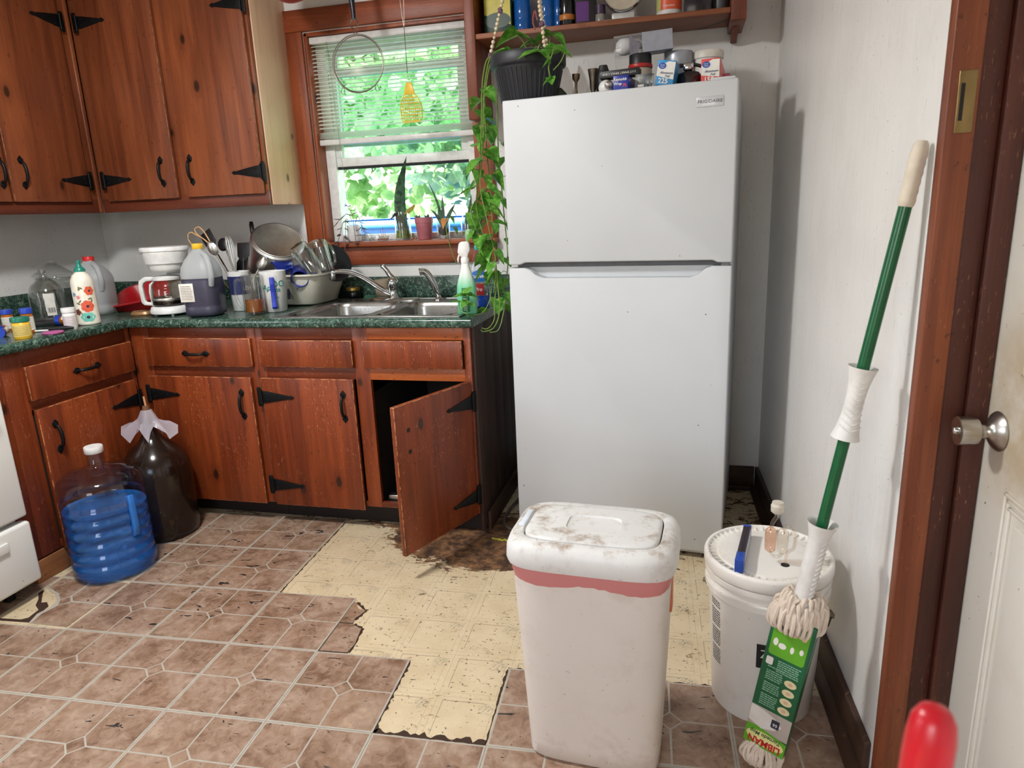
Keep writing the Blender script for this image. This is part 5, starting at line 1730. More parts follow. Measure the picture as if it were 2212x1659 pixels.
mb.build('snack_packet', plain('brown_foil', sr(150, 112, 72), 0.35, 0.3), loc=(-1.265, 0.905, CZ), rot=(0.1, 0, 0.4), label='small brown foil packet before the red tub', cat='packet')
mb = MB()
mb.box((-0.032, -0.022, 0), (0.032, 0.022, 0.030), 0.008, 3)
mb.build('charger_block', M_blackp, loc=(-1.195, 0.975, CZ), rot=(0, 0, 0.5), label='black charger block beside the coffee maker base', cat='charger')

# ---- coffee maker
cm = thing('coffee_maker', 'white drip coffee maker with glass carafe', 'coffee maker', (-1.130, 0.935, CZ), math.radians(-8))
mb = MB()
mb.lathe([(0, 0.008), (0.078, 0.008), (0.086, 0.012), (0.087, 0.022), (0.080, 0.038), (0.070, 0.042), (0, 0.042)], 44)
for a in (40, 140, 220, 320):
    mb.at((0.065 * math.cos(math.radians(a)), 0.065 * math.sin(math.radians(a)), 0)).lathe([(0, 0), (0.007, 0), (0.007, 0.010), (0, 0.010)], 10)
mb.home()
mb.box((-0.062, 0.050, 0.03), (0.062, 0.105, 0.20), 0.014, 3)
mb.build('base', M_whitep, cm)
mb = MB()
mb.at((0, 0.012, 0)).lathe([(0, 0.186), (0.056, 0.187), (0.068, 0.192), (0.074, 0.202), (0.078, 0.224), (0.085, 0.226), (0.094, 0.270), (0.095, 0.276), (0.094, 0.278), (0.099, 0.279), (0.100, 0.290), (0.096, 0.296), (0.03, 0.298), (0, 0.298)], 48)
hd = mb.build('basket_head', M_whitep, cm)
mb = MB()
mb.box((-0.055, -0.0795, 0.2715), (-0.030, -0.069, 0.2775), 0.002)
mb.build('vent', plain('vent_grey', sr(150, 150, 150), 0.6), hd)  # small vent in its own mid grey
cf = thing('carafe', 'glass carafe holding a little dark coffee on the white coffee maker', 'carafe', (-1.130, 0.930, CZ + 0.0425), math.radians(-8))
mb = MB()
mb.lathe([(0, 0.003), (0.060, 0.0), (0.068, 0.006), (0.070, 0.022), (0.0695, 0.060), (0.064, 0.088), (0.052, 0.106), (0.046, 0.113)], 44)
mb.build('glass', glass('smoky_glass', (0.88, 0.83, 0.76, 1), 0.0, 1.5, 1.8), cf)
mb = MB()
mb.lathe([(0, 0.004), (0.060, 0.003), (0.0672, 0.007), (0.0685, 0.020), (0.0685, 0.026), (0, 0.026)], 44)
mb.build('coffee', plain('black_coffee', sr(20, 12, 8), 0.1), cf)
mb = MB()
mb.lathe([(0.0702, 0.024), (0.0712, 0.026), (0.0712, 0.034), (0.0702, 0.036)], 44)
mb.build('band', plain('polished_steel', sr(196, 194, 190), 0.16, 1.0), cf)
mb = MB()
mb.lathe([(0.045, 0.110), (0.055, 0.112), (0.056, 0.122), (0.048, 0.126), (0.020, 0.132), (0, 0.132)], 40)
ld = mb.build('lid', M_whitep, cf)
mb = MB()
mb.at((0, 0, 0), (0, 0, math.radians(205)))
mb.prism([(0.045, 0.126), (0.090, 0.128), (0.116, 0.112), (0.122, 0.085), (0.118, 0.015), (0.108, 0.004), (0.072, 0.000), (0.071, 0.014), (0.098, 0.018), (0.102, 0.028), (0.104, 0.085), (0.098, 0.100), (0.084, 0.108), (0.055, 0.110)], -0.010, 0.010, axis='y', r=0.004)
mb.build('handle', M_whitep, cf)
mb = MB()
mb.at((0, 0, 0), (0, 0, math.radians(205)))
mb.prism([(0.066, 0.000), (0.074, 0.000), (0.078, 0.060), (0.072, 0.095), (0.052, 0.110), (0.050, 0.106), (0.066, 0.088)], -0.012, 0.012, axis='y', r=0.002)
mb.build('handle_bracket', M_whitep, cf)
for k in range(5):
    mb = MB()
    label_band(mb, 0.0698 - (0.004 if k == 4 else 0), 0.044 + 0.011 * k, 0.0455 + 0.011 * k, -52, -44, 3, 0.0008)
    mb.build('level_mark', plain('white_print', sr(232, 230, 224), 0.5), cf)

# ---- mugs
def mug(name, label, loc, rotz, r, h, m, hm=None, wall=0.004, taper=0.0, handle=True, hr=0.006, square=False, rot=None, hw=0.036):
    t = thing(name, label, 'mug', loc, rotz, rot=rot)
    mb = MB()
    mb.lathe([(0, 0.004), (r * 0.9 - taper, 0.0), (r - taper, 0.004), (r, h), (r - wall, h + 0.0005), (r - wall - taper, 0.012), (0, 0.010)], 40)
    mb.build('body', m, t)
    if handle:
        mb = MB()
        if square:
            mb.prism([(r - 0.003 - taper * 0.3, h * 0.82), (r + 0.006, h * 0.87), (r + 0.014, h * 0.86), (r + 0.016, h * 0.70), (r + 0.010, h * 0.5), (r + 0.012, h * 0.26), (r + 0.018, h * 0.16), (r + 0.012, h * 0.10), (r - 0.003 - taper * 0.8, h * 0.13), (r + 0.004, h * 0.2), (r + 0.002, h * 0.5), (r + 0.006, h * 0.74)], -0.010, 0.010, axis='y', r=0.002)
        else:
            mb.tube(curve_pts([(r - 0.002, 0, h * 0.84), (r + hw * 0.7, 0, h * 0.88), (r + hw, 0, h * 0.70), (r + hw * 0.9, 0, h * 0.40), (r + hw * 0.45, 0, h * 0.20), (r - taper - 0.001, 0, h * 0.16)], 26), hr, 10)
        mb.build('handle', hm or m, t)
    return t
gm = mug('beer_mug', 'glass beer mug a third full of amber liquid', (-0.700, 0.925, CZ), math.radians(190), 0.0435, 0.168, M_glass, wall=0.006, hr=0.0065, hw=0.034)
mb = MB()
mb.lathe([(0, 0.013), (0.0365, 0.013), (0.0372, 0.018), (0.0372, 0.062), (0, 0.062)], 36)
mb.build('drink', cloudy('amber_drink', (0.96, 0.50, 0.08, 1), sr(214, 126, 24), 0.45), gm)
wm = mug('travel_mug', 'tall white plastic mug with blue handle and teal lettering', (-0.652, 1.010, CZ), math.radians(-62), 0.0560, 0.176, M_whitep, plain('cobalt_handle', sr(28, 52, 168), 0.35), taper=0.009, square=True)
M_teal = plain('teal_print', sr(24, 132, 128), 0.4)
lettering('DO', 0.038, M_teal, wm, (0, 0, 0.122), (PI / 2, 0, math.radians(116)), cyl=0.0548)
lettering('HOS', 0.017, M_teal, wm, (0, 0, 0.096), (PI / 2, 0, math.radians(104)), cyl=0.0535, bold=0.0006)
lettering('8oz', 0.012, M_teal, wm, (0, 0, 0.066), (PI / 2, 0, math.radians(104)), cyl=0.0522)
lettering('Ap', 0.034, M_teal, wm, (0, 0, 0.108), (PI / 2, 0, math.radians(58)), cyl=0.0545, shear=0.3)
bm_ = mug('paper_cup', 'tall white and navy cup holding the cooking utensils', (-0.845, 1.045, CZ), math.radians(26), 0.0480, 0.175, M_whitep, handle=False, taper=0.008)
mb = MB()
label_band(mb, 0.0436, 0.075, 0.155, -170, 10, 30, 0.0012, 0.0038)
nb = mb.build('band', plain('navy_band', sr(34, 44, 92), 0.4), bm_)
lettering('LO', 0.022, plain('white_print', sr(232, 230, 224), 0.5), nb, (0, 0, 0.10), (PI / 2, 0, math.radians(40)), cyl=0.0465)

# ---- cooking utensils standing in the cup
def utensil(name, label, m, base, tip, parts):
    b, e = Vector(base), Vector(tip)
    q = Vector((0, 0, 1)).rotation_difference((e - b).normalized())
    t = thing(name, label, 'utensil', b, rot=q.to_euler(), group='utensils standing in the cup')
    Ln = (e - b).length
    parts(t, Ln, m)
    return t
def stem(t, Ln, m, r=0.004, z1=None):
    mb = MB()
    mb.tube([(0, 0, 0), (0, 0, z1 if z1 else Ln)], r, 8)
    mb.build('shaft', m, t)
def u_whisk(t, Ln, m):
    stem(t, Ln, m, 0.005, Ln * 0.45)
    for k in range(6):
        mb = MB()
        a = PI * k / 6
        pts = []
        for j in range(17):
            s_ = j / 16
            w_ = 0.028 * math.sin(PI * s_) * (1 if True else 0)
            side = math.cos(PI * s_)
            pts.append((0.028 * side * math.sin(PI * (0.5 - abs(s_ - 0.5))) ** 0.5 * math.cos(a), 0.028 * side * math.sin(PI * (0.5 - abs(s_ - 0.5))) ** 0.5 * math.sin(a), Ln * 0.45 + Ln * 0.55 * (math.sin(PI * s_)) ** 0.8))
        mb.tube(pts, 0.0009, 5)
        mb.build('wire_loop', m, t)
def u_spoon(t, Ln, m):
    stem(t, Ln, m, 0.0035, Ln - 0.05)
    mb = MB()
    rows = []
    for i in range(9):
        u = -1 + 2 * i / 8
        w_ = 0.024 * math.sqrt(max(0.02, 1 - u * u))
        rows.append([(w_ * (-1 + 2 * j / 6), 0.012 * ((j / 3 - 1) ** 2 + u * u * 0.6) - 0.012, Ln - 0.03 + 0.034 * u) for j in range(7)])
    mb.sheet(rows)
    mb.build('bowl', m, t)
def u_spatula(t, Ln, m):
    stem(t, Ln, m, 0.0045, Ln - 0.07)
    mb = MB()
    mb.prism([(-0.012, Ln - 0.085), (0.012, Ln - 0.085), (0.030, Ln - 0.06), (0.032, Ln), (-0.032, Ln), (-0.030, Ln - 0.06)], -0.002, 0.002, axis='y', r=0.0008)
    mb.build('blade', m, t)
def u_ladle(t, Ln, m):
    stem(t, Ln, m, 0.005, Ln - 0.02)
    mb = MB()
    mb.at((0, -0.012, Ln)).ball((0, 0, 0), 0.028, (1, 0.42, 1.15), 16, 10)
    mb.build('bowl', m, t)
cx, cy, cz = -0.845, 1.045, CZ + 0.012
utensil('whisk', 'wire whisk with rounded steel loops standing in the cup', M_pot, (cx + 0.012, cy - 0.012, cz), (-0.900, 1.08, 1.252), u_whisk)
utensil('serving_spoon', 'steel serving spoon leaning out of the cup towards the pot', M_pot, (cx - 0.02, cy, cz), (-0.745, 1.11, 1.150), u_spoon)
utensil('serving_spoon', 'steel serving spoon leaning between whisk and jug', M_pot, (cx + 0.02, cy + 0.01, cz), (-0.955, 1.02, 1.225), u_spoon)
utensil('spatula', 'black slotted turner rising behind the gallon jug', M_blackp, (cx + 0.02, cy + 0.015, cz), (-1.045, 1.12, 1.268), u_spatula)
utensil('ladle', 'black ladle behind the tan wire tongs', M_blackp, (cx + 0.01, cy + 0.02, cz), (-0.985, 1.17, 1.205), u_ladle)
utensil('spatula', 'dark spatula leaning right beside the whisk', M_blackp, (cx - 0.01, cy + 0.02, cz), (-0.865, 1.14, 1.215), u_spatula)
tg = thing('wire_tongs', 'tan coated wire tongs sticking up behind the gallon jug', 'tongs', (0, 0, 0))
M_tan = plain('tan_coated_wire', sr(214, 168, 118), 0.4)
for pts in ([(-0.862, 1.06, 0.97), (-1.000, 1.09, 1.225), (-1.045, 1.10, 1.285), (-1.068, 1.10, 1.290), (-1.075, 1.10, 1.268), (-0.99, 1.09, 1.19), (-0.852, 1.06, 0.97)],
            [(-0.835, 1.03, 0.96), (-0.975, 1.07, 1.195), (-1.075, 1.09, 1.262), (-1.100, 1.09, 1.268), (-1.112, 1.09, 1.250), (-1.09, 1.09, 1.205), (-0.86, 1.05, 0.965)]):
    mb = MB()
    mb.tube(curve_pts(pts, 40), 0.0028, 8)
    mb.build('arm', M_tan, tg)

# ---- dish tub with pot, mugs and bowls
dt = thing('dish_tub', 'off-white plastic dish tub heaped with washed pots beside the sink', 'tub', (-0.672, 1.270, CZ + 0.0065), math.radians(-4))
M_tub = grimy_white('yellowed_white_plastic', sr(224, 220, 206), sr(176, 154, 120), 0.6)
mb = MB()
loft(mb, [(0.130, 0.105, 0.0), (0.140, 0.115, 0.006), (0.182, 0.150, 0.130), (0.196, 0.164, 0.134), (0.197, 0.165, 0.142), (0.179, 0.147, 0.141), (0.137, 0.112, 0.010), (0.10, 0.09, 0.008)], 56, 5.0)
mb.build('body', M_tub, dt)
mb = MB()
mb.at((0.045, -0.1335, 0.060), (math.radians(-16), 0, 0))
mb.tube(curve_pts([(-0.022, 0, -0.030), (-0.024, -0.001, 0.018), (-0.010, -0.001, 0.033), (0.012, -0.001, 0.033), (0.026, -0.001, 0.014)], 20), 0.0065, 8)
mb.build('emblem', plain('navy_rubber', sr(30, 34, 84), 0.5), dt)
pt = thing('stock_pot', 'large steel pot turned upside down and tilted in the dish tub', 'pot', (-0.805, 1.290, 1.135), rot=(math.radians(24), math.radians(38), math.radians(-8)))
mb = MB()
mb.lathe([(0, 0.118), (0.080, 0.118), (0.112, 0.116), (0.120, 0.108), (0.121, 0.095), (0.121, -0.060), (0.126, -0.063), (0.126, -0.068), (0.118, -0.068), (0.118, 0.10), (0, 0.112)], 56)
mb.build('body', M_pot, pt, angle=24)
mb = MB()
mb.at((0, 0, 0.1185)).lathe([(0.0, 0.0006), (0.104, 0.0006), (0.105, 0.0012), (0.109, 0.0012), (0.110, 0.0)], 48)
mb.build('base_disc', M_pot, pt)
for a in (190, 10):
    mb = MB()
    mb.at((0, 0, 0), (0, 0, math.radians(a)))
    mb.tube(curve_pts([(0.120, -0.035, -0.02), (0.150, -0.028, -0.022), (0.156, 0.0, -0.022), (0.150, 0.028, -0.022), (0.120, 0.035, -0.02)], 20), 0.0045, 8)
    mb.build('handle', M_pot, pt)
sp_ = thing('skillet', 'black skillet standing behind the steel pot with its handle up', 'pan', (-0.955, 1.375, 1.05), rot=(math.radians(78), 0, math.radians(12)))
mb = MB()
mb.lathe([(0, 0.0), (0.090, 0.0), (0.115, 0.035), (0.118, 0.036), (0.112, 0.032), (0.088, 0.004), (0, 0.004)], 40)
mb.build('body', M_blackp, sp_)
mb = MB()
mb.tube(curve_pts([(0.0, 0.105, 0.03), (-0.005, 0.16, 0.045), (-0.012, 0.215, 0.050), (-0.016, 0.250, 0.048)], 16), [0.008] * 5 + [0.011] * 9 + [0.009] * (len(curve_pts([(0, 0, 0)] * 4, 16)) - 14), 10)
mb.build('handle', M_blackp, sp_)
M_cobalt = plain('cobalt_glaze', sr(26, 44, 128), 0.12)
mug('coffee_mug', 'cobalt blue mug lying in the dish tub beneath the pot', (-0.620, 1.180, 1.072), 0, 0.040, 0.088, M_cobalt, rot=(math.radians(105), 0, math.radians(28)))
mug('coffee_mug', 'cobalt blue mug lying higher in the dish tub behind the glass mugs', (-0.700, 1.235, 1.100), 0, 0.040, 0.088, M_cobalt, rot=(math.radians(100), 0, math.radians(-30)))
mug('beer_mug', 'upturned glass beer mug leaning left in the dish tub', (-0.600, 1.150, 1.190), 0, 0.044, 0.150, M_glass, wall=0.006, hr=0.006, rot=(math.radians(180 - 12), math.radians(-34), math.radians(20)))
mug('beer_mug', 'upturned glass beer mug leaning at the right rim of the dish tub', (-0.520, 1.185, 1.205), 0, 0.042, 0.145, M_glass, wall=0.006, hr=0.006, rot=(math.radians(180 - 8), math.radians(-22), math.radians(-15)))
dp = MB()
dp.lathe([(0, 0.0), (0.055, 0.0), (0.085, 0.012), (0.088, 0.014), (0.084, 0.015), (0.054, 0.004), (0, 0.004)], 40)
dp.build('plate', plain('black_plate_glaze', sr(30, 30, 34), 0.2), loc=(-0.505, 1.285, 1.10), rot=(math.radians(70), math.radians(28), math.radians(50)), label='dark plate standing on edge in the dish tub', cat='plate')

# ---- by the tap
jr = thing('small_jar', 'small dark jar with gold lid behind the sink', 'jar', (-0.488, 1.425, CZ))
mb = MB()
mb.lathe([(0, 0.001), (0.029, 0.0), (0.0335, 0.006), (0.0335, 0.034), (0.029, 0.041)], 28)
mb.build('body', plain('dark_jar', sr(26, 26, 28), 0.2), jr)
mb = MB()
mb.lathe([(0.030, 0.040), (0.0325, 0.041), (0.0325, 0.053), (0.029, 0.055), (0, 0.0545)], 28)
mb.build('lid', plain('gold_lid', sr(196, 164, 84), 0.35, 0.8), jr)
mb = MB()
loft(mb, [(0.030, 0.016, 0.0), (0.034, 0.019, 0.006), (0.031, 0.016, 0.014)], 24, 3.0)
mb.build('sponge', plain('green_sponge', sr(86, 148, 112), 0.8), loc=(-0.392, 1.412, CZ + 0.0005), rot=(0, 0, 0.2), label='flat green sponge between the gold-lidded jar and the tan cup', cat='sponge')
mb = MB()
mb.lathe([(0, 0.001), (0.034, 0.0), (0.037, 0.004), (0.0385, 0.088), (0.0375, 0.090), (0.034, 0.088), (0.032, 0.012), (0, 0.010)], 32)
mb.build('stoneware_cup', G('rough_stoneware').set(col=sr(150, 136, 116), rough=0.85), loc=(-0.330, 1.428, CZ), label='rough tan stoneware cup against the green backsplash', cat='cup')
ft = thing('faucet', 'chrome single-lever kitchen tap with long curved spout', 'faucet', (-0.232, 1.325, CZ + 0.0036))
mb = MB()
loft(mb, [(0.125, 0.028, 0.0), (0.127, 0.030, 0.004), (0.118, 0.024, 0.011), (0.10, 0.018, 0.012)], 48, 3.0)
mb.build('deck_plate', M_chrome, ft)
mb = MB()
mb.lathe([(0.0, 0.010), (0.026, 0.010), (0.025, 0.016), (0.022, 0.020), (0.022, 0.058), (0.0235, 0.062), (0.0255, 0.075), (0.025, 0.088), (0.019, 0.100), (0.012, 0.106), (0, 0.108)], 32)
mb.build('body', M_chrome, ft)
mb = MB()
mb.tube(curve_pts([(0.002, 0.006, 0.098), (-0.014, 0.004, 0.116), (-0.026, 0.0, 0.138), (-0.040, -0.004, 0.156)], 18), [0.013 - 0.0035 * k / 18 for k in range(19)] if len(curve_pts([(0.002, 0.006, 0.098), (-0.014, 0.004, 0.116), (-0.026, 0.0, 0.138), (-0.040, -0.004, 0.156)], 18)) == 19 else 0.010, 12)
mb.ball((-0.040, -0.004, 0.156), 0.0105, (1.2, 0.9, 1), 12, 8)
mb.build('lever', M_chrome, ft)
mb = MB()
pp = curve_pts([(-0.012, -0.006, 0.030), (-0.055, -0.025, 0.060), (-0.115, -0.055, 0.110), (-0.165, -0.085, 0.139), (-0.215, -0.110, 0.146), (-0.240, -0.122, 0.142)], 30)
mb.tube(pp, [0.0135 - 0.003 * k / (len(pp) - 1) for k in range(len(pp))], 14)
mb.at((-0.238, -0.121, 0.112)).lathe([(0, 0.0), (0.010, 0.0), (0.0115, 0.003), (0.0115, 0.020), (0.0095, 0.032), (0, 0.034)], 18)
mb.build('spout', M_chrome, ft)
spy = thing('sink_sprayer', 'chrome pull-out sprayer standing beside the tap', 'sprayer', (-0.008, 1.318, CZ + 0.0036))
mb = MB()
mb.lathe([(0, 0), (0.024, 0), (0.024, 0.004), (0.016, 0.008), (0.012, 0.018), (0.010, 0.022), (0, 0.022)], 24)
mb.build('base', M_chrome, spy)
mb = MB()
pp = curve_pts([(0, 0, 0.016), (-0.006, -0.002, 0.040), (-0.022, -0.008, 0.085), (-0.040, -0.014, 0.118), (-0.058, -0.020, 0.132), (-0.075, -0.026, 0.130)], 24)
n = len(pp)
mb.tube(pp, [0.009 + 0.0045 * min(1, k / 5) + 0.003 * (k / n) for k in range(n)], 14)
mb.build('head', M_chrome, spy)

# ---- spray bottle and dish soap
sbt = thing('spray_bottle', 'green cleaner in a spray bottle with white trigger', 'bottle', (0.262, 0.905, CZ), math.radians(10))
M_greenb = G('mint_gradient_plastic')
_z = M_greenb.xyz(M_greenb.obj())[2]
M_greenb = M_greenb.set(col=M_greenb.mix(M_greenb.step(_z, 0.10, 0.175), sr(112, 196, 150), sr(226, 230, 226)), rough=0.3)
mb = MB()
loft(mb, [(0.034, 0.022, 0.0), (0.038, 0.026, 0.005), (0.038, 0.026, 0.090), (0.036, 0.024, 0.115), (0.026, 0.020, 0.150), (0.017, 0.016, 0.180), (0.014, 0.014, 0.200), (0.0135, 0.0135, 0.212)], 40, 2.8)
mb.build('body', M_greenb, sbt)
mb = MB()
mb.lathe([(0.0138, 0.198), (0.0165, 0.200), (0.0165, 0.216), (0.012, 0.222), (0, 0.222)], 24)
mb.prism([(-0.022, 0.232), (-0.026, 0.240), (-0.020, 0.272), (-0.012, 0.279), (0.014, 0.280), (0.020, 0.272), (0.022, 0.246), (0.014, 0.232), (0.012, 0.218), (-0.010, 0.218)], -0.011, 0.011, axis='y', r=0.003)
tr_ = mb.build('trigger_head', M_whitep, sbt)
mb = MB()
mb.prism([(-0.014, 0.236), (-0.022, 0.236), (-0.030, 0.214), (-0.028, 0.200), (-0.024, 0.202), (-0.022, 0.218)], -0.006, 0.006, axis='y', r=0.0015)
mb.build('trigger', M_whitep, tr_)
mb = MB()
mb.box((-0.016, -0.0278, 0.012), (0.012, -0.0260, 0.105), 0.001)
lb = mb.build('label', plain('deep_green_label', sr(24, 110, 76), 0.4), sbt)
for ux in (-0.008, 0.005):
    for uz in (0.078, 0.094):
        mb = MB()
        mb.prism([(ux + 0.0052 * math.cos(2 * PI * k / 12), uz + 0.0052 * math.sin(2 * PI * k / 12)) for k in range(12)], -0.0284, -0.0276, axis='y')
        mb.build('icon', plain('icon_cream', sr(206, 222, 190), 0.5), lb)
mb = MB()
random.seed(9)
for k in range(8):
    mb.box((-0.012, -0.0284, 0.018 + k * 0.0062), (-0.012 + random.uniform(0.012, 0.021), -0.0276, 0.0202 + k * 0.0062))
mb.build('label_print', plain('icon_cream', sr(206, 222, 190), 0.5), lb)
ds = thing('dish_soap', 'clear dish soap bottle with blue liquid and aqua cap', 'bottle', (0.258, 1.100, CZ), math.radians(8))
mb = MB()
dprof = [(0.030, 0.020, 0.0), (0.040, 0.026, 0.006), (0.041, 0.027, 0.075), (0.036, 0.024, 0.105), (0.037, 0.025, 0.135), (0.040, 0.026, 0.150), (0.036, 0.024, 0.170), (0.022, 0.018, 0.205), (0.014, 0.013, 0.235), (0.013, 0.012, 0.240)]
loft(mb, dprof, 40, 2.6)
mb.build('body', glass('pet_plastic', (0.92, 0.94, 0.96, 1), 0.02, 1.5, 1.6), ds)
mb = MB()
loft(mb, [(0.038, 0.0245, 0.004), (0.0385, 0.025, 0.048), (0.038, 0.0245, 0.0485)], 40, 2.6)
mb.build('soap', cloudy('blue_soap', (0.1, 0.3, 0.85, 1), sr(24, 74, 170), 0.6), ds)
mb = MB()
mb.lathe([(0.0135, 0.236), (0.0155, 0.238), (0.0155, 0.252), (0.011, 0.256), (0.009, 0.262), (0.010, 0.268), (0.006, 0.274), (0, 0.274)], 22)
mb.build('cap', plain('aqua_cap', sr(72, 172, 190), 0.35), ds)
mb = MB()
mb.prism([(-0.030, 0.108), (0.024, 0.108), (0.032, 0.126), (0.026, 0.150), (0.002, 0.158), (-0.024, 0.148)], -0.0292, -0.0272, axis='y', r=0.0006)
lb = mb.build('label', plain('dawn_blue', sr(36, 108, 190), 0.35), ds)
lettering('DAWN', 0.017, M_pwhite, lb, (0.0, -0.0298, 0.128), (PI / 2, 0, 0), bold=0.0006, shear=0.15)
mb = MB()
mb.box((-0.026, -0.0290, 0.052), (0.022, -0.0272, 0.100), 0.001)
lb2 = mb.build('label', plain('crimson_label', sr(150, 28, 40), 0.4), ds)
lettering('Pro', 0.021, M_pwhite, lb2, (-0.002, -0.0298, 0.076), (PI / 2, 0, 0), shear=0.2)
# ================================================================== WINDOW: BLIND, HANGING THINGS, SILL PLANTS
M_slat = G('ivory_blind_slat')
_tr = M_slat.n('BsdfTranslucent', {0: sr(246, 246, 240)})
_pr = M_slat.n('BsdfPrincipled', {'Base Color': sr(242, 242, 238), 'Roughness': 0.4})
_m = M_slat.n('MixShader', {0: 0.6, 1: _pr.outputs[0], 2: _tr.outputs[0]})
M_slat.t.links.new(_m.outputs[0], M_slat.o.inputs[0])
M_slat = M_slat.m
bl = thing('window_blind', 'white slatted window blind drawn halfway up over the sink window', 'blind', (0, 1.530, 0))
bx0, bx1 = WX0 + 0.016, WX1 - 0.016
mb = MB()
mb.box((bx0, -0.016, 2.095), (bx1, 0.014, 2.124), 0.003)
mb.build('head_rail', M_whitep, bl)
SL = MB()
rows = []
for sx_ in (bx0 + 0.003, bx1 - 0.003):
    rows.append([(sx_, -0.0125 + 0.025 * k / 5, 0.0022 * (1 - (2 * k / 5 - 1) ** 2)) for k in range(6)])
SL.sheet(rows)
SL = SL.mesh('slat', 60)
SL.materials.append(M_slat)
zz = 2.086
k = 0
while zz > 1.712:
    place('slat', SL, bl, (0, 0, zz), (math.radians(24), 0, 0))
    zz -= 0.0172
    k += 1
for q in range(9):
    place('slat', SL, bl, (0, 0, 1.703 - q * 0.0032), (math.radians(3), 0, 0))
mb = MB()
mb.box((bx0, -0.013, 1.646), (bx1, 0.013, 1.672), 0.004)
mb.build('bottom_rail', M_whitep, bl)
for x in (bx0 + 0.10, bx1 - 0.10):
    mb = MB()
    mb.tube([(x, -0.0135, 2.096), (x, -0.0135, 1.66)], 0.0007, 4)
    mb.build('ladder_cord', M_whitep, bl)
mb = MB()
mb.tube([(-0.545, -0.020, 2.098), (-0.542, -0.020, 2.06), (-0.515, -0.024, 1.40)], 0.0032, 6)
mb.build('wand', glass('clear_wand', (0.9, 0.92, 0.9, 1), 0.1, 1.5, 2.0), bl)

# ---- wire strainer
st_ = thing('strainer', 'round wire strainer with black handle hanging before the window', 'strainer', (-0.275, 1.25, 1.935))
M_wire = plain('dull_steel_wire', sr(150, 140, 130), 0.3, 1.0)
mb = MB()
n = 44
mb.tube([(0.117 * math.cos(2 * PI * k / n), 0.002 * math.sin(4 * PI * k / n), 0.114 * math.sin(2 * PI * k / n)) for k in range(n)], 0.0026, 8, closed=True)
mb.build('rim', M_wire, st_)
mb = MB()
mb.tube([(0.113 * math.cos(2 * PI * k / n), 0.006, 0.110 * math.sin(2 * PI * k / n)) for k in range(n)], 0.0018, 6, closed=True)
mb.build('inner_ring', M_wire, st_)
def gauze():
    g = G('fine_wire_gauze')
    x, y, z = g.xyz(g.obj())
    def grid(a):
        f = g.ma('ABSOLUTE', g.ma('SUBTRACT', g.ma('FRACT', g.ma('MULTIPLY', a, 420.0)), 0.5))
        return g.ma('LESS_THAN', f, 0.055)
    m = g.ma('MAXIMUM', grid(x), grid(z))
    dirt = g.ma('MULTIPLY', g.step(g.noise(g.obj(), 60.0, 3.0), 0.62, 0.7), g.ma('LESS_THAN', z, -0.075))
    m = g.ma('MAXIMUM', m, dirt)
    tr_ = g.n('BsdfTransparent')
    pr = g.n('BsdfPrincipled', {'Base Color': sr(140, 132, 120), 'Metallic': 0.7, 'Roughness': 0.4})
    mx = g.n('MixShader', {0: m, 1: tr_.outputs[0], 2: pr.outputs[0]})
    g.t.links.new(mx.outputs[0], g.o.inputs[0])
    return g.m
mb = MB()
rings = []
for i in range(7):
    t = i / 6
    r = 0.112 * math.cos(t * PI / 2 * 0.98)
    d = 0.062 * math.sin(t * PI / 2)
    rings.append([mb.v((r * math.cos(2 * PI * k / 32), 0.004 + d, r * math.sin(2 * PI * k / 32))) for k in range(32)])
for A, B_ in zip(rings, rings[1:]):
    for k in range(32):
        mb.f((A[k], A[(k + 1) % 32], B_[(k + 1) % 32], B_[k]))
mb.f(rings[-1])
mb.build('gauze', gauze(), st_)
for sx_ in (-1, 1):
    mb = MB()
    c = (sx_ * 0.080, 0.0, -0.100)
    mb.tube([(c[0] - sx_ * 0.004, 0, c[2] + 0.018), (c[0] + 0.009, 0, c[2] - 0.004), (c[0] + 0.005, 0, c[2] - 0.013), (c[0] - 0.005, 0, c[2] - 0.013), (c[0] - 0.009, 0, c[2] - 0.004)], 0.0016, 6, closed=True)
    mb.build('hook', M_wire, st_)
mb = MB()
mb.tube(curve_pts([(-0.003, 0, 0.114), (-0.007, 0, 0.135), (-0.018, 0, 0.156), (-0.006, 0, 0.178)], 12), 0.0022, 6)
mb.tube(curve_pts([(0.009, 0, 0.114), (0.008, 0, 0.135), (0.018, 0, 0.156), (0.007, 0, 0.178)], 12), 0.0022, 6)
mb.build('neck_wire', M_wire, st_)
mb = MB()
mb.tube(curve_pts([(0, 0, 0.172), (0, 0, 0.20), (-0.003, 0, 0.26), (-0.008, 0, 0.34)], 16), [0.0085] * 4 + [0.011] * 6 + [0.0155] * 7, 14) if len(curve_pts([(0, 0, 0.172), (0, 0, 0.20), (-0.003, 0, 0.26), (-0.008, 0, 0.34)], 16)) == 17 else mb.tube([(0, 0, 0.172), (0, 0, 0.20), (-0.003, 0, 0.26), (-0.008, 0, 0.34)], [0.0085, 0.0095, 0.013, 0.0155], 14)
mb.build('handle', plain('dark_blue_black_plastic', sr(22, 30, 42), 0.35), st_)
mb = MB()
mb.tube(curve_pts([(-0.008, 0, 0.335), (-0.010, 0, 0.40), (-0.010, 0, 0.505)], 10), 0.0012, 6)
mb.build('hanging_wire', M_wire, st_)

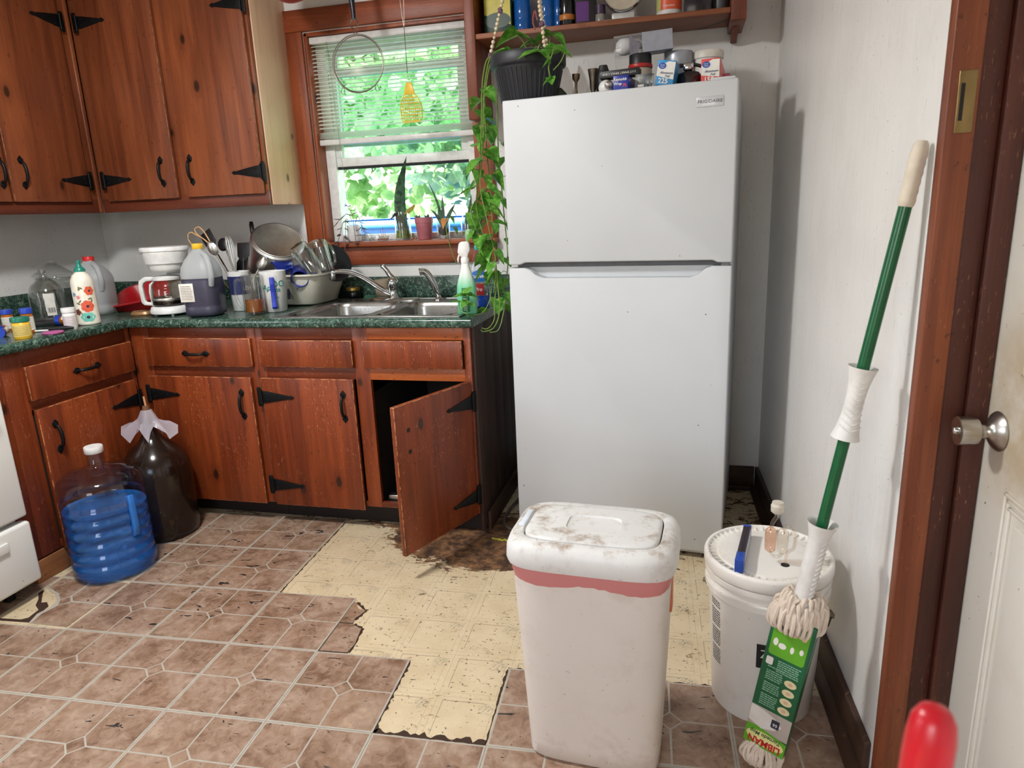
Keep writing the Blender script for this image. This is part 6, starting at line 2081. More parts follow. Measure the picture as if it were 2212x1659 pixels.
# ---- fly swatter
sw_ = thing('fly_swatter', 'yellow mesh fly swatter hanging head down by its wire', 'fly swatter', (-0.066, 1.30, 1.75))
M_ysw = plain('yellow_swatter_plastic', sr(232, 190, 34), 0.4)
mb = MB()
mb.prism([(-0.030, 0.056), (0.020, 0.055), (0.010, 0.096), (0.004, 0.104), (-0.014, 0.104), (-0.020, 0.096)], -0.002, 0.002, axis='y', r=0.0006)
mb.build('collar', M_ysw, sw_)
out = [(-0.030, 0.056), (-0.045, 0.030), (-0.050, 0.0), (-0.048, -0.045), (-0.040, -0.058), (0.035, -0.055), (0.046, -0.042), (0.047, 0.0), (0.036, 0.034), (0.020, 0.055)]
mb = MB()
mb.tube([(x, 0, z) for x, z in out], 0.0022, 6)
def swx(z, side):
    pts = [p for p in out]
    L_ = [p for p in pts[:5]] if side < 0 else [p for p in reversed(pts[5:])]
    for a, b in zip(L_, L_[1:]):
        if b[1] <= z <= a[1]:
            return a[0] + (b[0] - a[0]) * (a[1] - z) / (a[1] - b[1] + 1e-9)
    return L_[-1][0]
for k in range(9):
    z = 0.044 - k * 0.0118
    mb.tube([(swx(z, -1), 0, z), (swx(z, 1), 0, z)], 0.0012 if k % 2 else 0.0018, 5)
for k in range(9):
    f0 = (k + 1) / 10
    mb.tube([(-0.030 + 0.050 * f0, 0, 0.056), (-0.050 + 0.097 * f0, 0, 0.0), (-0.041 + 0.077 * f0, 0, -0.0565)], 0.0010 if k % 3 else 0.0018, 5)
mb.build('mesh_head', M_ysw, sw_)
mb = MB()
mb.tube(curve_pts([(-0.014, 0, 0.098), (-0.018, 0, 0.118), (-0.008, 0, 0.136), (-0.008, 0, 0.142)], 10), 0.0009, 5)
mb.tube(curve_pts([(0.002, 0, 0.098), (0.004, 0, 0.118), (-0.007, 0, 0.136), (-0.008, 0, 0.142)], 10), 0.0009, 5)
mb.tube([(-0.008, 0, 0.140), (-0.008, 0.0, 0.325)], 0.0015, 6)
mb.tube(curve_pts([(-0.009, 0, 0.32), (-0.016, 0, 0.40), (-0.020, 0, 0.52), (-0.010, 0, 0.60), (0.0, 0, 0.52), (-0.002, 0, 0.40), (-0.007, 0, 0.32)], 30), 0.0010, 5)
mb.build('wire_handle', M_wire, sw_)
# ---- copper-red pan hanging high beside the window
cp_ = thing('hanging_pan', 'rounded copper-red pan hanging high above the window', 'pan', (-0.500, 1.20, 2.285), rot=(math.radians(90), 0, 0))
mb = MB()
mb.lathe([(0, 0.0), (0.085, 0.0), (0.108, 0.010), (0.114, 0.030), (0.116, 0.032), (0.110, 0.030), (0.104, 0.013), (0.084, 0.004), (0, 0.004)], 40)
mb.build('body', plain('copper_red', sr(150, 74, 66), 0.35, 0.5), cp_)
mb = MB()
mb.tube([(0, 0.11, 0.03), (0, 0.152, 0.032)], 0.003, 6)
mb.build('hook', M_wire, cp_)

# ---- leaves
def leaf_material(name, c1, c2, c3=None, scale=26.0):
    g = G(name)
    o = g.obj()
    rnd = g.n('ObjectInfo').outputs['Random']
    v = g.n('VectorMath', {0: o, 1: g.vec(g.ma('MULTIPLY', rnd, 9.0), 0.0, 0.0)}, operation='ADD').outputs[0]
    n = g.noise(v, scale, 3.0, 0.6, 0.8)
    c = g.mix(g.step(n, 0.35, 0.62), c1, c2)
    if c3:
        c = g.mix(g.step(n, 0.62, 0.70), c, c3)
    c = g.mix(g.ma('MULTIPLY', rnd, 0.35), c, c2)
    tl = g.n('BsdfTranslucent', {0: c})
    pr = g.n('BsdfPrincipled', {'Base Color': c, 'Roughness': 0.35})
    mx = g.n('MixShader', {0: 0.35, 1: pr.outputs[0], 2: tl.outputs[0]})
    g.t.links.new(mx.outputs[0], g.o.inputs[0])
    return g.m
M_pothos = leaf_material('pothos_leaf', sr(62, 130, 40), sr(120, 182, 72), sr(196, 214, 126), 3.2)
M_stem = plain('green_stem', sr(112, 140, 62), 0.5)
M_snake = leaf_material('snake_leaf', sr(30, 52, 36), sr(72, 98, 70), None, 40.0)
M_purpleleaf = leaf_material('purple_leaf', sr(84, 62, 74), sr(108, 112, 92), None, 4.0)
M_greenleaf = leaf_material('small_green_leaf', sr(66, 116, 46), sr(126, 170, 84))
def heart_leaf(length, width, curl):
    mb = MB()
    prof = [(0.0, 0.0), (-0.06, 0.30), (0.02, 0.47), (0.18, 0.50), (0.40, 0.44), (0.62, 0.30), (0.82, 0.14), (1.0, 0.0)]
    rows = []
    for t, w_ in prof:
        tt = max(t, 0.0)
        row = []
        for s_ in (-1, -0.5, 0, 0.5, 1):
            x = s_ * w_ * width
            y = (t if abs(s_) > 0.1 else tt) * length
            z = abs(s_) * w_ * width * 0.35 - curl * length * tt * tt
            row.append((x, y, z))
        rows.append(row)
    mb.sheet(rows)
    return mb
def mk(mb, m, name='leaf'):
    me = mb.mesh(name, 60)
    me.materials.append(m)
    return me
PL = [mk(heart_leaf(1.0, 0.86, c), M_pothos) for c in (0.15, 0.35, 0.05)]
def add_leaf(parent, meshes, pos, az, pitch, roll, size, name='leaf'):
    o = place(name, random.choice(meshes), parent, pos)
    o.rotation_euler = (Matrix.Rotation(az, 3, 'Z') @ Matrix.Rotation(pitch, 3, 'X') @ Matrix.Rotation(roll, 3, 'Y')).to_euler()
    o.scale = (size, size, size)
    return o
def blade(mb, base, tip, w, fold=0.3, n=9, bow=(0, 0, 0), wx=(1, 0, 0), twist=0.0):
    b, e = Vector(base), Vector(tip)
    wv = Vector(wx).normalized()
    up_ = (e - b).cross(wv).normalized()
    rows = []
    for k in range(n):
        t = k / (n - 1)
        c = b.lerp(e, t) + Vector(bow) * math.sin(PI * t)
        ww = w * (0.45 + 0.55 * math.sin(PI * min(1.0, t * 0.75 + 0.22))) * (1 - t ** 5)
        a = twist * t
        wd = wv * math.cos(a) + up_ * math.sin(a)
        rows.append([tuple(c - wd * ww + up_ * fold * ww), tuple(c), tuple(c + wd * ww + up_ * fold * ww)])
    mb.sheet(rows)
    return mb

SZ = WZ0 + 0.0005
# small white mug with a purple trailing plant
t = thing('potted_plant', 'trailing purple-leaved plant in a small white mug on the sill', 'plant', (-0.490, 1.500, SZ))
mb = MB()
mb.lathe([(0, 0.001), (0.029, 0.0), (0.033, 0.004), (0.033, 0.078), (0.030, 0.078), (0.029, 0.060), (0, 0.060)], 28)
mb.build('mug', M_whitep, t)
random.seed(14)
PUR = [mk(blade(MB(), (0, 0, 0), (0, 1, -0.15), 0.27, 0.3, 6), M_purpleleaf), mk(blade(MB(), (0, 0, 0), (0, 1, 0.1), 0.25, 0.3, 6), M_purpleleaf)]
for k, (dx, dy, z1, x2, y2, z2) in enumerate(((-0.03, -0.03, 0.10, -0.06, -0.07, -0.01), (0.02, -0.04, 0.09, 0.045, -0.08, -0.02), (-0.02, -0.03, 0.11, -0.02, -0.075, -0.035), (0.03, -0.01, 0.12, 0.085, -0.05, 0.02), (-0.02, 0.0, 0.13, -0.085, -0.02, 0.085), (0.0, 0.0, 0.12, -0.025, -0.02, 0.18), (0.03, -0.02, 0.10, 0.11, -0.06, 0.0))):
    pp = curve_pts([(0, 0, 0.06), (dx, dy, z1), ((dx + x2) / 2, (dy + y2) / 2, (z1 + z2) / 2 + 0.01), (x2, y2, z2)], 12)
    mb = MB()
    mb.tube(pp, 0.0014, 5)
    mb.build('stem', plain('purple_stem', sr(96, 70, 74), 0.5), t)
    for j in range(5, len(pp), 2):
        add_leaf(t, PUR, pp[j], random.uniform(-2.6, 2.6), random.uniform(-0.6, 0.3), random.uniform(-.4, .4), random.uniform(0.030, 0.046))
# glass dish with a red-brown sprig
t = thing('glass_dish', 'low glass dish with thin reddish sprig on the sill', 'dish', (-0.338, 1.495, SZ))
mb = MB()
mb.lathe([(0, 0.002), (0.026, 0.0), (0.036, 0.012), (0.038, 0.022), (0.036, 0.022), (0.033, 0.012), (0, 0.005)], 28)
mb.build('bowl', M_glass, t)
mb = MB()
for dx, h in ((-0.008, 0.05), (0.002, 0.065), (0.010, 0.045), (-0.016, 0.03)):
    mb.tube([(dx * 0.4, 0, 0.006), (dx, 0.002, h * 0.6), (dx * 1.5, 0, h)], 0.0011, 5)
mb.build('sprig', plain('red_brown_sprig', sr(150, 66, 48), 0.6), t)
mb = MB()
mb.lathe([(0, 0.005), (0.028, 0.0055), (0.030, 0.009), (0, 0.010)], 20)
mb.build('soil', plain('reddish_soil', sr(170, 92, 66), 0.8), t)
# snake plant in a jar of water
t = thing('snake_plant', 'tall snake plant leaf standing in a glass jar of water', 'plant', (-0.232, 1.500, SZ))
mb = MB()
mb.lathe([(0, 0.002), (0.034, 0.0), (0.039, 0.006), (0.039, 0.095), (0.034, 0.108), (0.034, 0.132), (0.031, 0.132), (0.031, 0.106), (0.036, 0.093), (0.036, 0.010), (0, 0.006)], 32)
mb.build('jar', M_glass, t)
mb = MB()
mb.lathe([(0, 0.007), (0.0355, 0.010), (0.0358, 0.045), (0, 0.046)], 28)
mb.build('water', cloudy('algae_water', (0.75, 0.85, 0.40, 1), sr(128, 150, 62), 0.5), t)
mb = MB()
blade(mb, (0.004, 0, 0.02), (0.046, 0.0, 0.385), 0.027, 0.25, 14, (-0.030, 0, 0.0), (1, 0.3, 0), 0.5)
mb.build('leaf', M_snake, t)
mb = MB()
blade(mb, (-0.008, -0.004, 0.02), (-0.024, 0.0, 0.20), 0.015, 0.3, 8, (-0.004, 0, 0), (1, -0.2, 0))
mb.build('leaf', M_snake, t)
PUR2 = [mk(blade(MB(), (0, 0, 0), (0, 1, -0.3), 0.22, 0.3, 6), M_purpleleaf)]
for az, s_ in ((1.9, 0.055), (1.2, 0.04)):
    add_leaf(t, PUR2, (-0.028, -0.01, 0.130), az, -0.5, 0.2, s_)
mb = MB()
blade(mb, (0.02, 0, 0.12), (0.075, -0.01, 0.165), 0.016, 0.2, 6)
mb.build('leaf', plain('yellowing_leaf', sr(170, 152, 70), 0.5), t)
# pink pot
t = thing('flower_pot', 'dusty pink plastic flower pot on the window sill', 'pot', (-0.122, 1.497, SZ))
M_pinkpot = plain('dusty_pink_plastic', sr(178, 104, 112), 0.5)
mb = MB()
mb.lathe([(0, 0.001), (0.032, 0.0), (0.034, 0.004), (0.0345, 0.024), (0.036, 0.026), (0.0415, 0.076), (0.0435, 0.077), (0.0440, 0.102), (0.041, 0.102), (0.039, 0.088), (0, 0.088)], 36)
mb.build('pot', M_pinkpot, t)
SM = [mk(blade(MB(), (0, 0, 0), (0, 1, 0.2), 0.26, 0.3, 5), leaf_material('dull_green_leaf', sr(70, 84, 66), sr(104, 120, 96), None, 4.0))]
random.seed(15)
for cx in (-0.030, 0.022):
    for k in range(9):
        add_leaf(t, SM, (cx + random.uniform(-.008, .008), random.uniform(-.02, .0), 0.100), random.uniform(0, 6.28), random.uniform(0.1, 0.9), 0, random.uniform(0.014, 0.024))
# glass with a bulb and strap leaves
t = thing('glass_plant', 'strap-leaved cutting rooted in a small clear glass', 'plant', (-0.028, 1.500, SZ))
mb = MB()
mb.lathe([(0, 0.003), (0.027, 0.0), (0.030, 0.004), (0.033, 0.090), (0.031, 0.090), (0.028, 0.010), (0, 0.008)], 28)
mb.build('glass', M_glass, t)
mb = MB()
mb.ball((0, 0, 0.036), 0.024, (1, 1, 0.9), 16, 10)
mb.build('root_ball', plain('dark_roots', sr(50, 40, 30), 0.9), t)
for tip, bow, w in (((-0.062, 0.0, 0.265), (0.012, 0, 0), 0.007), ((-0.058, -0.01, 0.140), (0.0, 0, 0.015), 0.008), ((0.004, 0.0, 0.205), (0, 0, 0), 0.009), ((0.068, 0.0, 0.160), (0, 0, 0.012), 0.011), ((-0.018, 0, 0.150), (-0.01, 0, 0), 0.006)):
    mb = MB()
    blade(mb, (0, 0, 0.045), tip, w, 0.4, 9, bow)
    mb.build('leaf', M_snake, t)
mb = MB()
mb.tube(curve_pts([(0.02, -0.02, 0.07), (0.032, -0.05, 0.09), (0.040, -0.07, 0.03), (0.060, -0.075, -0.06), (0.082, -0.075, -0.115)], 20), 0.002, 6)
mb.build('stem', M_stem, t)
for p, az, s_, m in (((0.045, -0.03, 0.10), -0.6, 0.042, M_greenleaf), ((0.05, -0.02, 0.13), -1.2, 0.045, M_greenleaf), ((0.030, -0.04, 0.09), 2.9, 0.05, plain('orange_dead_leaf', sr(196, 128, 66), 0.6)), ((0.06, -0.03, 0.05), -2.0, 0.04, M_greenleaf)):
    mb = heart_leaf(s_, s_ * 0.8, 0.4)
    me = mb.mesh('leaf', 60)
    me.materials.append(m)
    place('leaf', me, t, p, (-0.6, 0, az))
# clear bottle of cuttings
t = thing('bottle_cuttings', 'snake plant cuttings in a clear bottle at the sill end', 'plant', (0.098, 1.500, SZ))
mb = MB()
mb.lathe([(0, 0.003), (0.032, 0.0), (0.036, 0.006), (0.036, 0.075), (0.030, 0.092), (0.026, 0.104), (0.026, 0.118), (0.024, 0.118), (0.024, 0.104), (0.033, 0.075), (0.033, 0.010), (0, 0.008)], 30)
mb.build('bottle', M_glass, t)
mb = MB()
mb.lathe([(0, 0.009), (0.0325, 0.010), (0.0328, 0.030), (0, 0.031)], 24)
mb.build('water', cloudy('pale_green_water', (0.85, 0.92, 0.7, 1), sr(160, 178, 110), 0.35), t)
for tip, bow, w in (((0.022, 0, 0.200), (0, 0, 0), 0.011), ((0.050, 0, 0.175), (0.004, 0, 0), 0.010), ((-0.010, 0, 0.12), (0, 0, 0), 0.010)):
    mb = MB()
    blade(mb, (-0.012, 0, 0.012), tip, w, 0.35, 8, bow)
    mb.build('leaf', M_snake, t)
mb = MB()
mb.ball((0, 0, 0.006), 0.0065, (1.4, 1, 0.9), 10, 7)
mb.ball((0.016, 0.002, 0.005), 0.005, (1.2, 1, 0.9), 10, 7)
mb.build('nut_shell', plain('brown_shell', sr(150, 96, 66), 0.6), loc=(-0.176, 1.468, SZ), label='two little brown shells between jar and pink pot', cat='shell')

# cutting trailing over the counter end before the spray bottle
t = thing('pothos_cutting', 'small pothos sprig lying against the spray bottle at the counter end', 'plant', (0.285, 0.850, CZ))
random.seed(17)
mb = MB()
mb.tube(curve_pts([(0.0, -0.02, -0.012), (0.0, -0.025, 0.02), (0.004, -0.022, 0.06), (0.0, -0.02, 0.085)], 14), 0.0018, 6)
mb.tube(curve_pts([(0.0, -0.024, 0.012), (-0.03, -0.015, 0.025), (-0.035, -0.01, 0.06)], 12), 0.0014, 6)
mb.tube(curve_pts([(0.0, -0.024, 0.005), (0.05, -0.0, 0.012), (0.075, 0.02, 0.05), (0.085, 0.03, 0.10)], 14), 0.0016, 6)
mb.build('stem', M_stem, t)
for p, az, pt_, s_ in (((0.0, -0.022, 0.085), 0.5, 0.1, 0.055), ((0.0, -0.022, 0.082), -1.0, -0.1, 0.06), ((0.0, -0.022, 0.08), 1.6, 0.0, 0.06), ((-0.03, -0.014, 0.055), 1.9, 0.1, 0.05), ((0.002, -0.022, 0.06), 2.8, -0.4, 0.045), ((0.004, -0.024, 0.05), -2.2, -0.2, 0.045), ((0.0, -0.02, 0.09), -0.2, 0.5, 0.05)):
    add_leaf(t, PL, p, az, pt_, random.uniform(-.3, .3), s_)

# ================================================================== OUTSIDE
lawn = MB()
lawn.box((-14, 1.9, -0.62), (12, 26, -0.52))
g = G('lawn_green')
_n = g.noise(g.obj(), 3.0, 5.0, 0.7)
struct('ground', lawn, g.set(col=g.mix(_n, sr(70, 110, 44), sr(120, 156, 74)), rough=0.9))['label'] = 'sunlit lawn outside the window'
bp = thing('blue_pool', 'bright blue curved pool wall outside below the leaves', 'pool', (-1.35, 6.4, -0.52))
mb = MB()
mb.lathe([(2.2, 0.0), (2.2, 0.40), (2.205, 0.42), (2.2, 1.18), (2.2, 1.72), (2.1, 1.72), (2.1, 0.2), (0, 0.2)], 72)
mb.build('wall', plain('sky_blue_vinyl', sr(36, 112, 206), 0.3), bp)
mb = MB()
mb.lathe([(2.10, 1.72), (2.24, 1.715), (2.26, 1.735), (2.26, 1.765), (2.24, 1.785), (2.10, 1.78)], 72)
mb.build('rail', plain('pale_blue_rail', sr(96, 160, 222), 0.35), bp)
mb = MB()
mb.lathe([(2.203, 1.46), (2.212, 1.465), (2.212, 1.485), (2.203, 1.49)], 72)
mb.build('seam', plain('deep_blue_seam', sr(26, 96, 190), 0.3), bp)
M_leafout = G('sunlit_tree_leaf')
_n = M_leafout.noise(M_leafout.obj(), 2.2, 4.0, 0.7)
_c = M_leafout.ramp(_n, [(0.3, sr(108, 150, 98)), (0.5, sr(158, 192, 138)), (0.7, sr(204, 224, 178))])
_tl = M_leafout.n('BsdfTranslucent', {0: _c})
_pr = M_leafout.n('BsdfPrincipled', {'Base Color': _c, 'Roughness': 0.4})
_m = M_leafout.n('MixShader', {0: 0.5, 1: _pr.outputs[0], 2: _tl.outputs[0]})
M_leafout.t.links.new(_m.outputs[0], M_leafout.o.inputs[0])
M_leafout = M_leafout.m
def tree(name, label, base, seed, cloud, n, size):
    random.seed(seed)
    t = thing(name, label, 'tree', base)
    mb = MB()
    for pts, rs in cloud['limbs']:
        pp = curve_pts(pts, 24)
        mb.tube(pp, [rs[0] + (rs[1] - rs[0]) * k / (len(pp) - 1) for k in range(len(pp))], 8)
    mb.build('trunk', plain('pale_bark', sr(150, 132, 110), 0.8), t)
    vs_, fs = [], []
    for k in range(n):
        c, r = random.choice(cloud['blobs'])
        d = Vector((random.gauss(0, 1), random.gauss(0, 1), random.gauss(0, 1))).normalized() * (random.random() ** 0.45)
        p = Vector(c) + Vector((d.x * r[0], d.y * r[1], d.z * r[2]))
        rot = Euler((random.uniform(-0.9, 0.9) + 0.9, random.uniform(-0.7, 0.7), random.uniform(0, 2 * PI))).to_matrix()
        s_ = size * random.uniform(0.6, 1.25)
        b = len(vs_)
        for q in ((0, 0, 0), (0.42, 0.32, 0.06), (0.36, 0.72, 0.03), (0, 1.0, -0.08), (-0.36, 0.72, 0.03), (-0.42, 0.32, 0.06)):
            vs_.append(p + rot @ (Vector(q) * s_))
        fs += [(b, b + 1, b + 2, b + 3), (b, b + 3, b + 4, b + 5)]
    me = bpy.data.meshes.new('foliage')
    me.from_pydata([tuple(v) for v in vs_], [], fs)
    me.materials.append(M_leafout)
    place('foliage', me, t, kind='stuff')
    return t
tree('leafy_tree', 'leafy tree with pale forked trunk close outside the window', (0.55, 5.0, -0.52), 41,
     dict(limbs=[([(0.3, 0, 0), (0.1, 0, 1.4), (-0.25, 0, 2.2), (-0.9, 0.1, 2.9), (-1.4, 0.1, 3.2)], (0.13, 0.05)), ([(0.1, 0, 1.5), (0.25, 0, 2.2), (0.2, 0, 2.9)], (0.08, 0.04)), ([(0.0, 0, 1.7), (-0.5, 0.2, 2.0), (-1.0, 0.3, 2.2)], (0.05, 0.02))],
          blobs=[((-0.6, 0, 3.0), (1.2, 0.7, 0.7)), ((0.3, 0.2, 3.2), (1.0, 0.8, 0.8)), ((-1.4, 0.1, 2.6), (0.9, 0.7, 0.8)), ((-2.2, 0.3, 3.0), (1.0, 0.7, 1.0)), ((-0.8, 0.6, 2.2), (1.2, 0.6, 0.35)), ((-0.5, 0.2, 3.9), (1.4, 0.9, 0.6))]), 5200, 0.13)
tree('leafy_tree', 'pale green tree filling the view behind the forked one', (-2.2, 9.0, -0.52), 42,
     dict(limbs=[([(0, 0, 0), (0.1, 0, 2), (0.3, 0, 4)], (0.16, 0.06))],
          blobs=[((-1.5, 0, 3.2), (2.2, 1.0, 1.6)), ((1.0, 0, 3.4), (2.4, 1.0, 1.7)), ((3.0, 0.4, 3.2), (2.0, 1.0, 1.6)), ((0.5, 0, 5.4), (3.2, 1.0, 1.4)), ((-3.0, 0, 4.6), (1.8, 1.0, 1.6))]), 7000, 0.26)
# eave of the roof seen through the top of the window
mb = MB()
mb.box((-2.4, 1.66, 2.36), (2.0, 2.15, 2.42))
struct('roof_eave', mb, plain('cream_soffit', sr(226, 218, 176), 0.6))['label'] = 'cream roof soffit above the window outside'
# ================================================================== ON TOP OF THE FRIDGE
FA = math.radians(-6.14)
def fpt(x, d, z=0.0):
    # fridge coordinates: x along its front, d back from the front
    return (0.448 + math.cos(FA) * x - math.sin(FA) * d, 0.855 + math.sin(FA) * x + math.cos(FA) * d, FH + z)
FZ = 0.0005
pot = thing('hanging_planter', 'black ribbed planter with trailing pothos on the fridge corner', 'plant', fpt(0.050, 0.155, FZ))
M_bpot = plain('charcoal_plastic', sr(36, 38, 44), 0.5)
mb = MB()
mb.lathe([(0, 0.002), (0.096, 0.0), (0.101, 0.005), (0.126, 0.118), (0.128, 0.122), (0.136, 0.124), (0.139, 0.130), (0.139, 0.160), (0.136, 0.166), (0.130, 0.166), (0.128, 0.140), (0, 0.140)], 56)
mb.build('pot', M_bpot, pot)
RB = MB()
RB.tube([(0.1015, 0, 0.012), (0.1245, 0, 0.112)], 0.0030, 6)
RB = RB.mesh('rib')
RB.materials.append(M_bpot)
for k in range(44):
    place('rib', RB, pot, (0, 0, 0), (0, 0, 2 * PI * k / 44))
mb = MB()
mb.lathe([(0, 0.146), (0.08, 0.147), (0.127, 0.141)], 24)
mb.build('soil', plain('dark_soil', sr(44, 34, 26), 0.95), pot)
random.seed(51)
def vine(path, r, n, skip, size, spread=0.0, flat=None):
    pp = curve_pts(path, n)
    mb = MB()
    mb.tube(pp, [r * (1 - 0.35 * k / len(pp)) for k in range(len(pp))], 6)
    mb.build('vine', M_stem, pot)
    for k in range(skip[0], len(pp), skip[1]):
        p = pp[k] + Vector((random.uniform(-0.012, 0.012), random.uniform(-0.012, 0.012), 0))
        az = random.uniform(-PI, PI)
        d = Vector((-math.sin(az), math.cos(az), 0)) * random.uniform(0.01, 0.03)
        q = p + d + Vector((0, 0, random.uniform(-0.015, 0.015)))
        mb = MB()
        mb.tube([tuple(pp[k]), tuple((pp[k] + q) / 2 + Vector((0, 0, 0.008))), tuple(q)], 0.0012, 5)
        mb.build('petiole', M_stem, pot)
        add_leaf(pot, PL, q, az, random.uniform(-1.1, -0.25), random.uniform(-0.5, 0.5), random.uniform(*size))
# local frame of the planter: origin at fpt(0.05, 0.155); the vines hang left of the fridge side
O3 = Vector(fpt(0.050, 0.155, FZ))
def lo3(x, y, z):
    return (x - O3.x, y - O3.y, z - O3.z)
vine([(-0.09, -0.02, 0.15), lo3(0.375, 0.98, 1.855), lo3(0.345, 0.985, 1.78), lo3(0.330, 0.99, 1.62), lo3(0.315, 0.98, 1.45), lo3(0.300, 0.97, 1.32), lo3(0.330, 0.98, 1.18)], 0.0030, 60, (22, 2), (0.055, 0.085))
vine([(-0.10, 0.02, 0.15), lo3(0.370, 1.03, 1.85), lo3(0.338, 1.03, 1.72), lo3(0.335, 1.03, 1.55), lo3(0.345, 1.02, 1.40), lo3(0.350, 1.00, 1.22), lo3(0.335, 0.99, 1.06)], 0.0030, 60, (26, 2), (0.055, 0.085))
vine([(-0.09, -0.05, 0.15), lo3(0.388, 0.955, 1.85), lo3(0.358, 0.955, 1.74), lo3(0.340, 0.955, 1.52), lo3(0.325, 0.95, 1.40), lo3(0.350, 0.95, 1.25), lo3(0.375, 0.94, 1.12), lo3(0.365, 0.93, 1.00)], 0.0028, 60, (30, 3), (0.05, 0.075))
vine([(-0.08, 0.05, 0.15), lo3(0.385, 1.08, 1.84), lo3(0.368, 1.08, 1.60), lo3(0.380, 1.07, 1.35), lo3(0.395, 1.05, 1.10), lo3(0.375, 1.00, 0.98), lo3(0.360, 0.96, 0.93)], 0.0028, 60, (18, 3), (0.05, 0.075))
vine([lo3(0.345, 1.02, 1.40), lo3(0.29, 0.985, 1.345), lo3(0.275, 0.975, 1.30), lo3(0.305, 0.97, 1.22), lo3(0.345, 0.97, 1.16), lo3(0.372, 0.96, 1.05)], 0.0024, 40, (6, 4), (0.05, 0.075))
vine([lo3(0.372, 0.95, 1.12), lo3(0.382, 0.93, 1.02), lo3(0.390, 0.91, 0.93), lo3(0.372, 0.88, 0.87), lo3(0.335, 0.86, 0.858), lo3(0.325, 0.86, 0.866)], 0.0028, 36, (40, 40), (0.05, 0.07))
vine([lo3(0.375, 0.96, 1.06), lo3(0.368, 0.92, 0.96), lo3(0.372, 0.89, 0.90), lo3(0.350, 0.87, 0.868), lo3(0.328, 0.86, 0.872)], 0.0026, 30, (40, 40), (0.05, 0.07))
vine([lo3(0.40, 1.0, 1.0), lo3(0.402, 0.92, 0.92), lo3(0.390, 0.88, 0.862), lo3(0.358, 0.865, 0.853)], 0.0024, 30, (40, 40), (0.05, 0.07))
# short stems standing over the rim
for path, tips in (([(0.02, -0.04, 0.14), (0.0, -0.06, 0.20), (-0.02, -0.08, 0.225)], 0.085), ([(0.06, -0.02, 0.14), (0.09, -0.05, 0.19), (0.10, -0.06, 0.215)], 0.085), ([(-0.05, -0.03, 0.14), (-0.07, -0.06, 0.18)], 0.06), ([(0.05, -0.06, 0.14), (0.07, -0.12, 0.175), (0.065, -0.14, 0.15)], 0.075), ([(0.09, -0.05, 0.14), (0.125, -0.10, 0.170), (0.13, -0.12, 0.155)], 0.07), ([(0.03, 0.02, 0.14), (0.02, 0.0, 0.21)], 0.07)):
    pp = curve_pts(path, 10)
    mb = MB()
    mb.tube(pp, 0.0024, 6)
    mb.build('vine', M_stem, pot)
    add_leaf(pot, PL, pp[-1], random.uniform(1.2, 2.2), -0.2, random.uniform(-.4, .4), tips)
    add_leaf(pot, PL, pp[-1], random.uniform(-2.2, -1.2), -0.4, random.uniform(-.4, .4), tips * 0.9)
mb = MB()
pp = curve_pts([(0.10, -0.09, 0.150), (0.120, -0.135, 0.150), (0.105, -0.150, 0.100), (0.110, -0.152, 0.060)], 20)
mb.tube(pp, 0.0024, 6)
pp2 = curve_pts([(0.14, -0.08, 0.150), (0.158, -0.11, 0.155), (0.145, -0.13, 0.115), (0.120, -0.145, 0.085)], 20)
mb.tube(pp2, 0.0022, 6)
mb.build('vine', M_stem, pot)
for p, az in ((pp[-1], 2.2), (pp[-1], -2.8), (pp[10], 2.0)):
    add_leaf(pot, PL, p, az, -0.7, 0.2, 0.042)
# beaded hanger cords
hg = thing('bead_hanger', 'cream bead and purple stone strings of the plant hanger', 'hanger', O3)
BEAD = MB()
BEAD.ball((0, 0, 0), 1.0, u=12, w=8)
BEAD = BEAD.mesh('bead')
BEAD.materials.append(plain('cream_bead', sr(222, 206, 176), 0.4))
STONE = MB()
b2 = bmesh.new()
bmesh.ops.create_icosphere(b2, subdivisions=1, radius=1.0)
b2.verts.index_update()
STONE.merge(b2)
STONE = STONE.mesh('stone', 5)
STONE.materials.append(plain('amethyst', sr(120, 88, 110), 0.2))
random.seed(61)
for (p0, p1, st_at) in (((-0.132, -0.04, 0.165), (-0.02, 0.02, 0.60), (0, 10, 20)), ((0.085, -0.105, 0.165), (0.02, 0.0, 0.60), (5, 15)), ((0.06, 0.115, 0.165), (0.01, 0.03, 0.60), (6, 16))):
    a, b = Vector(p0), Vector(p1)
    Ln = (b - a).length
    n = int(Ln / 0.0155)
    mb = MB()
    mb.tube([tuple(a), tuple(b)], 0.0009, 5)
    mb.build('cord', plain('cream_cord', sr(206, 190, 160), 0.8), hg)
    for k in range(n):
        p = a.lerp(b, (k + 0.5) / n)
        if k in st_at:
            o = place('stone', STONE, hg, p, (random.random() * 3, random.random() * 3, 0))
            o.scale = (0.0125, 0.010, 0.013)
        else:
            o = place('bead', BEAD, hg, p)
            s_ = random.choice((0.0062, 0.0075, 0.0055))
            o.scale = (s_, s_, s_)
mb = MB()
mb.tube(curve_pts([(0.045, -0.07, 0.235), (0.038, -0.07, 0.265), (0.046, -0.07, 0.295), (0.054, -0.07, 0.265)], 16), 0.003, 6, closed=False)
mb.build('charm', plain('rose_glass_charm', sr(150, 84, 84), 0.2), hg)

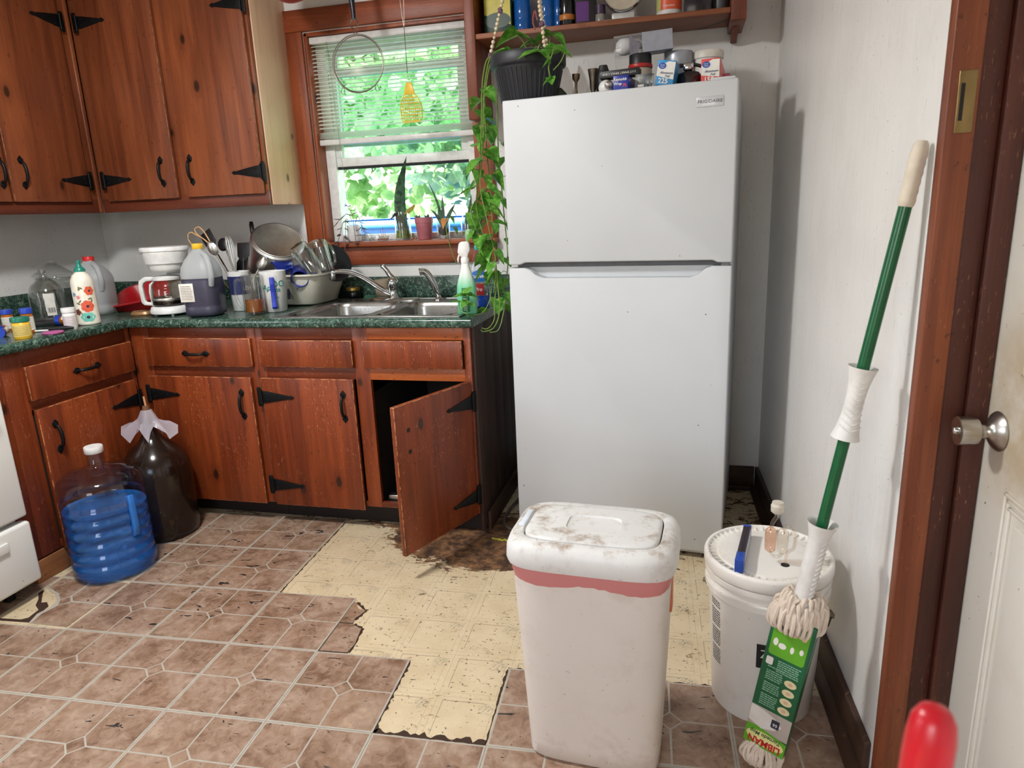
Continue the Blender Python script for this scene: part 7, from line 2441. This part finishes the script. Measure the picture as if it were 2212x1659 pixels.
# ---- small things
t = thing('candle_holder', 'slim brass candle holder on the fridge', 'candle holder', fpt(0.218, 0.20, FZ))
mb = MB()
mb.lathe([(0, 0.0), (0.022, 0.0), (0.020, 0.005), (0.006, 0.012), (0.0045, 0.03), (0.006, 0.036), (0.0045, 0.044), (0.005, 0.068), (0.0135, 0.080), (0.0145, 0.096), (0.011, 0.096), (0.010, 0.084), (0, 0.082)], 24)
mb.build('stem', plain('dull_brass', sr(124, 106, 82), 0.35, 0.8), t)
t = thing('candle_holder', 'stout pewter candle holder beside the brass one', 'candle holder', fpt(0.275, 0.23, FZ))
mb = MB()
mb.lathe([(0, 0.0), (0.026, 0.0), (0.024, 0.006), (0.010, 0.014), (0.0085, 0.035), (0.012, 0.045), (0.014, 0.075), (0.019, 0.106), (0.020, 0.112), (0.015, 0.112), (0.012, 0.09), (0, 0.088)], 24)
mb.build('stem', plain('pewter', sr(120, 110, 100), 0.35, 0.8), t)
for x, d, lab, pts in ((0.145, 0.30, 'blunt clear crystal block behind the planter on the fridge', [(-0.032, 0), (0.036, 0), (0.030, 0.10), (0.010, 0.145), (-0.026, 0.125)]), (0.205, 0.34, 'pointed clear crystal block behind the candle holders', [(-0.045, 0), (0.05, 0), (0.018, 0.10), (-0.008, 0.150), (-0.020, 0.10)])):
    mb = MB()
    mb.prism(pts, -0.02, 0.02, axis='y', r=0.002)
    mb.build('crystal_block', glass('smoky_crystal', (0.82, 0.80, 0.78, 1), 0.02, 1.5, 1.6), loc=fpt(x, d, FZ), rot=(0, 0, FA), label=lab, cat='ornament', angle=10)
mb = MB()
loft(mb, [(0.036, 0.02, 0.0), (0.040, 0.022, 0.01), (0.034, 0.016, 0.03), (0.015, 0.008, 0.05)], 20, 2.0)
mb.build('bottle_stub', plain('dark_green_glass', sr(52, 62, 48), 0.2), loc=fpt(0.155, 0.17, FZ), label='dark green glass lump beside the planter on the fridge', cat='ornament')
mb = MB()
loft(mb, [(0.022, 0.014, 0.0), (0.026, 0.018, 0.02), (0.024, 0.017, 0.09), (0.014, 0.010, 0.118)], 20, 2.4)
mb.build('black_bag', M_blackp, loc=fpt(0.316, 0.215, FZ), rot=(0, 0, FA), label='black soft bag beside the pewter candle holder', cat='bag')
def carton(name, label, w, d, h, loc, rot, m, cat='box'):
    t = thing(name, label, cat, loc, rot=rot)
    mb = MB()
    mb.box((-w / 2, -d / 2, 0), (w / 2, d / 2, h), 0.0012)
    mb.build('carton', m, t)
    return t
t = carton('film_box', 'long black carton with white lettering lying across the fridge', 0.140, 0.05, 0.024, fpt(0.385, 0.185, 0.0655), (0, math.radians(-1), FA), M_blackp)
lettering('1117 SMART RINGS 3 BAR', 0.0105, M_pwhite, t, (0.0, -0.0262, 0.012), (PI / 2, PI, 0))
mb = MB()
mb.lathe([(0, 0.0), (0.024, 0.0), (0.026, 0.01), (0.026, 0.052), (0.022, 0.063), (0, 0.064)], 24)
mb.build('lidded_tin', plain('cream_tin', sr(206, 202, 192), 0.4), loc=fpt(0.458, 0.190, FZ), label='small cream tin under the black carton', cat='tin')
t = carton('foil_box', 'blue and crimson foil wrap box standing end out', 0.052, 0.17, 0.056, fpt(0.402, 0.185, 0.0035), (0, 0, FA), plain('royal_blue_carton', sr(34, 52, 158), 0.35))
mb = MB()
mb.box((-0.0262, -0.0858, 0.0), (0.0262, -0.0848, 0.010))
mb.build('stripe', plain('crimson_stripe', sr(196, 40, 70), 0.4), t)
lettering('Reynolds', 0.0125, M_pwhite, t, (-0.002, -0.0860, 0.043), (PI / 2, 0, 0), shear=0.2, bold=0.0003)
lettering('Wrap', 0.0115, M_pwhite, t, (-0.010, -0.0860, 0.029), (PI / 2, 0, 0), shear=0.2, bold=0.0003)
lettering('75', 0.0135, plain('pink_red_print', sr(226, 60, 96), 0.4), t, (0.014, -0.0860, 0.023), (PI / 2, 0, 0), bold=0.0004)
t = thing('light_bulb', 'white round light bulb with steel cap lying beside the foil box', 'bulb', fpt(0.345, 0.13, 0.028), rot=(math.radians(80), 0, FA + 0.5))
mb = MB()
mb.ball((0, 0, 0), 0.027, (1, 1, 1), 20, 14)
mb.build('globe', M_whitep, t)
mb = MB()
mb.lathe([(0.0, 0.022), (0.013, 0.022), (0.0125, 0.032), (0.0125, 0.040), (0.006, 0.045), (0, 0.046)], 18)
mb.build('cap', M_steel, t)
t = carton('clear_blister', 'small clear plastic box with metal clips beside the foil box', 0.062, 0.05, 0.056, fpt(0.480, 0.13, FZ), (0, 0, FA + 0.15), glass('blister_plastic', (0.86, 0.88, 0.9, 1), 0.08, 1.5, 1.8))
mb = MB()
for k in range(4):
    mb.tube([(-0.018 + 0.012 * k, -0.012, 0.004), (-0.014 + 0.010 * k, 0.0, 0.030 + 0.004 * (k % 2)), (-0.008 + 0.012 * k, 0.010, 0.006)], 0.0028, 6)
mb.build('metal_clip', M_steel, t)
def foilbox(label, x, d, m, num, tilt, w=0.060, h=0.078):
    t = carton('foil_box', label, w, 0.24, h, fpt(x, d - 0.03, 0.0035 + (0.010 if tilt else 0)), (0, tilt, FA), m)
    y = -0.1208
    mb = MB()
    mb.prism([(-w / 2 + 0.001, 0.028), (w / 2 - 0.001, 0.020), (w / 2 - 0.001, h - 0.004), (w * 0.1, h - 0.003), (-w / 2 + 0.001, h - 0.022)], y - 0.0002, y + 0.001, axis='y')
    mb.build('white_panel', plain('white_print', sr(232, 230, 224), 0.5), t)
    mb = MB()
    mb.prism([(-w * 0.22 + 0.013 * math.cos(2 * PI * k / 16), h - 0.018 + 0.010 * math.sin(2 * PI * k / 16)) for k in range(16)], y - 0.0006, y + 0.001, axis='y')
    rl = mb.build('roundel', plain('roundel_blue', sr(40, 84, 170), 0.4), t)
    lettering('Great', 0.006, M_pwhite, rl, (-w * 0.22, y - 0.001, h - 0.0155), (PI / 2, 0, 0))
    lettering('Value', 0.006, M_pwhite, rl, (-w * 0.22, y - 0.001, h - 0.0215), (PI / 2, 0, 0))
    ink = plain('dark_blue_print', sr(52, 60, 110), 0.5)
    lettering('Aluminum', 0.0105, ink, t, (0.004, y - 0.0008, h * 0.50), (PI / 2, 0, 0), shear=0.2)
    lettering('Foil', 0.0105, ink, t, (0.008, y - 0.0008, h * 0.37), (PI / 2, 0, 0), shear=0.2)
    lettering(num, 0.022, M_pwhite, t, (-0.004, y - 0.0008, 0.013), (PI / 2, 0, 0), bold=0.0005)
    return t
foilbox('tilted sky blue aluminum foil box marked 225', 0.548, 0.25, plain('sky_blue_carton', sr(60, 150, 208), 0.35), '225', math.radians(9))
foilbox('coral red aluminum foil box marked 150 near the fridge corner', 0.700, 0.25, plain('coral_carton', sr(222, 84, 78), 0.35), '150', 0.0)
t = thing('red_lid_jar', 'clear jar with red banded black lid under the bulb packet', 'jar', fpt(0.430, 0.33, FZ))
mb = MB()
mb.lathe([(0, 0.001), (0.040, 0.0), (0.043, 0.005), (0.043, 0.105), (0.038, 0.118)], 32)
mb.build('body', plain('beige_jar_contents', sr(186, 170, 150), 0.3), t)
mb = MB()
mb.lathe([(0.0435, 0.112), (0.0445, 0.113), (0.0445, 0.124), (0.0435, 0.126)], 32)
mb.build('band', plain('red_band', sr(186, 44, 36), 0.4), t)
mb = MB()
mb.lathe([(0.040, 0.125), (0.0415, 0.126), (0.0405, 0.158), (0.038, 0.161), (0, 0.161)], 32)
mb.build('lid', M_blackp, t)
t = thing('bulb_packet', 'grey light bulb carton with open end balanced on the black jar lid', 'box', fpt(0.440, 0.335, 0.163), rot=(0, math.radians(-4), FA + math.radians(14)))
mb = MB()
for a, b in (((-0.005, -0.035, 0.0), (0.105, -0.0335, 0.068)), ((-0.005, 0.0335, 0.0), (0.105, 0.035, 0.068)), ((-0.005, -0.035, 0.0), (0.105, 0.035, 0.0015)), ((-0.005, -0.035, 0.0665), (0.105, 0.035, 0.068)), ((0.1035, -0.035, 0.0), (0.105, 0.035, 0.068))):
    mb.box(a, b)
mb.build('carton', plain('grey_carton', sr(164, 166, 176), 0.4), t)
mb = MB()
mb.box((-0.105, -0.034, 0.001), (-0.006, 0.034, 0.067), 0.001)
mb.build('clear_window', glass('packet_window', (0.93, 0.93, 0.95, 1), 0.05, 1.5, 1.4), t)
mb = MB()
mb.at((-0.065, 0, 0.034), (0, -PI / 2, 0)).lathe([(0, 0.034), (0.016, 0.031), (0.0275, 0.018), (0.030, 0.0), (0.0275, -0.014), (0.018, -0.034), (0.014, -0.052), (0.0135, -0.075), (0, -0.076)], 24)
mb.build('bulb', M_whitep, t)
mb = MB()
mb.prism([(-0.05, 0.001), (-0.02, 0.001), (-0.012, 0.03), (-0.03, 0.05), (-0.048, 0.066)], -0.0325, -0.0315, axis='y')
mb.build('flap', plain('inner_grey_card', sr(132, 128, 138), 0.6), t)
t = thing('tape_roll', 'roll of silver duct tape standing flat on a jar', 'tape', fpt(0.559, 0.40, 0.1195))
mb = MB()
mb.lathe([(0.036, 0.0), (0.052, 0.0), (0.0525, 0.001), (0.0525, 0.047), (0.052, 0.048), (0.036, 0.048), (0.036, 0.0)], 40)
mb.build('roll', plain('silver_tape', sr(168, 172, 180), 0.35, 0.35), t)
t = thing('wooden_jar', 'jar with coiled tan rope pattern beneath the duct tape', 'jar', fpt(0.555, 0.40, FZ))
mb = MB()
pr = [(0, 0.001), (0.050, 0.0)]
for k in range(14):
    pr += [(0.056, 0.004 + k * 0.0078), (0.0535, 0.0078 + k * 0.0078)]
mb.lathe(pr + [(0.05, 0.117), (0, 0.118)], 36)
mb.build('body', plain('tan_rope', sr(182, 156, 116), 0.7), t)
t = thing('kettle', 'small black kettle with steel knob between the foil boxes', 'kettle', fpt(0.620, 0.22, FZ))
mb = MB()
mb.lathe([(0, 0.0), (0.044, 0.0), (0.048, 0.006), (0.046, 0.045), (0.034, 0.062), (0.015, 0.068), (0, 0.068)], 32)
mb.build('body', plain('dark_steel', sr(92, 86, 86), 0.25, 0.9), t)
mb = MB()
mb.at((-0.004, -0.01, 0.068)).box((-0.018, -0.014, 0.0), (0.018, 0.014, 0.026), 0.008, 3)
mb.build('knob', M_chrome, t)
mb = MB()
mb.tube(curve_pts([(-0.046, 0, 0.04), (-0.06, 0, 0.075), (0.0, 0.01, 0.092), (0.058, 0, 0.072), (0.046, 0, 0.04)], 24), 0.006, 8)
mb.build('handle', M_blackp, t)
t = thing('white_tub_container', 'white plastic tub with rimmed lid at the back of the fridge', 'container', fpt(0.662, 0.43, FZ))
mb = MB()
mb.lathe([(0, 0.001), (0.044, 0.0), (0.048, 0.006), (0.052, 0.136), (0.050, 0.140)], 36)
mb.build('body', M_whitep, t)
mb = MB()
mb.lathe([(0.052, 0.136), (0.0575, 0.137), (0.0585, 0.157), (0.055, 0.163), (0, 0.164)], 36)
mb.build('lid', plain('cream_lid', sr(224, 220, 208), 0.4), t)
mb = MB()
mb.box((-0.016, -0.02, 0), (0.016, 0.02, 0.060), 0.006, 3)
mb.build('pink_box', plain('pink_card', sr(196, 110, 134), 0.5), loc=fpt(0.738, 0.30, FZ), rot=(0, 0, FA), label='small pink box behind the coral foil box', cat='box')

# ================================================================== WALL SHELF ABOVE THE FRIDGE
sh = thing('wall_shelf', 'stained pine wall shelf unit crowded with bottles above the fridge', 'shelf', (0, 0, 0))
M_shelf = wood('shelf_pine', sr(120, 66, 40), sr(176, 112, 74), 'h', 0.35, 0.2, 0.5)
board('shelf_board', sh, M_shelf, (0.243, 1.272, 1.986), (1.232, 1.498, 2.006), 0.002)
board('end_board', sh, M_trimwood, (0.1985, 1.265, 1.680), (0.2425, 1.478, 2.437), 0.003)
board('end_board', sh, M_trimwood, (1.2325, 1.265, 1.958), (1.288, 1.498, 2.437), 0.003)
mb = MB()
mb.prism([(1.498, 1.925), (1.498, 1.957), (1.36, 1.957), (1.40, 1.945), (1.47, 1.918)], 1.245, 1.268, axis='x', r=0.001)
mb.build('bracket', M_trimwood, sh)
board('shelf_board', sh, M_shelf, (0.243, 1.272, 2.40), (1.232, 1.498, 2.420), 0.002)
SZ2 = 2.0065
t = carton('fertilizer_box', 'dark green and yellow carton at the left end of the shelf', 0.118, 0.10, 0.20, (0.318, 1.40, SZ2), (0, 0, 0), plain('dark_green_carton', sr(22, 60, 38), 0.4))
mb = MB()
mb.prism([(-0.055, 0.085), (0.055, 0.040), (0.055, 0.195), (-0.055, 0.195)], -0.0506, -0.0496, axis='y')
mb.build('yellow_panel', plain('yellow_carton_print', sr(206, 192, 52), 0.4), t)
mb = MB()
mb.prism([(0.0 + 0.055 * math.cos(2 * PI * k / 20), 0.060 + 0.030 * math.sin(2 * PI * k / 20)) for k in range(20)], -0.0512, -0.0498, axis='y')
mb.build('green_wave', plain('dark_green_carton', sr(22, 60, 38), 0.4), t)
def bluebottle(label, x, r):
    t = thing('blue_bottle', label, 'bottle', (x, 1.39, SZ2))
    mb = MB()
    mb.lathe([(0, 0.002), (r * 0.9, 0.0), (r, 0.006), (r, 0.055), (r * 0.96, 0.06), (r, 0.065), (r, 0.13), (r * 0.7, 0.165), (r * 0.35, 0.185), (r * 0.33, 0.21)], 32)
    mb.build('body', plain('cobalt_glass', sr(22, 92, 170), 0.08), t)
    mb = MB()
    mb.lathe([(r * 0.36, 0.205), (r * 0.40, 0.206), (r * 0.40, 0.232), (0, 0.232)], 20)
    mb.build('cap', M_whitep, t)
bluebottle('wide cobalt blue bottle beside the green carton', 0.415, 0.036)
bluebottle('second cobalt blue bottle from the green carton', 0.518, 0.033)
bluebottle('narrow blue bottle partly behind the black and orange bottle', 0.566, 0.020)
t = thing('black_bottle', 'black bottle with orange label band on the shelf', 'bottle', (0.606, 1.355, SZ2))
mb = MB()
mb.lathe([(0, 0.002), (0.029, 0.0), (0.0315, 0.005), (0.0315, 0.09), (0.030, 0.13), (0.014, 0.16), (0.013, 0.19), (0, 0.19)], 30)
mb.build('body', plain('black_gloss', sr(20, 20, 22), 0.15), t)
mb = MB()
mb.lathe([(0.0317, 0.030), (0.0322, 0.031), (0.0322, 0.049), (0.0317, 0.050)], 30)
mb.build('band', plain('orange_band', sr(196, 118, 44), 0.4), t)
t = carton('purple_carton', 'black and purple carton beside the spice jar', 0.078, 0.07, 0.16, (0.682, 1.37, SZ2), (0, 0, math.radians(4)), M_blackp)
mb = MB()
mb.box((-0.039, -0.0358, 0.018), (0.012, -0.0348, 0.09))
mb.build('purple_panel', plain('violet_print', sr(104, 52, 132), 0.4), t)
t = thing('spice_jar', 'small spice jar with purple top next to the dial scale', 'jar', (0.741, 1.34, SZ2))
mb = MB()
mb.lathe([(0, 0.001), (0.018, 0.0), (0.0195, 0.004), (0.0195, 0.036), (0.018, 0.038)], 24)
mb.build('body', plain('pepper_grey', sr(150, 146, 140), 0.3), t)
mb = MB()
mb.lathe([(0.0185, 0.037), (0.0205, 0.038), (0.0205, 0.070), (0, 0.071)], 24)
mb.build('cap', plain('dark_purple_cap', sr(66, 44, 74), 0.4), t)
t = thing('dial_scale', 'round steel dial scale standing on a plate on the shelf', 'scale', (0.832, 1.345, SZ2))
mb = MB()
mb.box((-0.072, -0.05, 0.0), (0.072, 0.05, 0.006), 0.002)
mb.box((-0.045, -0.03, 0.006), (0.045, 0.03, 0.032), 0.006, 3)
mb.build('base', plain('white_metal', sr(206, 206, 204), 0.3, 0.3), t)
mb = MB()
mb.at((0, 0.0, 0.110), (math.radians(84), 0, 0)).lathe([(0, 0.0), (0.074, 0.0), (0.080, 0.006), (0.081, 0.030), (0.078, 0.034), (0.074, 0.030)], 44)
mb.build('case', M_chrome, t)
mb = MB()
mb.at((0, -0.0, 0.110), (math.radians(84), 0, 0)).lathe([(0, 0.027), (0.074, 0.028)], 44)
mb.build('dial', plain('speckled_dial', sr(196, 184, 164), 0.5), t)
t = thing('white_jar', 'white jar with orange label on the shelf', 'jar', (1.006, 1.35, SZ2))
mb = MB()
mb.lathe([(0, 0.002), (0.044, 0.0), (0.049, 0.006), (0.049, 0.014), (0.0475, 0.018), (0.0475, 0.12), (0.035, 0.135), (0.035, 0.16), (0, 0.16)], 36)
mb.build('body', M_whitep, t)
mb = MB()
label_band(mb, 0.0475, 0.022, 0.11, -165, -10, 26, 0.0008)
lb = mb.build('label', plain('orange_label', sr(226, 92, 56), 0.4), t)
mb = MB()
label_band(mb, 0.0475, 0.022, 0.11, -165, -128, 8, 0.0014)
mb.build('side_panel', plain('lime_label', sr(196, 196, 120), 0.5), lb)
lettering('Vitamins', 0.013, M_pwhite, lb, (0, 0, 0.035), (PI / 2, 0, math.radians(0)), cyl=0.0482, shear=0.2)
t = carton('dark_carton', 'dark glossy carton right of the white jar', 0.100, 0.08, 0.15, (1.112, 1.37, SZ2), (0, 0, 0), plain('aubergine_gloss', sr(34, 26, 34), 0.15))
mb = MB()
mb.lathe([(0, 0.001), (0.029, 0.0), (0.031, 0.004), (0.031, 0.12), (0.02, 0.14), (0, 0.14)], 28)
mb.build('grey_bottle', plain('slate_plastic', sr(78, 80, 84), 0.4), loc=(1.198, 1.38, SZ2), label='slate grey bottle at the right end of the shelf', cat='bottle')

# ================================================================== CEILING LAMP (lights the room, above the picture)
cl = thing('ceiling_lamp', 'round white ceiling lamp in the middle of the kitchen', 'lamp', (-0.42, -0.40, ZC))
mb = MB()
mb.lathe([(0, -0.001), (0.17, -0.001), (0.17, -0.02), (0.16, -0.03), (0, -0.03)], 36)
mb.build('base', M_whitep, cl)
gl_ = G('lamp_diffuser')
lm = gl_.set(col=(1, 0.98, 0.94, 1), emis=(0.99, 0.985, 0.975, 1), emst=150.0)
mb = MB()
mb.lathe([(0.15, -0.03), (0.145, -0.055), (0.11, -0.08), (0.05, -0.092), (0, -0.094)], 36)
mb.build('diffuser', lm, cl)
